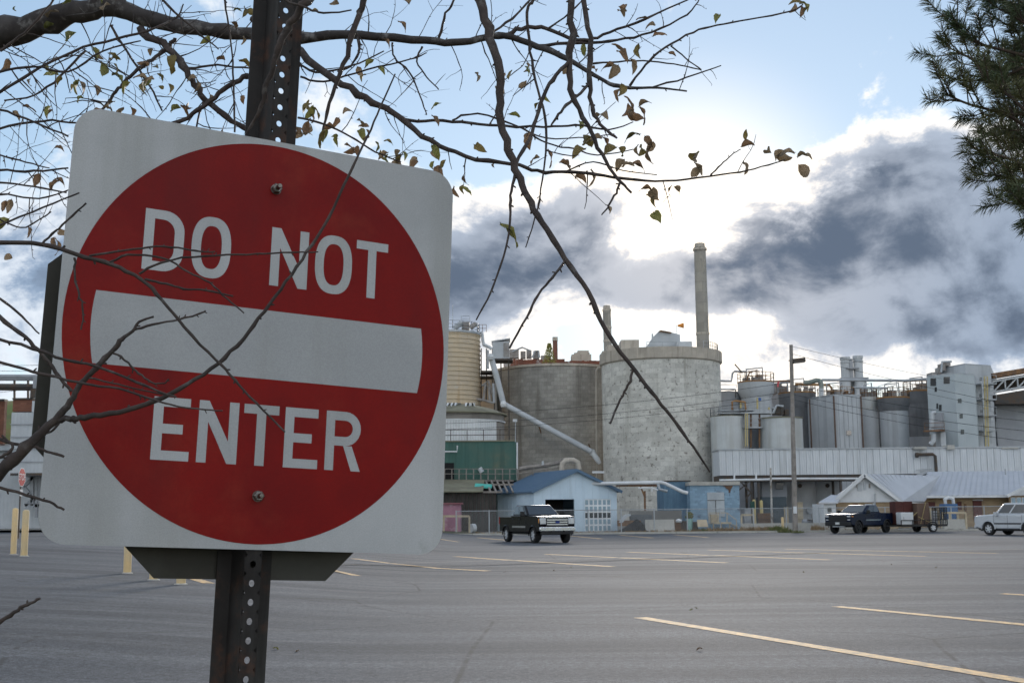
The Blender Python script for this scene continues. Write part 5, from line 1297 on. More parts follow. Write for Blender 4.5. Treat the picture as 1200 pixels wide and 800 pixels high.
for u in (880, 888, 984, 1088, 1180):
    p = at(u, 560, GY + .6)
    for dy in (.4, 3.4): MB().bar(Vector((p.x, GY + dy, 0)), Vector((p.x, GY + dy, zb0 - .6)), .22).build('stilt', M_dsteel, gal)
for (a, b) in (((866, 574), (880, 562)), ((880, 577), (866, 562)), ((874, 584), (882, 574))): MB().bar(at(*a, GY + .2), at(*b, GY + .2), .14).build('brace', M_dsteel, gal)
MB().tube(P3((1074, 532.5, GY - .5), (1093, 532, GY - .5), (1096, 534, GY - .5), (1097.5, 556, GY - .5)), .16, 8).build('cable_tray', M_dsteel, gal)
MB().tube(P3((1073, 533, GY - .4), (1076, 533, GY - .4)), .25, 8).build('tray_box', M_dsteel, gal)
for v in (549.5, 554): MB().bar(at(1074, v + 1, GY - .4), at(1092, v, GY - .4), .12).build('landing_rail', M_galv, gal)
lp = T('lagged_pipe', 'thin white lagged pipe strung under the gallery', 'pipe', at(900, 560, 118))
MB().tube(P3((843, 562.5, 118), (900, 561.5, 118), (905, 560.6, 118), (1006, 560.6, 118)), .11, 10).build('run', M_white, lp)
for u in (860.5, 886): MB().cyl(at(u, 562, 118), at(u, 554, 118), .09).build('hanger', M_white, lp)
vp = T('striped_post', 'slim dark and white mottled post standing under the gallery', 'post', (at(904, 600, 112).x, 112, 0))
b_ = at(904.5, 612, 112); tp_ = at(902, 528, 112); tm = at(903, 548, 112)
MB().cyl((b_.x, 112, 0), tm, .10, .09).build('lower_post', mat('mottled', (.2, .17, .14), (.55, .53, .5), 2.5, .8), vp); MB().cyl(tm, tp_, .07).build('upper_pipe', M_white, vp)

# ------------------------------------------------------------------ tanks under and behind the gallery
M_wt = mat('dull_white_tank', (0.50, 0.50, 0.50), (0.44, 0.44, 0.44), .6, .7, streak=((.32, .31, .30), .4, 1.2, .52))
M_gt = mat('grey_tank', (0.33, 0.34, 0.36), (0.28, 0.29, 0.31), .5, .7, streak=((.20, .20, .21), .45, 1.0, .5))
for (u, half, vt, Y, m_, lab) in ((936, 19.5, 556, 131, M_wt, 'short white tank under the gallery just right of the timber pole'), (968, 17, 556, 131, M_wt, 'short white tank under the gallery behind the small white annex'), (905, 16, 556, 134, M_gt, 'short grey tank under the gallery left of the timber pole')):
    t, c, r, zt, _ = drum('short_tank', lab, 'tank', u, vt, half, Y, m_, n=40, group='short tanks under the gallery')
    p = Vector((c.x - .2 * r, Y - r * .99, 4.2)); MB().cyl(p, p + Vector((0, -.12, 0)), .22).build('port', M_dsteel, t)
    MB().cyl(Vector((c.x + .3 * r, Y - r * .98, 1.6)), Vector((c.x + .3 * r, Y - r - .4, 1.6)), .35).build('manhole', M_galv, t)
    MB().box(c.x + r * .4, c.x + r * .75, Y - r * .95, Y - r * .86, zt - .5, zt - .1).build('label_plate', M_rust, t)
t, *_ = boxthing('dark_shed', 'dark blue-grey shed base under the gallery left of the timber pole', 'shed', 893, 582, 922, 615, 126.5, 3, mat('slate_wall', (.10, .125, .14), (.075, .09, .1), .8, .8), grounded=True)
q = rect(912, 576, 919.5, 589, 126); 
q = rect(911, 565, 919, 573, 126.4); t2, *_ = boxthing('grey_panel_house', 'grey panel house above the dark shed base', 'hut', 893, 557, 922, 582, 127.2, 3, M_gt)
MB().box(q[0], q[1], 127.0, 127.18, q[2], q[3]).build('window', M_glass, t2)
t, *_ = boxthing('corner_block', 'pale block wall stub behind the stilts next to the blue hut', 'wall', 867, 560, 893, 600, 136, 2, M_gt, grounded=True)
for (u, lab) in ((884, 'yellow guard post under the gallery next to the dark stilt'), (892.5, 'yellow guard post under the gallery close to the slate shed')):
    p = at(u, 600, 119); q = at(u, 585 if u < 890 else 586, 119)
    tag(MB().lathe([(.16, 0), (.16, q.z - .1), (.1, q.z), (.01, q.z + .02)], (p.x, 119), 14).build('guard_post', M_ypaint), lab, 'guard post', 'yellow guard posts')
for (u0, v0, u1, v1, Y, m_, nm, lab, cat) in ((935, 588, 941, 606, 116, M_wood, 'plywood_sheet', 'tan plywood sheet leaning right behind the timber pole', 'plywood'), (920, 594, 924, 606, 116, M_wood, 'plywood_sheet', 'small plywood sheet left of the timber pole', 'plywood'),
                                            (889, 601, 906, 611, 114, M_rust, 'steel_skip', 'low brown steel skip behind the fence near the striped post', 'skip'), (873, 596, 880, 609, 115, M_galv, 'valve_skid', 'grey valve skid beside the blue hut', 'machinery'), (880, 587, 884.5, 595, 113, mat('dark_green_paint', (.03, .09, .07), None, 2, .6), 'green_motor', 'dark green motor on a stand beside the yellow guard post', 'motor')):
    t, xa, xb, za, zb_ = boxthing(nm, lab, cat, u0, v0, u1, v1, Y, .5, m_, grounded=(nm != 'green_motor'))
    if nm == 'green_motor': MB().bar(Vector(((xa + xb) / 2, Y + .25, 0)), Vector(((xa + xb) / 2, Y + .25, za)), .12).build('stand', M_dsteel, t)
    else:
        for k in range(4): MB().box(xa - .02, xb + .02, Y - .05, Y - .01, za + .1 + (zb_ - za - .2) * k / 3, za + .17 + (zb_ - za - .2) * k / 3).build('rib', m_, t)
for i, (u, v) in enumerate(((950, 598), (957, 600), (963, 597), (945, 602), (970, 603))):
    p = at(u, v, 114); t = T('pump_set', ('small grey pump set before the white tanks', 'low dark pump before the white tanks', 'upright grey pump beside the small annex', 'squat pump at the foot of the plywood sheet', 'dark pump nearest the annex wall')[i], 'pump', (p.x, 114, 0), 0, 'pumps by the white tanks')
    MB().cyl((-.4, 0, .5), (.4, 0, .5), .28, n=12).build('motor', M_gt if i % 2 else M_dsteel, t, True); MB().box(-.5, .5, -.3, .3, 0, .22).build('base', M_conc, t, True); MB().tube([(.35, 0, .6), (.35, 0, p.z), (.6, 0, p.z + .15)], .07, 7).build('pipe', M_galv, t, True)

# ------------------------------------------------------------------ silos behind the gallery
M_st = mat('streaked_steel_tank', (0.52, 0.54, 0.54), (0.46, 0.47, 0.47), .6, .5, .1, streak=((.33, .32, .29), .55, 1.2, .46))
M_si = mat('grey_silo', (0.48, 0.50, 0.52), (0.42, 0.44, 0.46), .5, .65, streak=((.22, .22, .23), .45, 1.1, .5))
M_dk = mat('dark_silo', (0.16, 0.165, 0.175), (0.12, 0.125, 0.135), .5, .7, streak=((.08, .08, .085), .6, 1.2, .48))
M_orange = mat('rust_orange_rail', (0.36, 0.20, 0.08), (0.26, 0.14, 0.06), 1.5, .8)
def collar(t, c, r, Y, z0, z1, m, flare=1.14, skirt=.8):
    MB().lathe([(r * 1.005, z0 - skirt), (r * flare, z0), (r * flare, z1), (r * 1.0, z1)], (c.x, Y), 48, False).build('collar', m, t)
def deck_gear(t, c, r, Y, z, seed, m=None):
    g = random.Random(seed)
    rail(t, ringpts((c.x, Y), r, z, 16), 1.05, .035, 2, m=m or M_orange)
    mb = MB()
    for _ in range(7):
        a = g.uniform(math.pi, 2 * math.pi); q = g.uniform(.1, .8) * r; x, y = c.x + q * math.cos(a), Y + q * math.sin(a); s = g.uniform(.12, .35)
        mb.box(x - s, x + s, y - s, y + s, z, z + g.uniform(.3, .9))
        mb.tube([Vector((x, y, z)), Vector((x, y, z + s * 4)), Vector((x + g.uniform(-1, 1), y, z + s * 4))], .05, 5)
    mb.build('deck_gear', M_mach, t)
    MB().tube([Vector((c.x - r * .5, Y, z)), Vector((c.x - r * .5, Y, z + 1.6)), Vector((c.x + r * .4, Y, z + 1.8)), Vector((c.x + r * .4, Y, z))], .1, 7).build('pipe_loop', M_galv, t)
def roofed(t, c, r, Y, z, m): MB().lathe([(r, z), (r * 1.02, z + .08), (.05, z + .3)], (c.x, Y), 40).build('roof', m, t)
# front row
t, c, r, zt, _ = drum('steel_tank', 'short streaked white steel tank tucked against the pale concrete tank', 'tank', 852, 487, 19.5, 138, M_st, n=48); roofed(t, c, r, 138, zt, M_moss); rail(t, ringpts((c.x, 138), r, zt + .1, 14), .9, .03, m=M_galv)
t, c, r, zt, _ = drum('steel_tank', 'short wide streaked white steel tank with a mossy rim, behind the timber pole', 'tank', 914.5, 488.5, 25, 138, M_st, n=56); roofed(t, c, r, 138, zt, M_moss); hoops(t, c, r, [zt], .12, .08, M_moss, 'mossy_rim')
# walkway and yellow ladder between them
wk = T('steel_walkway', 'grey steel walkway with yellow ladder between the two streaked tanks', 'walkway', at(877, 523, 137))
for (u0, u1, v) in ((843, 884, 480.5), (843, 905, 484), (870, 892, 501)):
    a0, a1, b0, b1 = rect(u0, v - .7, u1, v + .7, 137); MB().box(a0, a1, 136.6, 138.5, b0, b1).build('deck', M_galv, wk)
    rail(wk, [Vector((a0, 136.6, b1)), Vector((a1, 136.6, b1))], .95, .03, 2, m=M_galv)
mb = MB()
for u in (873.5, 876): mb.bar(at(u, 523, 136.3), at(u, 484, 136.3), .09)
for i in range(14): v = 485 + i * 2.7; mb.bar(at(873.5, v, 136.3), at(876, v, 136.3), .06)
mb.build('ladder', M_ypaint, wk)
for q in ([(858, 480), (858, 470.5), (862, 469.5), (873, 471), (874, 480)], [(887.5, 479), (887.5, 466)], [(868, 478), (868, 472)], [(901, 480), (901, 477)]): MB().tube([at(u, v, 136.4) for u, v in q], .11, 7).build('guard_pipe', M_ypaint if q[0][0] != 858 else M_orange, wk)
for u in (847, 880, 890): MB().bar(at(u, 524, 137.3), at(u, 483, 137.3), .18).build('column', M_rust, wk)
x0, x1, z0, z1 = rect(879, 502, 891, 524, 140); MB().box(x0, x1, 140, 141, 0, z1).build('shaft', M_gt, wk)
# second row
t, c, r, zt, _ = drum('collared_silo', 'grey silo with a wide collar and orange-rimmed deck next to the pale concrete tank', 'silo', 885.5, 447, 17.6, 150, M_si, n=56)
collar(t, c, r, 150, at(885, 457, 148).z, zt, M_si, 1.2); MB().lathe([(r * 1.22, zt), (r * 1.22, zt + .15), (.1, zt + .18)], (c.x, 150), 48).build('deck', M_orange, t); deck_gear(t, c, r * 1.2, 150, zt + .15, 1)
MB().bar(at(870, 437, 149), at(861, 426.5, 149), .14).build('boom', M_dsteel, t)
MB().tube(P3((840, 446, 150), (857, 446.5, 150), (858.5, 437, 150), (861, 435, 150), (875, 435.5, 150)), .13, 8).build('feed_pipe', M_galv, t)
MB().tube(P3((875, 446, 149), (878, 437, 149), (887, 433.5, 149), (887.5, 446, 149)), .1, 7).build('vent_frame', M_rust, t)
MB().box(*(lambda q: (q[0], q[1], 147.5, 147.7, q[2], q[3]))(rect(888.5, 466, 892, 469, 147.5))).build('blue_box', mat('blue_box', (.05, .13, .4), None, 2, .6), t)
t, c, r, zt, _ = drum('grey_drum', 'dull grey drum behind the walkway beside the pale concrete tank', 'tank', 850, 459, 19, 152, M_gt, n=48); roofed(t, c, r, 152, zt, M_gt); rail(t, P3((842, 453.8, 149), (863, 453.8, 149)), .35, .04, 1, m=M_galv)
t, c, r, zt, _ = drum('collared_silo', 'dark weathered collared silo right behind the timber pole', 'silo', 934, 460, 18.5, 152, M_dk, n=56)
collar(t, c, r, 152, at(934, 470, 150).z, zt, M_dk, 1.16); MB().lathe([(r * 1.18, zt), (r * 1.18, zt + .18), (.1, zt + .2)], (c.x, 152), 48).build('deck', M_orange, t); deck_gear(t, c, r * 1.15, 152, zt + .2, 2, M_galv)
t, c, r, zt, _ = drum('collared_silo', 'grey-blue silo with a bright collar touching the tall panelled block', 'silo', 1018, 464.5, 9.6, 152, M_si, n=40)
collar(t, c, r, 152, at(1018, 472, 150).z, zt, M_st, 1.12); deck_gear(t, c, r, 152, zt, 3)
t, c, r, zt, _ = drum('collared_silo', 'pale silo under a black collar with an orange deck, left of the grey tower', 'silo', 1046.5, 466, 16, 150, M_si, n=56)
collar(t, c, r, 150, at(1046, 473, 148).z, zt, M_dk, 1.15); MB().lathe([(r * 1.17, zt), (r * 1.17, zt + .2), (.1, zt + .2)], (c.x, 150), 48).build('deck', M_orange, t); deck_gear(t, c, r * 1.15, 150, zt + .2, 4)
rail(t, P3((1030, 462, 147), (1051, 455, 147)), 1.0, .04, 2, m=M_galv)
t, c, r, zt, _ = drum('dark_silo', 'black-streaked silo with a black band, tucked behind the grey tower corner', 'silo', 1075, 458, 14.5, 156, M_dk, n=56)
collar(t, c, r, 156, at(1075, 465, 154).z, zt, M_dk, 1.1); MB().lathe([(r * 1.12, zt), (r * 1.12, zt + .2), (.1, zt + .2)], (c.x, 156), 48).build('deck', M_orange, t); deck_gear(t, c, r * 1.1, 156, zt + .2, 5)
MB().lathe([(r * 1.01, 0), (r * 1.01, at(1075, 512, 156).z)], (c.x, 156), 48, False).build('lower_band', M_gt, t)
# flat panelled block
x0, x1, z0, z1 = rect(957, 465, 1009, 526, 146)
pb_ = T('panelled_block', 'tall pale grey panelled block with brown corner strips among the silos', 'building', ((x0 + x1) / 2, 146, 0))
xm = at(977, 470, 145).x
q = [Vector((x0, 149, 0)), Vector((xm, 145, 0)), Vector((x1, 145.6, 0)), Vector((x1, 152, 0)), Vector((x0, 152, 0))]
MB().prism(q, (0, 0, z1)).build('body', M_si, pb_)
for p_ in (q[0], q[1], q[2]): MB().box(-.08, .08, -.08, .08, 0, z1 + .05, Matrix.Translation(p_ + Vector((0, -.05, 0)))).build('corner_strip', mat('brown_strip', (.13, .085, .065), None, 2, .8), pb_)
MB().prism([p_ + Vector((0, 0, z1 + .003)) for p_ in q], (0, 0, .25)).build('roof_edge', M_galv, pb_)
for (a, b, n_) in ((q[1], q[2], 6), (q[0], q[1], 3)):
    for i in range(1, n_):
        p_ = a.lerp(b, i / n_); MB().box(-.03, .03, -.03, .03, 0.02, z1, Matrix.Translation(p_)).build('panel_joint', M_gt, pb_)
wq = rect(992.5, 504, 998, 509.5, 145); MB().box(wq[0], wq[1], 145.15, 145.3, wq[2], wq[3]).build('window', M_glass, pb_)
deck_gear(pb_, Vector((q[2].x - 2.2, 0, 0)), 2.2, 148.5, z1 + .25, 8)
mb = MB()
for u in (975, 980, 986, 991, 998): a0, a1, b0, b1 = rect(u, 456 + (u % 3) * 2, u + 3.5, 465, 148); mb.box(a0, a1, 148, 149.5, z1 + .2, b1)
mb.build('roof_gear', M_rust, pb_)
# duct elbow and twin stacks
du = T('green_duct', 'fat green-grey duct elbow standing beside the panelled block', 'duct', at(962.5, 466, 147))
MB().tube(P3((962.5, 474, 147.5), (962.5, 452, 147.5), (962, 448.5, 147.5), (960, 446, 147.5), (956.5, 445.5, 147.6), (948, 448, 148), (942, 448, 148)), [.28, .28, .3, .3, .3, .28, .26], 14).build('elbow', mat('green_grey', (.16, .20, .18), (.30, .31, .28), 1.2, .6), du)
MB().cyl(*P3((962.5, 474, 147.4), (962.5, 455, 147.4)), .30).build('sleeve', M_ltg, du)
tw = T('twin_stacks', 'pair of pale steel stacks joined side by side above the panelled block', 'stack', (at(998, 440, 190).x, 190, 0))
for (u, vt, lab) in ((990, 418.5, 0), (1005, 417, 0)):
    p = at(u, vt, 190); MB().lathe([(.72, 10), (.72, p.z - .5), (.80, p.z - .45), (.80, p.z)], (p.x, 190), 28).build('stack', M_ltg, tw)
    MB().lathe([(.73, p.z - 1.0), (.82, p.z - .95), (.82, p.z - .8), (.73, p.z - .75)], (p.x, 190), 28, False).build('band', M_galv, tw)
for v, u0, u1 in ((443.5, 984, 1016), (432, 990, 1005)): a0, a1, b0, b1 = rect(u0, v - .8, u1, v + .8, 190); MB().box(a0, a1, 189, 191.3, b0, b1).build('platform', M_gt, tw)
for u in (986, 1014): MB().bar(Vector((at(u, 460, 190).x, 190, 0)), at(u, 443, 190), .3).build('leg', M_gt, tw)
a0, a1, b0, b1 = rect(986, 445, 1013, 472, 191); MB().box(a0, a1, 191, 192, 0, b1).build('lower_casing', M_ltg, tw)
MB().box(*(lambda q: (q[0], q[1], 189.5, 189.9, q[2], q[3]))(rect(996, 420, 1000, 443, 189.5))).build('web', M_gt, tw)
# long pipe bridges
for k, (pts, rad, m_, lab) in enumerate((([(963, 445, 150), (1060, 445.8, 150), (1086, 444, 152)], .17, M_galv, 'long grey pipe strung level from the green duct to the grey tower'), ([(1000, 454, 149), (1040, 454.6, 149)], .14, M_galv, 'short grey pipe run over the panelled block roof'),
                          ([(932, 450, 150), (972, 451, 150), (975, 456, 150)], .16, M_orange, 'rusty orange pipe bridge passing behind the timber pole'), ([(905, 447, 152), (928, 446, 152)], .12, M_rust, 'thin rusty pipe left of the timber pole'), ([(842, 456, 149), (862, 456, 149)], .1, M_galv, 'thin grey pipe touching the rim of the pale concrete tank'))):
    t = T('pipe_bridge', lab, 'pipe', at(*pts[0])); MB().tube(P3(*pts), rad, 8).build('run', m_, t)
    for (u, v, Y) in (pts[0], pts[-1]): MB().bar(at(u, v, Y), at(u, v + 10, Y + .2), .1).build('hanger', M_dsteel, t)
fl = T('red_pennant', 'small red pennant on a mast between the collared silos', 'flag', at(907, 457, 149)); MB().cyl(*P3((907, 462, 149), (907, 437, 149)), .03).build('mast', M_galv, fl)
MB().prism(P3((911, 447, 149), (913.5, 446.5, 149), (912.5, 453.5, 149), (910.5, 453, 149)), (0, .03, 0)).build('cloth', mat('faded_red', (.62, .12, .13), None, 2, .8), fl)
clutter('rusty pipe gear on the deck left of the timber pole', [(909, 450, 916, 460), (917, 452, 923, 460), (905, 456, 910, 462)], 153, m=M_mach, pipes=[[(906, 450), (930, 447), .12], [(912, 470), (912, 446), (922, 446), .1]])
x0, x1, z0, z1 = rect(900, 460, 918, 490, 156); tag(MB().box(x0, x1, 156, 158, 0, z1).build('grey_backing_wall', M_gt), 'plain grey wall filling the gap between the two collared silos', 'wall')
clutter('dark valve gear on the streaked tank roof', [(908, 477, 914, 485), (915, 474, 919, 485), (921, 479, 926, 486)], 139, m=M_dsteel, pipes=[[(906, 484), (910, 475), (918, 476), .14], [(903, 486), (903, 478), (908, 478), .1]])
x0, x1, z0, z1 = rect(1027, 470, 1034, 526, 157); tag(MB().box(x0, x1, 157, 158, 0, z1).build('gap_shade_sheet', M_dk), 'dark sheet standing in for the shade in the gap left of the pale silo with the black collar', 'wall')  # added dark sheet, paints the shade in the gap between the silos

# grey tower
tw = T('grey_tower', 'tall pale grey sheet-metal tower with small windows and a yellow caged ladder', 'building', (at(1125, 520, 140).x, 140, 0))
M_tow = mat('tower_sheet', (0.42, 0.46, 0.48), (0.38, 0.42, 0.44), .5, .6, streak=((.33, .35, .35), .35, 1, .55), ribs=(0, .35, .2))
def twp(u, v, Y): p = at(u, v, Y); return Vector((p.x, Y, 0))
zl = at(1120, 438, 140).z
base = [twp(1088, 480, 143), twp(1121, 480, 140), twp(1144, 480, 141.5), twp(1147, 480, 150), twp(1100, 480, 152)]
MB().prism(base, (0, 0, zl)).build('front_block', M_tow, tw)
MB().prism([p + Vector((0, 0, zl + .003)) for p in base], (0, 0, .15)).build('roof_edge', M_galv, tw)
zu = at(1140, 428, 146).z
up_ = [twp(1103, 480, 150), twp(1134, 480, 145.5), twp(1164, 480, 147.5), twp(1168, 480, 158), twp(1110, 480, 158)]
MB().prism([p + Vector((0, 0, 0)) for p in up_], (0, 0, zu)).build('rear_block', M_si, tw)
MB().prism([p + Vector((0, 0, zu + .003)) for p in up_], (0, 0, .18)).build('roof_edge', M_galv, tw)
def tw_face(u0, v0, u1, v1, a, b, name='window', m=None, out=.04):
    """a small box set on the wall that runs from ground point a to b"""
    n = Vector((b.y - a.y, -(b.x - a.x), 0)).normalized(); d = (b - a).normalized()
    pts = []
    for (u, v) in ((u0, v1), (u1, v1), (u1, v0), (u0, v0)):
        r_ = ray(u, v); t_ = (a - EYE).dot(n) / r_.dot(n); pts.append(EYE + r_ * t_ + n * .003)
    return MB().prism(pts, n * out).build(name, m or M_glass, tw)
for (u0, v0, u1, v1) in ((1090.5, 443, 1097, 452), (1106, 441.5, 1113, 449.5), (1095.5, 453.5, 1098, 459), (1097.5, 472.5, 1099.5, 479), (1100.5, 474, 1103.5, 481)): tw_face(u0, v0, u1, v1, base[0], base[1])
for (u0, v0, u1, v1) in ((1122.5, 467, 1126.5, 472), (1124.5, 485, 1128, 490), (1125.8, 503, 1129.5, 508.5)): tw_face(u0, v0, u1, v1, base[1], base[2])
for (u0, v0, u1, v1) in ((1148, 442, 1150, 446), (1148, 461.5, 1150, 465.5), (1149, 480, 1151, 483.5)): tw_face(u0, v0, u1, v1, up_[1], up_[2])
for i, v in enumerate((450, 468.5, 487, 505)):
    u = 1149 + i * .6; p = at(u, v, 144.5); q = at(1168, v, 145.5); MB().prism([p, q, q + Vector((0, 2.5, 0)), p + Vector((0, 3, 0))], (0, 0, .14)).build('landing', M_galv, tw)
    rail(tw, [p + Vector((0, 0, .14)), q + Vector((0, 0, .14))], .95, .03, 2, m=M_galv)
MB().bar(Vector((at(1153, 500, 144.3).x, 144.3, 0)), at(1151, 449, 144.3), .22).build('stair_post', M_galv, tw)
mb = MB()
for u in (1153.5, 1157): mb.bar(at(u + 1.5, 524, 144.2), at(u, 441, 144.2), .1)
for i in range(42): v = 441 + i * 2; k_ = 1.5 * (v - 441) / 83; mb.bar(at(1153.5 + k_, v, 144.2), at(1157 + k_, v, 144.2), .06)
for i in range(7): v = 445 + i * 11; mb.tube([at(1153 + s, v, 144.2 - .5 * math.sin(math.pi * s / 5)) for s in range(6)], .04, 5)
mb.build('caged_ladder', M_ypaint, tw)
for i, v in enumerate((455, 474, 492, 511)):
    tw_face(1159.5 + i * .6, v - 3, 1164 + i * .6, v + 8, up_[1], up_[2], 'door', M_ltg)
# blower balcony on the tower's left face
MB().prism(P3((1082, 506, 138.5), (1107, 505, 138.5), (1107, 505, 141.5), (1086, 506, 141.5)), (0, 0, .2)).build('balcony', M_rust, tw)
rail(tw, P3((1084, 506, 138.6), (1107, 505, 138.6)), 1.0, .03, 2, m=M_rust)
MB().tube(P3((1091.5, 505, 139), (1092.5, 484, 139), (1096, 483, 139)), .25, 10).build('balcony_pipe', M_ltg, tw)
MB().tube(P3((1094, 508, 139), (1094, 516, 139), (1090, 521, 139)), .28, 10).build('lower_pipe', M_ltg, tw)
tw_face(1095, 483, 1106, 505, base[0], base[1], 'blower_panel', M_gt, .4); tw_face(1093, 509, 1102, 524, base[0], base[1], 'lower_frame', M_mach, .6)
MB().box(*(lambda q: (q[0], q[1], 140, 142, q[2], q[3]))(rect(1102.5, 506, 1108.5, 523, 140))).build('side_cabinet', M_ltg, tw)
clutter('rusty fan gear on the roof of the grey tower', [(1104, 425.5, 1108, 434), (1108, 424, 1115, 428), (1101, 430, 1105, 437), (1092, 436, 1096, 441)], 148, m=M_mach, pipes=[[(1103, 436), (1104, 424), (1115, 423.5), .14]])
clutter('pale lumber and boxes on the gallery roof by the tower', [(1072, 523, 1086, 526), (1112, 521, 1120, 526), (1177, 523.5, 1196, 525.5)], 124.2, m=M_conc)
# far right hall and its truss bridge
hl, x0, x1, z0, z1 = boxthing('grey_hall', 'broad grey metal hall behind the grey tower with a truss bridge over it', 'building', 1168, 471, 1340, 526, 150, 20, M_gt, grounded=True)
MB().box(x0 - .2, x1, 149.7, 170.2, z1 + .003, z1 + .35).build('roof', M_white, hl)
tb = T('truss_bridge', 'pale steel truss conveyor bridge over the far grey hall', 'bridge', at(1180, 470, 148))
za, zb_ = at(1165, 465, 148).z, at(1165, 438.5, 148).z
xs = [at(1163, 450, 148).x + i * 1.55 for i in range(12)]
rise = lambda x: (x - xs[0]) * .16
for z in (za + .6, zb_ - .9): MB().bar(Vector((xs[0], 148, z)), Vector((xs[-1], 148, z + rise(xs[-1]))), .22).build('chord', M_galv, tb)
for i, x in enumerate(xs):
    MB().bar(Vector((x, 148, za + .6 + rise(x))), Vector((x, 148, zb_ - .9 + rise(x))), .16).build('upright', M_galv, tb)
    if i < len(xs) - 1: MB().bar(Vector((x, 148, za + .6 + rise(x))), Vector((xs[i + 1], 148, zb_ - .9 + rise(xs[i + 1]))), .16).build('diagonal', M_galv, tb)
MB().prism([Vector((xs[0], 147.6, zb_ - .5)), Vector((xs[-1], 147.6, zb_ - .5 + rise(xs[-1]))), Vector((xs[-1], 147.6, zb_ + .1 + rise(xs[-1]))), Vector((xs[0], 147.6, zb_ + .1))], (0, 3, 0)).build('roof', M_rust, tb)
MB().prism([Vector((xs[0], 150.4, za + .5)), Vector((xs[-1], 150.4, za + .5 + rise(xs[-1]))), Vector((xs[-1], 150.4, zb_ - .6 + rise(xs[-1]))), Vector((xs[0], 150.4, zb_ - .6))], (0, .1, 0)).build('rear_sheet', M_dsteel, tb)
MB().prism([Vector((xs[0], 147.5, za - .9)), Vector((xs[4], 147.5, za - .9)), Vector((xs[4], 147.5, za + .2 + rise(xs[4]))), Vector((xs[0], 147.5, za + .2))], (0, 3, 0)).build('dark_underside', M_dsteel, tb)
MB().bar(Vector((xs[3], 147.6, za - 1)), Vector((xs[3], 147.6, za + .5 + rise(xs[3]))), .3).build('pier', M_galv, tb)

# ------------------------------------------------------------------ brick office with metal roofs
M_bric = mat('tan_brick', (0.42, 0.31, 0.19), (0.36, 0.26, 0.16), 1.2, .9, blocks=(0, .4, .14, .012, .82))
M_mroof = mat('metal_roof', (0.46, 0.47, 0.50), (0.42, 0.43, 0.46), .6, .45, .2)
M_maroon = mat('maroon_door', (0.11, 0.035, 0.03), None, 2, .7)
of = T('office', 'low tan brick office with white gable and grey standing-seam roofs', 'building', (at(1040, 600, 104).x, 104, 0))
A, B = at(976, 588.5, 103), at(1053, 585, 103)
zE = A.z; pk = at(1011.5, 557, 103)
MB().prism([Vector((A.x, 103, zE)), Vector((B.x, 103, zE)), pk], (0, .25, 0)).build('gable', M_white, of)
MB().box(A.x + .35, B.x - .1, 103.15, 103.5, 0, zE).build('front_wall', M_bric, of)
MB().box(B.x - .4, B.x - .1, 103.51, 108, 0, zE).build('side_wall', M_bric, of)
MB().box(A.x + .35, A.x + .65, 103.51, 110, 0, zE).build('side_wall', M_bric, of)
def roof_plane(pts, name='roof', seams=18, th=.12):
    """a roof slab over four corners (eave a, eave b, ridge b, ridge a) with standing seams"""
    a, b, c_, d = pts; n = (b - a).cross(d - a).normalized()
    if n.z < 0: n = -n
    o = MB().prism([a, b, c_, d], n * th).build(name, M_mroof, of, sharp=20)
    mb = MB()
    for i in range(seams + 1):
        f = i / seams; mb.bar(a.lerp(b, f) + n * (th + .02), d.lerp(c_, f) + n * (th + .02), .05, .06, n)
    mb.build('seams', M_mroof, o)
    return o
rb = at(1100, 556, 110.5)
roof_plane([Vector((B.x + .1, 102.6, zE - .05)), Vector((at(1082, 584, 106.5).x, 106.5, zE - .05)), Vector((rb.x, 110.5, pk.z + .05)), Vector((pk.x, 102.6, pk.z + .05))], seams=16)
roof_plane([Vector((A.x - .2, 102.6, zE - .1)), Vector((A.x + 1.5, 112, zE - .1)), Vector((rb.x, 112, pk.z)), Vector((pk.x, 102.6, pk.z + .04))], seams=16)
for (a, b) in ((Vector((A.x - .35, 102.55, zE - .22)), pk + Vector((0, -.45, .06))), (Vector((B.x + .25, 102.55, zE - .12)), pk + Vector((0, -.45, .06)))): MB().bar(a, b, .08, .3).build('bargeboard', M_white, of)
for (u0, v0, u1, v1, m_, nm) in ((1005, 565, 1010, 575, M_ltg, 'vent_panel'), (1003.5, 567, 1005, 571, M_mach, 'louvre'), (1018, 566.5, 1020, 571.5, M_mach, 'louvre'), (1012, 565, 1015, 574, M_ltg, 'vent_panel')):
    q = rect(u0, v0, u1, v1, 102.95); MB().box(q[0], q[1], 102.94, 102.995, q[2], q[3]).build(nm, m_, of)
for (u0, v0, u1, v1, m_, nm) in ((1000, 590, 1006, 599, M_maroon, 'shutter'), (1014, 590, 1022, 600, M_white, 'window_unit'), (1023, 589, 1025.5, 602, M_white, 'downpipe')):
    q = rect(u0, v0, u1, v1, 103.1); MB().box(q[0], q[1], 103.08, 103.145, q[2], q[3]).build(nm, m_, of)
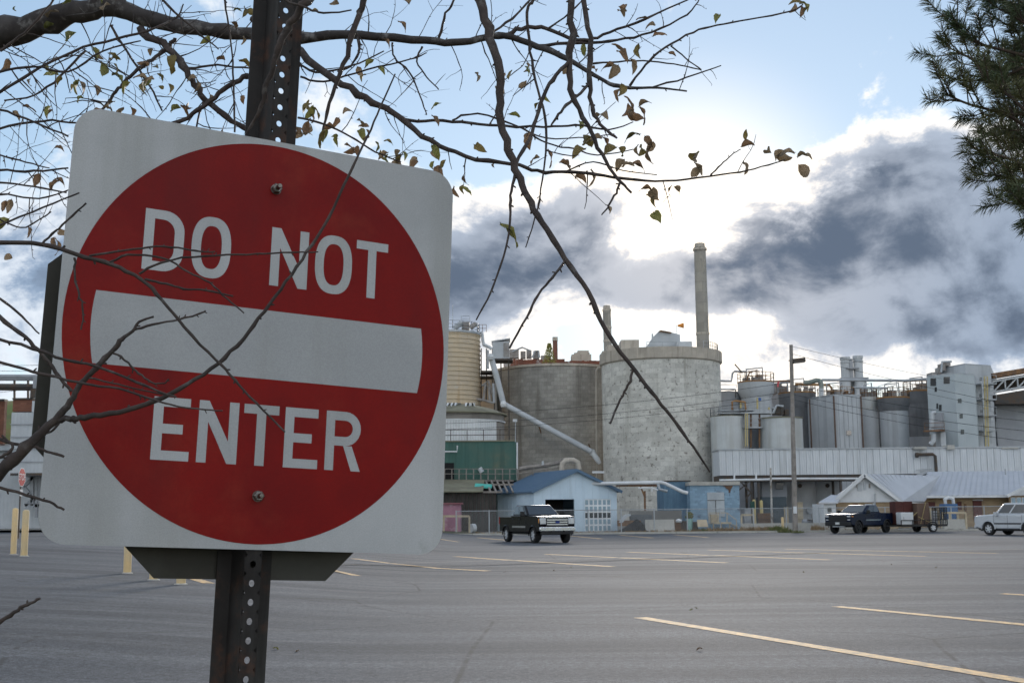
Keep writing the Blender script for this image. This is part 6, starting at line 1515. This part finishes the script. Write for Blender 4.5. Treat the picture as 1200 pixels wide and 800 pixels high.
# main range along the right
C0, C1 = at(1082, 584, 107.5), at(1181, 581, 107.5)
zE2 = C1.z
MB().box(C0.x - 3, C1.x + 12, 108, 108.4, 0, zE2).build('main_wall', M_bric, of)
pkz = at(1140, 553.5, 114).z
va = at(1105, 557, 113.5)
roof_plane([Vector((C0.x - .6, 107.1, zE2)), Vector((C1.x + 14, 107.1, zE2)), Vector((C1.x + 16, 114, pkz)), Vector((va.x - 1.2, 114, pkz))], seams=44)
roof_plane([Vector((C0.x - 3, 121, zE2)), Vector((C1.x + 14, 121, zE2)), Vector((C1.x + 16, 114.05, pkz)), Vector((va.x - 1.2, 114.05, pkz))], seams=10)
MB().bar(Vector((C0.x - .6, 107.02, zE2)), Vector((C1.x + 1, 107.02, zE2 - .02)), .1, .2).build('gutter', M_white, of)
MB().bar(Vector((B.x + .2, 102.6, zE - .1)), Vector((C0.x - .4, 106.6, zE - .1)), .1, .2).build('gutter', M_white, of)
for (u0, v0, u1, v1, m_, nm) in ((1088, 588, 1096, 595, M_maroon, 'shutter'), (1141, 586, 1151, 610, M_maroon, 'door'), (1122, 587.5, 1127, 597, M_maroon, 'shutter'), (1130.5, 590, 1133, 605, M_rust, 'notice_board'), (1140, 585, 1152, 586.4, M_white, 'lintel')):
    q = rect(u0, v0, u1, v1, 107.9); MB().box(q[0], q[1], 107.9, 107.99, q[2], q[3]).build(nm, m_, of)
for u0 in (1057, 1066.5, 1076):
    q = rect(u0, 588.5, u0 + 8, 596, 107.8); wn = MB().box(q[0], q[1], 107.85, 107.99, q[2], q[3]).build('window', M_white, of); MB().box(q[0] + .06, q[1] - .06, 107.82, 107.847, q[2] + .06, q[3] - .06).build('pane', M_glass, wn)
# gable end at far right
q = P3((1181, 580.5, 106.5), (1225, 579, 106.5), (1218, 563, 106.5)); MB().prism(q, (0, .3, 0)).build('gable', M_white, of)
a0, a1, b0, b1 = rect(1184, 580.5, 1225, 612, 106.8); MB().box(a0, a1, 106.8, 107.0, 0, b1).build('end_wall', M_bric, of)
for u0 in (1185, 1191.5, 1198): q = rect(u0, 582.5, u0 + 5.5, 592, 106.7); wn = MB().box(q[0], q[1], 106.72, 106.79, q[2], q[3]).build('window', M_white, of); MB().box(q[0] + .05, q[1] - .05, 106.69, 106.717, q[2] + .05, q[3] - .05).build('pane', M_pane, wn)
MB().bar(at(1180.5, 581, 106.2), at(1218, 562, 106.2), .1, .25).build('bargeboard', M_white, of)
MB().cyl(*P3((1178.5, 556, 110), (1178, 549, 110)), .06).build('roof_vent', M_galv, of)
MB().cyl(*P3((1025.5, 592, 102.8), (1025.5, 578, 102.8)), .05).build('mast', M_galv, of)
# small annex on the left
an, x0, x1, z0, z1 = boxthing('gate_annex', 'small white annex with a lean-to roof at the left end of the brick office', 'annex', 966, 590, 980, 616, 102.2, 4, M_white, grounded=True)
MB().prism(P3((959.5, 589.8, 101.8), (982, 589.8, 101.8), (986, 582, 103.4), (974, 581, 103.4)), (0, 0, .12)).build('roof', M_mroof, an)
for (u0, v0, u1, v1) in ((970, 594, 974.5, 599.5), (970.5, 601, 973.5, 604)): q = rect(u0, v0, u1, v1, 102.1); MB().box(q[0], q[1], 102.1, 102.19, q[2], q[3]).build('window', M_glass, an)
# blue plastic tank on its timber stand
tk = T('blue_tank', 'blue plastic tank with a white cap behind the concrete barrier', 'tank', (at(1115, 600, 98.5).x, 98.5, 0))
x0, x1, z0, z1 = rect(1107, 590, 1122.5, 607, 98.5)
cx = tk.location.x
mbx = MB().box(x0 - cx, x1 - cx, 0, 1.1, .2, z1); mbx.build('tank_body', mat('blue_plastic', (.05, .14, .30), (.045, .12, .26), 2, .45), tk, True)
for k in range(4): MB().box(x0 - cx - .03, x1 - cx + .03, -.03, 1.13, .5 + k * (z1 - .7) / 3, .56 + k * (z1 - .7) / 3).build('rib', MATS['blue_plastic'], tk, True)
MB().tube([(-.25, .5, z1), (-.3, .5, z1 + .35), (0, .5, z1 + .5), (.35, .5, z1 + .4), (.4, .5, z1)], [.12, .16, .14, .16, .12], 8).build('white_cap', M_white, tk, True)
timber_barrier('new pale timber rail frame in front of the blue plastic tank', 1104, 1132, 600.5, 96, 4)
# ------------------------------------------------------------------ vehicles
def car_paint(name, c, rough=.25, metal=.3):
    m = mat(name, c, tuple(x * .9 for x in c), 1.5, rough, metal, grain=.04, spec=.14)
    b = m.node_tree.nodes['Principled BSDF']; b.inputs['Coat Weight'].default_value = .06; b.inputs['Coat Roughness'].default_value = .06
    return m
M_tyre = mat('tyre_rubber', (.018, .018, .019), (.026, .025, .025), 8, .9)
M_alloy = mat('alloy_wheel', (.62, .63, .65), (.52, .53, .55), 4, .35, .25)
M_dalloy = mat('black_wheel', (.03, .03, .032), None, 4, .45, .5)
M_chrome = mat('chrome', (.72, .73, .75), (.66, .67, .7), 3, .18, .95)
M_trim = mat('black_trim', (.02, .02, .021), None, 4, .6)
M_lens = mat('headlamp_lens', (.62, .64, .66), (.5, .52, .55), 6, .1, .2, spec=.9)
M_amber = mat('amber_lens', (.75, .28, .05), None, 6, .2)
M_rlens = mat('red_lens', (.35, .015, .012), None, 6, .2)
M_plate = mat('number_plate', (.66, .68, .66), None, 6, .4)
def bevel(o, w_=.03, seg=2):
    b = o.modifiers.new('bevel', 'BEVEL'); b.width = w_; b.segments = seg; b.limit_method = 'ANGLE'; b.angle_limit = R(25); return o
def wheel(parent, x, y, r, w_, side, alloy):
    wh = bpy.data.objects.new('wheel', None)
    def lathe_y(prof, n=32):
        mb = MB(); o = 0
        for (rr, yy) in prof:
            for k in range(n):
                a = 2 * math.pi * k / n; mb.v.append(Vector((x + rr * math.cos(a), y + yy * side, r + rr * math.sin(a))))
        for i in range(len(prof) - 1):
            for k in range(n): a, b = i * n + k, i * n + (k + 1) % n; mb.f.append((a, b, b + n, a + n))
        return mb
    t = lathe_y([(r * .62, -w_ / 2), (r * .9, -w_ / 2), (r, -w_ * .4), (r, w_ * .4), (r * .95, w_ * .5), (r * .66, w_ * .52), (r * .62, w_ * .42), (r * .62, -w_ / 2)]).build('wheel', M_tyre, parent, True)
    rim = lathe_y([(r * .635, w_ * .44), (r * .60, w_ * .47), (r * .56, w_ * .40), (r * .54, w_ * .2), (.02, w_ * .2)]).build('rim', M_trim, t, True)
    mb = MB()
    for k in range(6):
        a = 2 * math.pi * k / 6 + .3
        c, s = math.cos(a), math.sin(a); p = lambda q, yy: Vector((x + q * c, y + yy * side, r + q * s))
        mb.bar(p(.04, w_ * .40), p(r * .585, w_ * .38), .085, .05, (0, 1, 0))
    mb.cyl(Vector((x, y + w_ * .3 * side, r)), Vector((x, y + w_ * .46 * side, r)), .075, n=14)
    n0 = lathe_y([(r * .635, w_ * .445), (r * .61, w_ * .475), (r * .57, w_ * .43)]); mb.add(n0.v, n0.f)
    mb.build('spokes', alloy, t, True)
    return t
def arch(cx, r, n=10):
    return [(cx - r * math.cos(math.pi * i / n), r * math.sin(math.pi * i / n)) for i in range(n + 1)]
def quadpatch(a, b, c, d, n_, off=.006):       # a thin pane set proud of a face
    n = n_.normalized() * off
    return MB().prism([a + n, b + n, c + n, d + n], n * .6)
def lerp2(q, s, t): return q[0].lerp(q[1], s).lerp(q[3].lerp(q[2], s), t)
def vehicle(name, label, cat, S, paint, alloy):
    t = T(name, label, cat)
    L, Wd = S['L'], S['W']; fx, rx_ = S['fx'], S['rx']; wr = S['wr']; ar = wr + .10; cl = S['clear']; hw = Wd / 2
    F, B_ = L / 2, -L / 2
    def ar_pts(cx): return [(x, max(cl, z + wr * .95)) for x, z in arch(cx, ar)]
    low = [(B_ + .06, cl + .12)] + [(rx_ - ar, cl)] + ar_pts(rx_)[1:-1] + [(rx_ + ar, cl), (fx - ar, cl)] + ar_pts(fx)[1:-1] + [(fx + ar, cl), (F - .1, cl + .08)]
    prof = low + S['top']
    MBb = MB().prism([Vector((x, -hw, z)) for x, z in prof], (0, Wd, 0))
    body = bevel(MBb.build('body', paint, t, True), S.get('bev', .06), 3)
    MB().box(B_ + .2, F - .25, -hw + .25, hw - .25, cl - .12, cl + .2).build('underbody', M_trim, t, True)
    # greenhouse
    (bx0, bx1, bz), (tx0, tx1, tz) = S['belt'], S['roof']; by, ty = hw * S.get('bw', .93), hw * S.get('tw', .76)
    b4 = [Vector((bx0, -by, bz)), Vector((bx1, -by, bz)), Vector((bx1, by, bz)), Vector((bx0, by, bz))]
    t4 = [Vector((tx0, -ty, tz)), Vector((tx1, -ty, tz)), Vector((tx1, ty, tz)), Vector((tx0, ty, tz))]
    cabm = MB().add(b4 + t4, [(0, 1, 2, 3), (7, 6, 5, 4), (0, 4, 5, 1), (1, 5, 6, 2), (2, 6, 7, 3), (3, 7, 4, 0)])
    cab = bevel(cabm.build('cab', paint, t, True), .07, 3)
    faces = {'r': (b4[0], b4[1], t4[1], t4[0], Vector((0, -1, .25))), 'l': (b4[3], b4[2], t4[2], t4[3], Vector((0, 1, .25))), 'f': (b4[1], b4[2], t4[2], t4[1], Vector((1, 0, .8))), 'b': (b4[0], b4[3], t4[3], t4[0], Vector((-1, 0, .3)))}
    def pane(face, s0, s1, t0, t1, nm='window', s0t=None, s1t=None):
        q = faces[face]; s0t = s0 if s0t is None else s0t; s1t = s1 if s1t is None else s1t
        n = (q[1] - q[0]).cross(q[3] - q[0]); n = n if n.dot(q[4]) > 0 else -n
        return quadpatch(lerp2(q, s0, t0), lerp2(q, s1, t0), lerp2(q, s1t, t1), lerp2(q, s0t, t1), n).build(nm, M_glass, cab, True)
    for f in 'rl':
        for (s0, s1, s0t, s1t) in S['windows']: pane(f, s0, s1, .12, .86, 'window', s0t, s1t)
    pane('f', .05, .95, .08, .92, 'windscreen'); pane('b', .12, .88, .2, .85, 'rear_window')
    # wheels, arches
    for x in (fx, rx_):
        for s in (1, -1):
            wheel(t, x, s * (hw - .14), wr, S.get('ww', .27), s, alloy)
            mb = MB(); pts = [Vector((x - (ar + .01) * math.cos(math.pi * i / 12), s * (hw + .005), wr * .95 + (ar + .01) * math.sin(math.pi * i / 12))) for i in range(13)]
            mb.tube(pts, .035, 6); mb.build('arch_trim', S.get('flare', paint), t, True)
    MB().box(fx - ar * .9, fx + ar * .9, -hw + .28, hw - .28, cl - .1, cl + .35).build('wheel_well', M_trim, t, True); MB().box(rx_ - ar * .9, rx_ + ar * .9, -hw + .28, hw - .28, cl - .1, cl + .35).build('wheel_well', M_trim, t, True)
    # doors: seams and handles
    for s in (1, -1):
        y = s * (hw + .002)
        for x in S['seams']: MB().box(x - .008, x + .008, y - .004, y + .004, cl + .06, bz - .03).build('door_seam', M_trim, t, True)
        for x in S['handles']: MB().box(x - .09, x + .09, min(y, y + s * .035), max(y, y + s * .035), bz - .20, bz - .16).build('door_handle', S.get('hmat', paint), t, True)
        mx, mz = S['mirror']; M_ = Matrix.Translation(Vector((mx, s * (hw + .14), mz)))
        bevel(MB().box(-.07, .07, -.12, .12, -.13, .13, M_).build('mirror', S.get('mmat', M_trim), t, True), .03)
        MB().bar(Vector((mx, s * (hw - .08), mz - .08)), Vector((mx, s * (hw + .06), mz - .04)), .05).build('mirror_arm', M_trim, t, True)
        if 'strip' in S:
            (xa, xb, za, zb_, mm) = S['strip']; MB().box(xa, xb, min(y, y + s * .012), max(y, y + s * .012), za, zb_).build('side_strip', mm, t, True)
        # rear lamps
        q = S['tail']; MB().box(B_ - .012, B_ + .10, min(s * (hw - q[0]), s * (hw + .012)), max(s * (hw - q[0]), s * (hw + .012)), q[1], q[2]).build('tail_lamp', M_rlens, t, True)
    return t, body
def front_box(t, name, m, y0, y1, z0, z1, F, d0=-.04, d1=.02, bv=0):
    o = MB().box(F + d0, F + d1, y0, y1, z0, z1).build(name, m, t, True)
    return bevel(o, bv) if bv else o
def place(t, u, v, lx, ly, yaw):
    g = G(u, v, .012); t.rotation_euler = (0, 0, yaw)
    off = Matrix.Rotation(yaw, 3, 'Z') @ Vector((lx, ly, 0)); t.location = (g.x - off.x, g.y - off.y, g.z)
    return g

# dark crew-cab pickup by the garage
P_dark = car_paint('near_black_paint', (.006, .006, .007), .2, 0.0)
S1 = dict(L=6.1, W=2.03, fx=2.06, rx=-1.98, wr=.41, clear=.56, bev=.05,
          top=[(3.02, .78), (3.05, 1.12), (3.0, 1.34), (2.85, 1.40), (1.9, 1.44), (1.22, 1.47), (-1.12, 1.46), (-1.16, 1.40), (-3.0, 1.40), (-3.04, 1.30)],
          belt=(-1.1, 1.22, 1.455), roof=(-.98, .32, 2.02), windows=((.47, .80, .40, .78), (.07, .43, .06, .365)), seams=(1.08, .08, -.96), handles=(.22, -.80), mirror=(.95, 1.55), mmat=M_trim, hmat=M_trim,
          strip=(-.95, 1.05, .80, .90, M_chrome), tail=(.12, .98, 1.38))
t1, b1 = vehicle('pickup_truck', 'dark crew-cab pickup with chrome grille parked before the pale blue garage', 'pickup', S1, P_dark, M_alloy)
F = 3.05
front_box(t1, 'grille', M_trim, -.62, .62, .88, 1.32, F, -.05, .015)
for z in (.98, 1.10, 1.22): front_box(t1, 'grille_bar', M_chrome, -.60, .60, z - .035, z + .035, F, -.02, .04, .01)
front_box(t1, 'grille_surround', M_chrome, -.66, .66, 1.325, 1.375, F, -.05, .03, .01)
o = MB(); n_ = 20; o.prism([Vector((F + .042, .13 * math.cos(2 * math.pi * i / n_), 1.10 + .055 * math.sin(2 * math.pi * i / n_))) for i in range(n_)], (.012, 0, 0)); o.build('oval_badge', mat('badge_blue', (.02, .05, .22), None, 3, .3), t1, True)
for s in (1, -1):
    front_box(t1, 'headlight', M_lens, min(s * .64, s * .99), max(s * .64, s * .99), 1.0, 1.32, F, -.09, .01, .02)
    front_box(t1, 'turn_lamp', M_amber, min(s * .985, s * 1.02), max(s * .985, s * 1.02), 1.06, 1.28, F, -.16, -.05)
    front_box(t1, 'fog_lamp', M_lens, min(s * .70, s * .86), max(s * .70, s * .86), .70, .78, F, .05, .085)
    front_box(t1, 'tow_hook', M_trim, min(s * .34, s * .40), max(s * .34, s * .40), .58, .66, F, .02, .12)
front_box(t1, 'bumper', M_chrome, -1.02, 1.02, .62, .86, F, -.08, .08, .04)
front_box(t1, 'lower_valance', M_trim, -.92, .92, .46, .615, F, -.10, .04, .02)
front_box(t1, 'number_plate', M_plate, -.16, .16, .66, .82, F, .082, .092)
MB().box(-3.12, -3.0, -.98, .98, .60, .80).build('rear_bumper', M_chrome, t1, True)
for s in (1, -1): MB().box(-1.0, 1.25, min(s * .88, s * 1.03), max(s * .88, s * 1.03), .44, .50).build('running_board', M_trim, t1, True)
place(t1, 627, 636, 2.06, -.88, R(-69))

# dark blue crew-cab pickup with the trailer
P_blue = car_paint('dark_blue_paint', (.006, .012, .032), .2, 0.0)
S2 = dict(L=5.88, W=2.06, fx=1.95, rx=-1.78, wr=.42, clear=.54, bev=.07,
          top=[(2.90, .72), (2.94, 1.0), (2.92, 1.20), (2.80, 1.30), (1.75, 1.38), (1.15, 1.40), (-1.05, 1.40), (-1.1, 1.38), (-2.88, 1.38), (-2.93, 1.28)],
          belt=(-1.05, 1.25, 1.39), roof=(-.90, .25, 1.95), windows=((.46, .79, .40, .77), (.07, .42, .07, .365)), seams=(1.02, .05, -.92), handles=(.2, -.76), mirror=(.88, 1.46), hmat=P_blue,
          strip=(-.9, 1.0, .86, .94, mat('pale_reflection_strip', (.30, .36, .40), None, 2, .25, .6)), tail=(.10, .98, 1.34), flare=M_trim)  # the pale strip is a reflection painted along the doors
t2, b2 = vehicle('pickup_truck', 'dark blue crew-cab pickup with black grille, hitched to the loaded trailer', 'pickup', S2, P_blue, M_dalloy)
F = 2.94
front_box(t2, 'grille', M_trim, -.70, .70, .82, 1.22, F, -.06, .02)
for z in (.92, 1.02, 1.12): front_box(t2, 'grille_bar', M_dalloy, -.68, .68, z - .02, z + .02, F, -.02, .035)
for s in (1, -1):
    front_box(t2, 'headlight', M_lens, min(s * .72, s * .99), max(s * .72, s * .99), 1.12, 1.20, F, -.10, .0, .01)
    front_box(t2, 'lower_lamp', M_lens, min(s * .74, s * .97), max(s * .74, s * .97), .90, .99, F, -.10, -.005, .01)
    front_box(t2, 'turn_lamp', M_amber, min(s * .93, s * 1.035), max(s * .93, s * 1.035), 1.125, 1.195, F, -.30, -.12)
front_box(t2, 'bumper', M_trim, -1.0, 1.0, .52, .80, F, -.10, .07, .04)
front_box(t2, 'number_plate', M_plate, -.16, .16, .62, .77, F, .072, .082)
front_box(t2, 'skid_plate', M_galv, -.45, .45, .44, .52, F, -.2, -.02)
MB().box(-3.0, -2.88, -.98, .98, .58, .76).build('rear_bumper', M_trim, t2, True)
place(t2, 1005, 624.6, 1.95, .89, math.atan2(-.68, -.73))

# white sport utility
P_wht = car_paint('white_silver_paint', (.56, .58, .61), .25, .15)
S3 = dict(L=4.86, W=1.98, fx=1.40, rx=-1.375, wr=.385, clear=.38, bev=.09,
          top=[(2.38, .55), (2.44, .82), (2.42, 1.06), (2.30, 1.17), (1.3, 1.25), (.9, 1.27), (-2.30, 1.27), (-2.40, 1.16)],
          belt=(-2.30, 1.0, 1.25), roof=(-2.16, .30, 1.93), windows=((.69, .93, .67, .955), (.36, .655, .33, .635), (.06, .32, .06, .29)), seams=(.98, .0, -1.0), handles=(.18, -.82), mirror=(.72, 1.26), mmat=P_wht,
          strip=(-1.0, .95, .66, .74, M_trim), tail=(.12, .9, 1.4), tw=.82)
t3, b3 = vehicle('sport_utility', 'white boxy sport utility parked before the brick office', 'car', S3, P_wht, M_alloy)
F = 2.43
front_box(t3, 'grille', M_trim, -.50, .50, .70, .92, F, -.05, .012); front_box(t3, 'grille_bar', M_chrome, -.48, .48, .80, .84, F, 0, .03)
for s in (1, -1):
    front_box(t3, 'headlight', M_lens, min(s * .55, s * .96), max(s * .55, s * .96), .72, .95, F, -.16, -.005, .02)
    MB().tube([Vector((-2.0, s * .72, 1.84)), Vector((-1.9, s * .72, 1.90)), Vector((.0, s * .72, 1.90)), Vector((.1, s * .72, 1.84))], .022, 6).build('roof_rail', M_trim, t3, True)
front_box(t3, 'bumper', P_wht, -.95, .95, .40, .62, F, -.12, .05, .05); front_box(t3, 'lower_intake', M_trim, -.55, .55, .30, .395, F, -.12, .03)
front_box(t3, 'number_plate', M_plate, -.16, .16, .46, .58, F, .052, .06)
place(t3, 1160.5, 626.6, 1.40, .85, math.atan2(.86, -.51))

# utility trailer and its load
TY = 87.5
ty_a = math.atan2(-.22, -.975)
tr = T('utility_trailer', 'black open utility trailer with mesh ramp gate behind the dark blue pickup', 'trailer', (at(1075, 610, TY).x, TY, 0), ty_a)
TLn, TWd = 3.6, 1.8
MB().box(-TLn / 2, TLn / 2, -TWd / 2, TWd / 2, .50, .56).build('deck', M_dwood, tr, True)
for s in (1, -1):
    MB().bar(Vector((-TLn / 2, s * TWd / 2, .46)), Vector((TLn / 2, s * TWd / 2, .46)), .07, .10).build('frame_rail', M_trim, tr, True)
    MB().bar(Vector((-TLn / 2, s * TWd / 2, .86)), Vector((TLn / 2, s * TWd / 2, .86)), .05).build('side_rail', M_trim, tr, True)
    for i in range(5): x = -TLn / 2 + TLn * i / 4; MB().bar(Vector((x, s * TWd / 2, .5)), Vector((x, s * TWd / 2, .86)), .05).build('stanchion', M_trim, tr, True)
    wheel(tr, -.55, s * (TWd / 2 + .15), .31, .2, s, M_alloy)
    mb = MB(); mb.tube([Vector((-.55 - .40 * math.cos(math.pi * i / 8), s * (TWd / 2 + .15), .36 + .36 * math.sin(math.pi * i / 8))) for i in range(9)], .05, 5); mb.build('mudguard', M_trim, tr, True)
MB().bar(Vector((TLn / 2, .5, .46)), Vector((TLn / 2 + 1.1, 0, .46)), .08).build('tongue', M_trim, tr, True); MB().bar(Vector((TLn / 2, -.5, .46)), Vector((TLn / 2 + 1.1, 0, .46)), .08).build('tongue', M_trim, tr, True)
mb = MB(); xg = -TLn / 2 - .02
for i in range(9): y = -TWd / 2 + TWd * i / 8; mb.bar(Vector((xg, y, .52)), Vector((xg, y, 1.75)), .04)
for i in range(8): z = .55 + 1.2 * i / 7; mb.bar(Vector((xg, -TWd / 2, z)), Vector((xg, TWd / 2, z)), .03)
mb.build('ramp_gate', M_trim, tr, True)
mb = MB()
for i in range(6): x = -TLn / 2 + 1.1 * i / 5; mb.bar(Vector((x, TWd / 2, .86)), Vector((x, TWd / 2, 1.7)), .035)
for i in range(5): z = .95 + .75 * i / 4; mb.bar(Vector((-TLn / 2, TWd / 2, z)), Vector((-TLn / 2 + 1.1, TWd / 2, z)), .03)
mb.build('side_gate', M_trim, tr, True)
def on_trailer(lx, ly): return Vector(tr.location) + Matrix.Rotation(ty_a, 3, 'Z') @ Vector((lx, ly, 0.56))
def load(name, label, cat, lx, ly, sx, sy, sz, m, extra=None):
    t = T(name, label, cat, on_trailer(lx, ly), ty_a); bevel(MB().box(-sx / 2, sx / 2, -sy / 2, sy / 2, 0, sz).build('panel', m, t, True), .02)
    return t
t = load('white_cabinet', 'white enamel cabinet standing at the front of the trailer', 'cabinet', 1.25, .45, .95, .7, .85, M_white)
MB().box(-.4, .4, .352, .37, .06, .8).build('door', M_white, t, True); MB().box(.28, .31, .372, .40, .3, .55).build('handle', M_galv, t, True)
t = load('maroon_crate', 'large maroon board crate behind the white cabinet on the trailer', 'crate', 1.05, -.32, 1.35, .8, 1.62, mat('maroon_board', (.085, .022, .018), (.065, .02, .016), 1.5, .7))
for x in (-.62, 0, .62): MB().box(x - .05, x + .05, .402, .43, .05, 1.58).build('batten', MATS['maroon_board'], t, True)
t = load('brown_panel', 'brown board stack tied with crossed yellow straps on the trailer', 'boards', -.12, .1, .95, 1.1, 1.5, mat('brown_board', (.13, .085, .065), (.1, .065, .05), 1.5, .8))
for a, b in (((-.2, 1.5), (.28, .02)), ((.45, .55), (-.45, .12))): MB().bar(Vector((a[0], .56, a[1])), Vector((b[0], .56, b[1])), .02, .07, (0, 1, 0)).build('strap', M_ypaint, t, True)
MB().bar(Vector((.95, .56, .5)), Vector((.5, .56, .85)), .02, .07, (0, 1, 0)).build('strap', M_ypaint, t, True)
t = load('grey_bin', 'grey plastic bin with timber posts at the gate end of the trailer', 'bin', -1.0, .2, .7, .7, .95, M_gt)
for x in (-.32, .3): MB().box(x - .05, x + .05, .36, .44, .0, 1.15).build('timber_post', M_wood, t, True)

# ------------------------------------------------------------------ left: mill building, stop sign, hill
M_cw = mat('white_corrugated', (0.50, 0.52, 0.54), (0.43, 0.45, 0.47), .6, .7, ribs=(0, .25, .4), streak=((.33, .33, .33), .4, 1.5, .52))
lb = T('corrugated_building', 'white corrugated mill building with an overhanging upper storey behind the small stop sign', 'building', (at(25, 600, 82).x, 82, .72))
def lbox(u0, v0, u1, v1, Y, d, m, name, ground=False):
    x0, x1, z0, z1 = rect(u0, v0, u1, v1, Y); return MB().box(x0, x1, Y, Y + d, .7 if ground else z0, z1).build(name, m, lb)
lbox(-140, 520, 160, 606, 83, 10, M_cw, 'lower_wall', True)
lbox(12, 482.5, 150, 556, 80, 6, M_cw, 'upper_storey')
lbox(-140, 523, 11.5, 528, 82.4, .5, M_galv, 'ledge')
lbox(15, 468, 37.5, 482, 81, 4, M_brick if False else mat('clean_brick', (.24, .105, .07), (.20, .09, .06), 1, .9, blocks=(0, .4, .14, .012, .8)), 'brick_penthouse')
lbox(-60, 470, 4.5, 520, 82.5, .4, MATS['clean_brick'], 'brick_pier'); lbox(-61, 467.5, 5.2, 470, 82.4, .6, M_dsteel, 'pier_cap'); lbox(14.5, 466, 38, 468, 80.9, 4.2, M_dsteel, 'penthouse_cap')
lbox(37.5, 469, 150, 482, 80.6, 4, M_cw, 'side_penthouse')
for (a, b) in (((28, 570), (40, 585)), ((40, 558), (28, 570)), ((30, 592), (38, 586)), ((38, 592), (38, 558)), ((43, 606), (43, 557)), ((47, 606), (47, 557)), ((29, 592), (47, 592))): MB().bar(at(*a, 82), at(*b, 82), .2).build('strut', M_gt, lb)
for v in (497, 512, 526, 541): a, b = at(12, v, 79.95), at(150, v, 79.95); MB().bar(a, b, .03, .06).build('cladding_lap', M_gt, lb)
lbox(12, 553.5, 150, 556.5, 79.8, .2, M_dsteel, 'soffit_edge')
rk = T('pipe_rack', 'dark pipe rack with a grey cabinet crossing above the corrugated mill building', 'pipe rack', at(20, 470, 80))
for v, r_ in ((441.5, .16), (444.5, .10), (453, .2), (456, .1)): MB().cyl(at(-140, v - 1, 81.5), at(47, v, 81.5), r_, n=8).build('pipe', M_gt if v < 450 else M_dsteel, rk)
for u in (17, -30, 33): MB().bar(at(u, 468, 81.6), at(u, 440, 81.6), .12).build('rack_post', M_dsteel, rk)
x0, x1, z0, z1 = rect(38.5, 440, 60, 461, 81); MB().box(x0, x1, 81, 83, z0, z1).build('cabinet', M_gt, rk); x0, x1, z0, z1 = rect(36, 455, 47, 466, 80.8); MB().box(x0, x1, 80.7, 80.98, z0, z1).build('hanger_box', M_dsteel, rk)
for i, (v0, v1) in enumerate(((424, 426), (430, 433), (468, 446))):
    wire((-120, v0, 70), (110, v1, 72), .15, ('upper thin wire over the corrugated mill building', 'lower thin wire over the corrugated mill building', 'wire slanting down across the white corrugated wall')[i], .012)
# kerb and verge before that building
m = sheet([-40, -32, -26, -22, -18, -15, -12, -9, -6], [72, 78, 83.2], .15); tag(m.build('verge', M_gravel), kind='structure')
# small stop sign
sg = G(24.5, 640); sgp = at(25.8, 559, 51)
ss = T('stop_sign', 'small red octagonal stop sign on a dark post near two yellow bollards', 'road sign', (sgp.x, 51, ground_z(sgp.x, 51)), R(91))
hz = sgp.z - ground_z(sgp.x, 51)
MB().box(-.03, .03, .012, .06, -.05, hz + .3).build('post', M_dsteel, ss, True)
def octo(r_, y, z): return [Vector((r_ / math.cos(R(22.5)) * math.cos(R(22.5 + 45 * i)), y, z + r_ / math.cos(R(22.5)) * math.sin(R(22.5 + 45 * i)))) for i in range(8)]
fc = MB().prism(octo(.381, 0, hz), (0, .006, 0)).build('face', mat('bright_white', (.75, .75, .75), None, 4, .5), ss, True)
MB().poly(octo(.355, -.004, hz)).build('red_field', mat('stop_red', (.45, .012, .015), None, 4, .45), fc, True)
cu = bpy.data.curves.new('stop_word', 'FONT'); cu.body = 'STOP'; cu.align_x = 'CENTER'; cu.align_y = 'CENTER'; cu.size = .34
tmp = bpy.data.objects.new('stop_word', cu); C.objects.link(tmp)
bpy.context.view_layer.update()
me = bpy.data.meshes.new_from_object(tmp.evaluated_get(bpy.context.evaluated_depsgraph_get())); C.objects.unlink(tmp); bpy.data.objects.remove(tmp)
me.materials.clear(); me.materials.append(MATS['bright_white'])
wo_ = inst(me, 'lettering', fc, (0, -.008, hz), (R(90), 0, 0), (.92, 1.15, 1))
MB().box(-.15, .15, 0, .005, hz - .78, hz - .5).build('lower_plate', MATS['bright_white'], ss, True)
# hill far behind
mb = MB(); nx, ny = 60, 10
M_hill = mat('autumn_hill', (.10, .14, .035), (.15, .12, .04), .03, .95, spots=(.02, .5, .65, (.06, .09, .03), .7))
hx0, hx1 = -900, 120
for j in range(ny + 1):
    for i in range(nx + 1):
        fx_, fy = i / nx, j / ny; x = hx0 + (hx1 - hx0) * fx_; y = 620 + 300 * fy
        env = math.sin(math.pi * min(1, fx_ * 1.02)) ** .6 * math.sin(math.pi / 2 * fy)
        mb.v.append(Vector((x, y, -2 + 92 * env * (1 + .18 * noise.noise(Vector((x * .012, y * .012, 0)))))))
mb.f = [(j * (nx + 1) + i, j * (nx + 1) + i + 1, (j + 1) * (nx + 1) + i + 1, (j + 1) * (nx + 1) + i) for j in range(ny) for i in range(nx)]
tag(mb.build('hill', M_hill), kind='structure')
# fallen leaves on the asphalt
for i, (u, v) in enumerate(((940, 670), (1044, 661), (1098, 664.5), (812, 714), (814, 712), (823, 761), (649, 668), (670, 665), (1138, 641), (593, 670), (350, 763), (320, 760))):
    g = G(u, v, .02); o = inst(LEAVES[i % 16], 'fallen_leaf', None, g + Vector((0, 0, .012)), (rng.uniform(-.3, .3), rng.uniform(-.3, .3), rng.uniform(0, 6)), (.085, .085, .085))
    tag(o, 'dry brown leaf lying on the bare asphalt', 'leaf', 'fallen leaves on the asphalt')
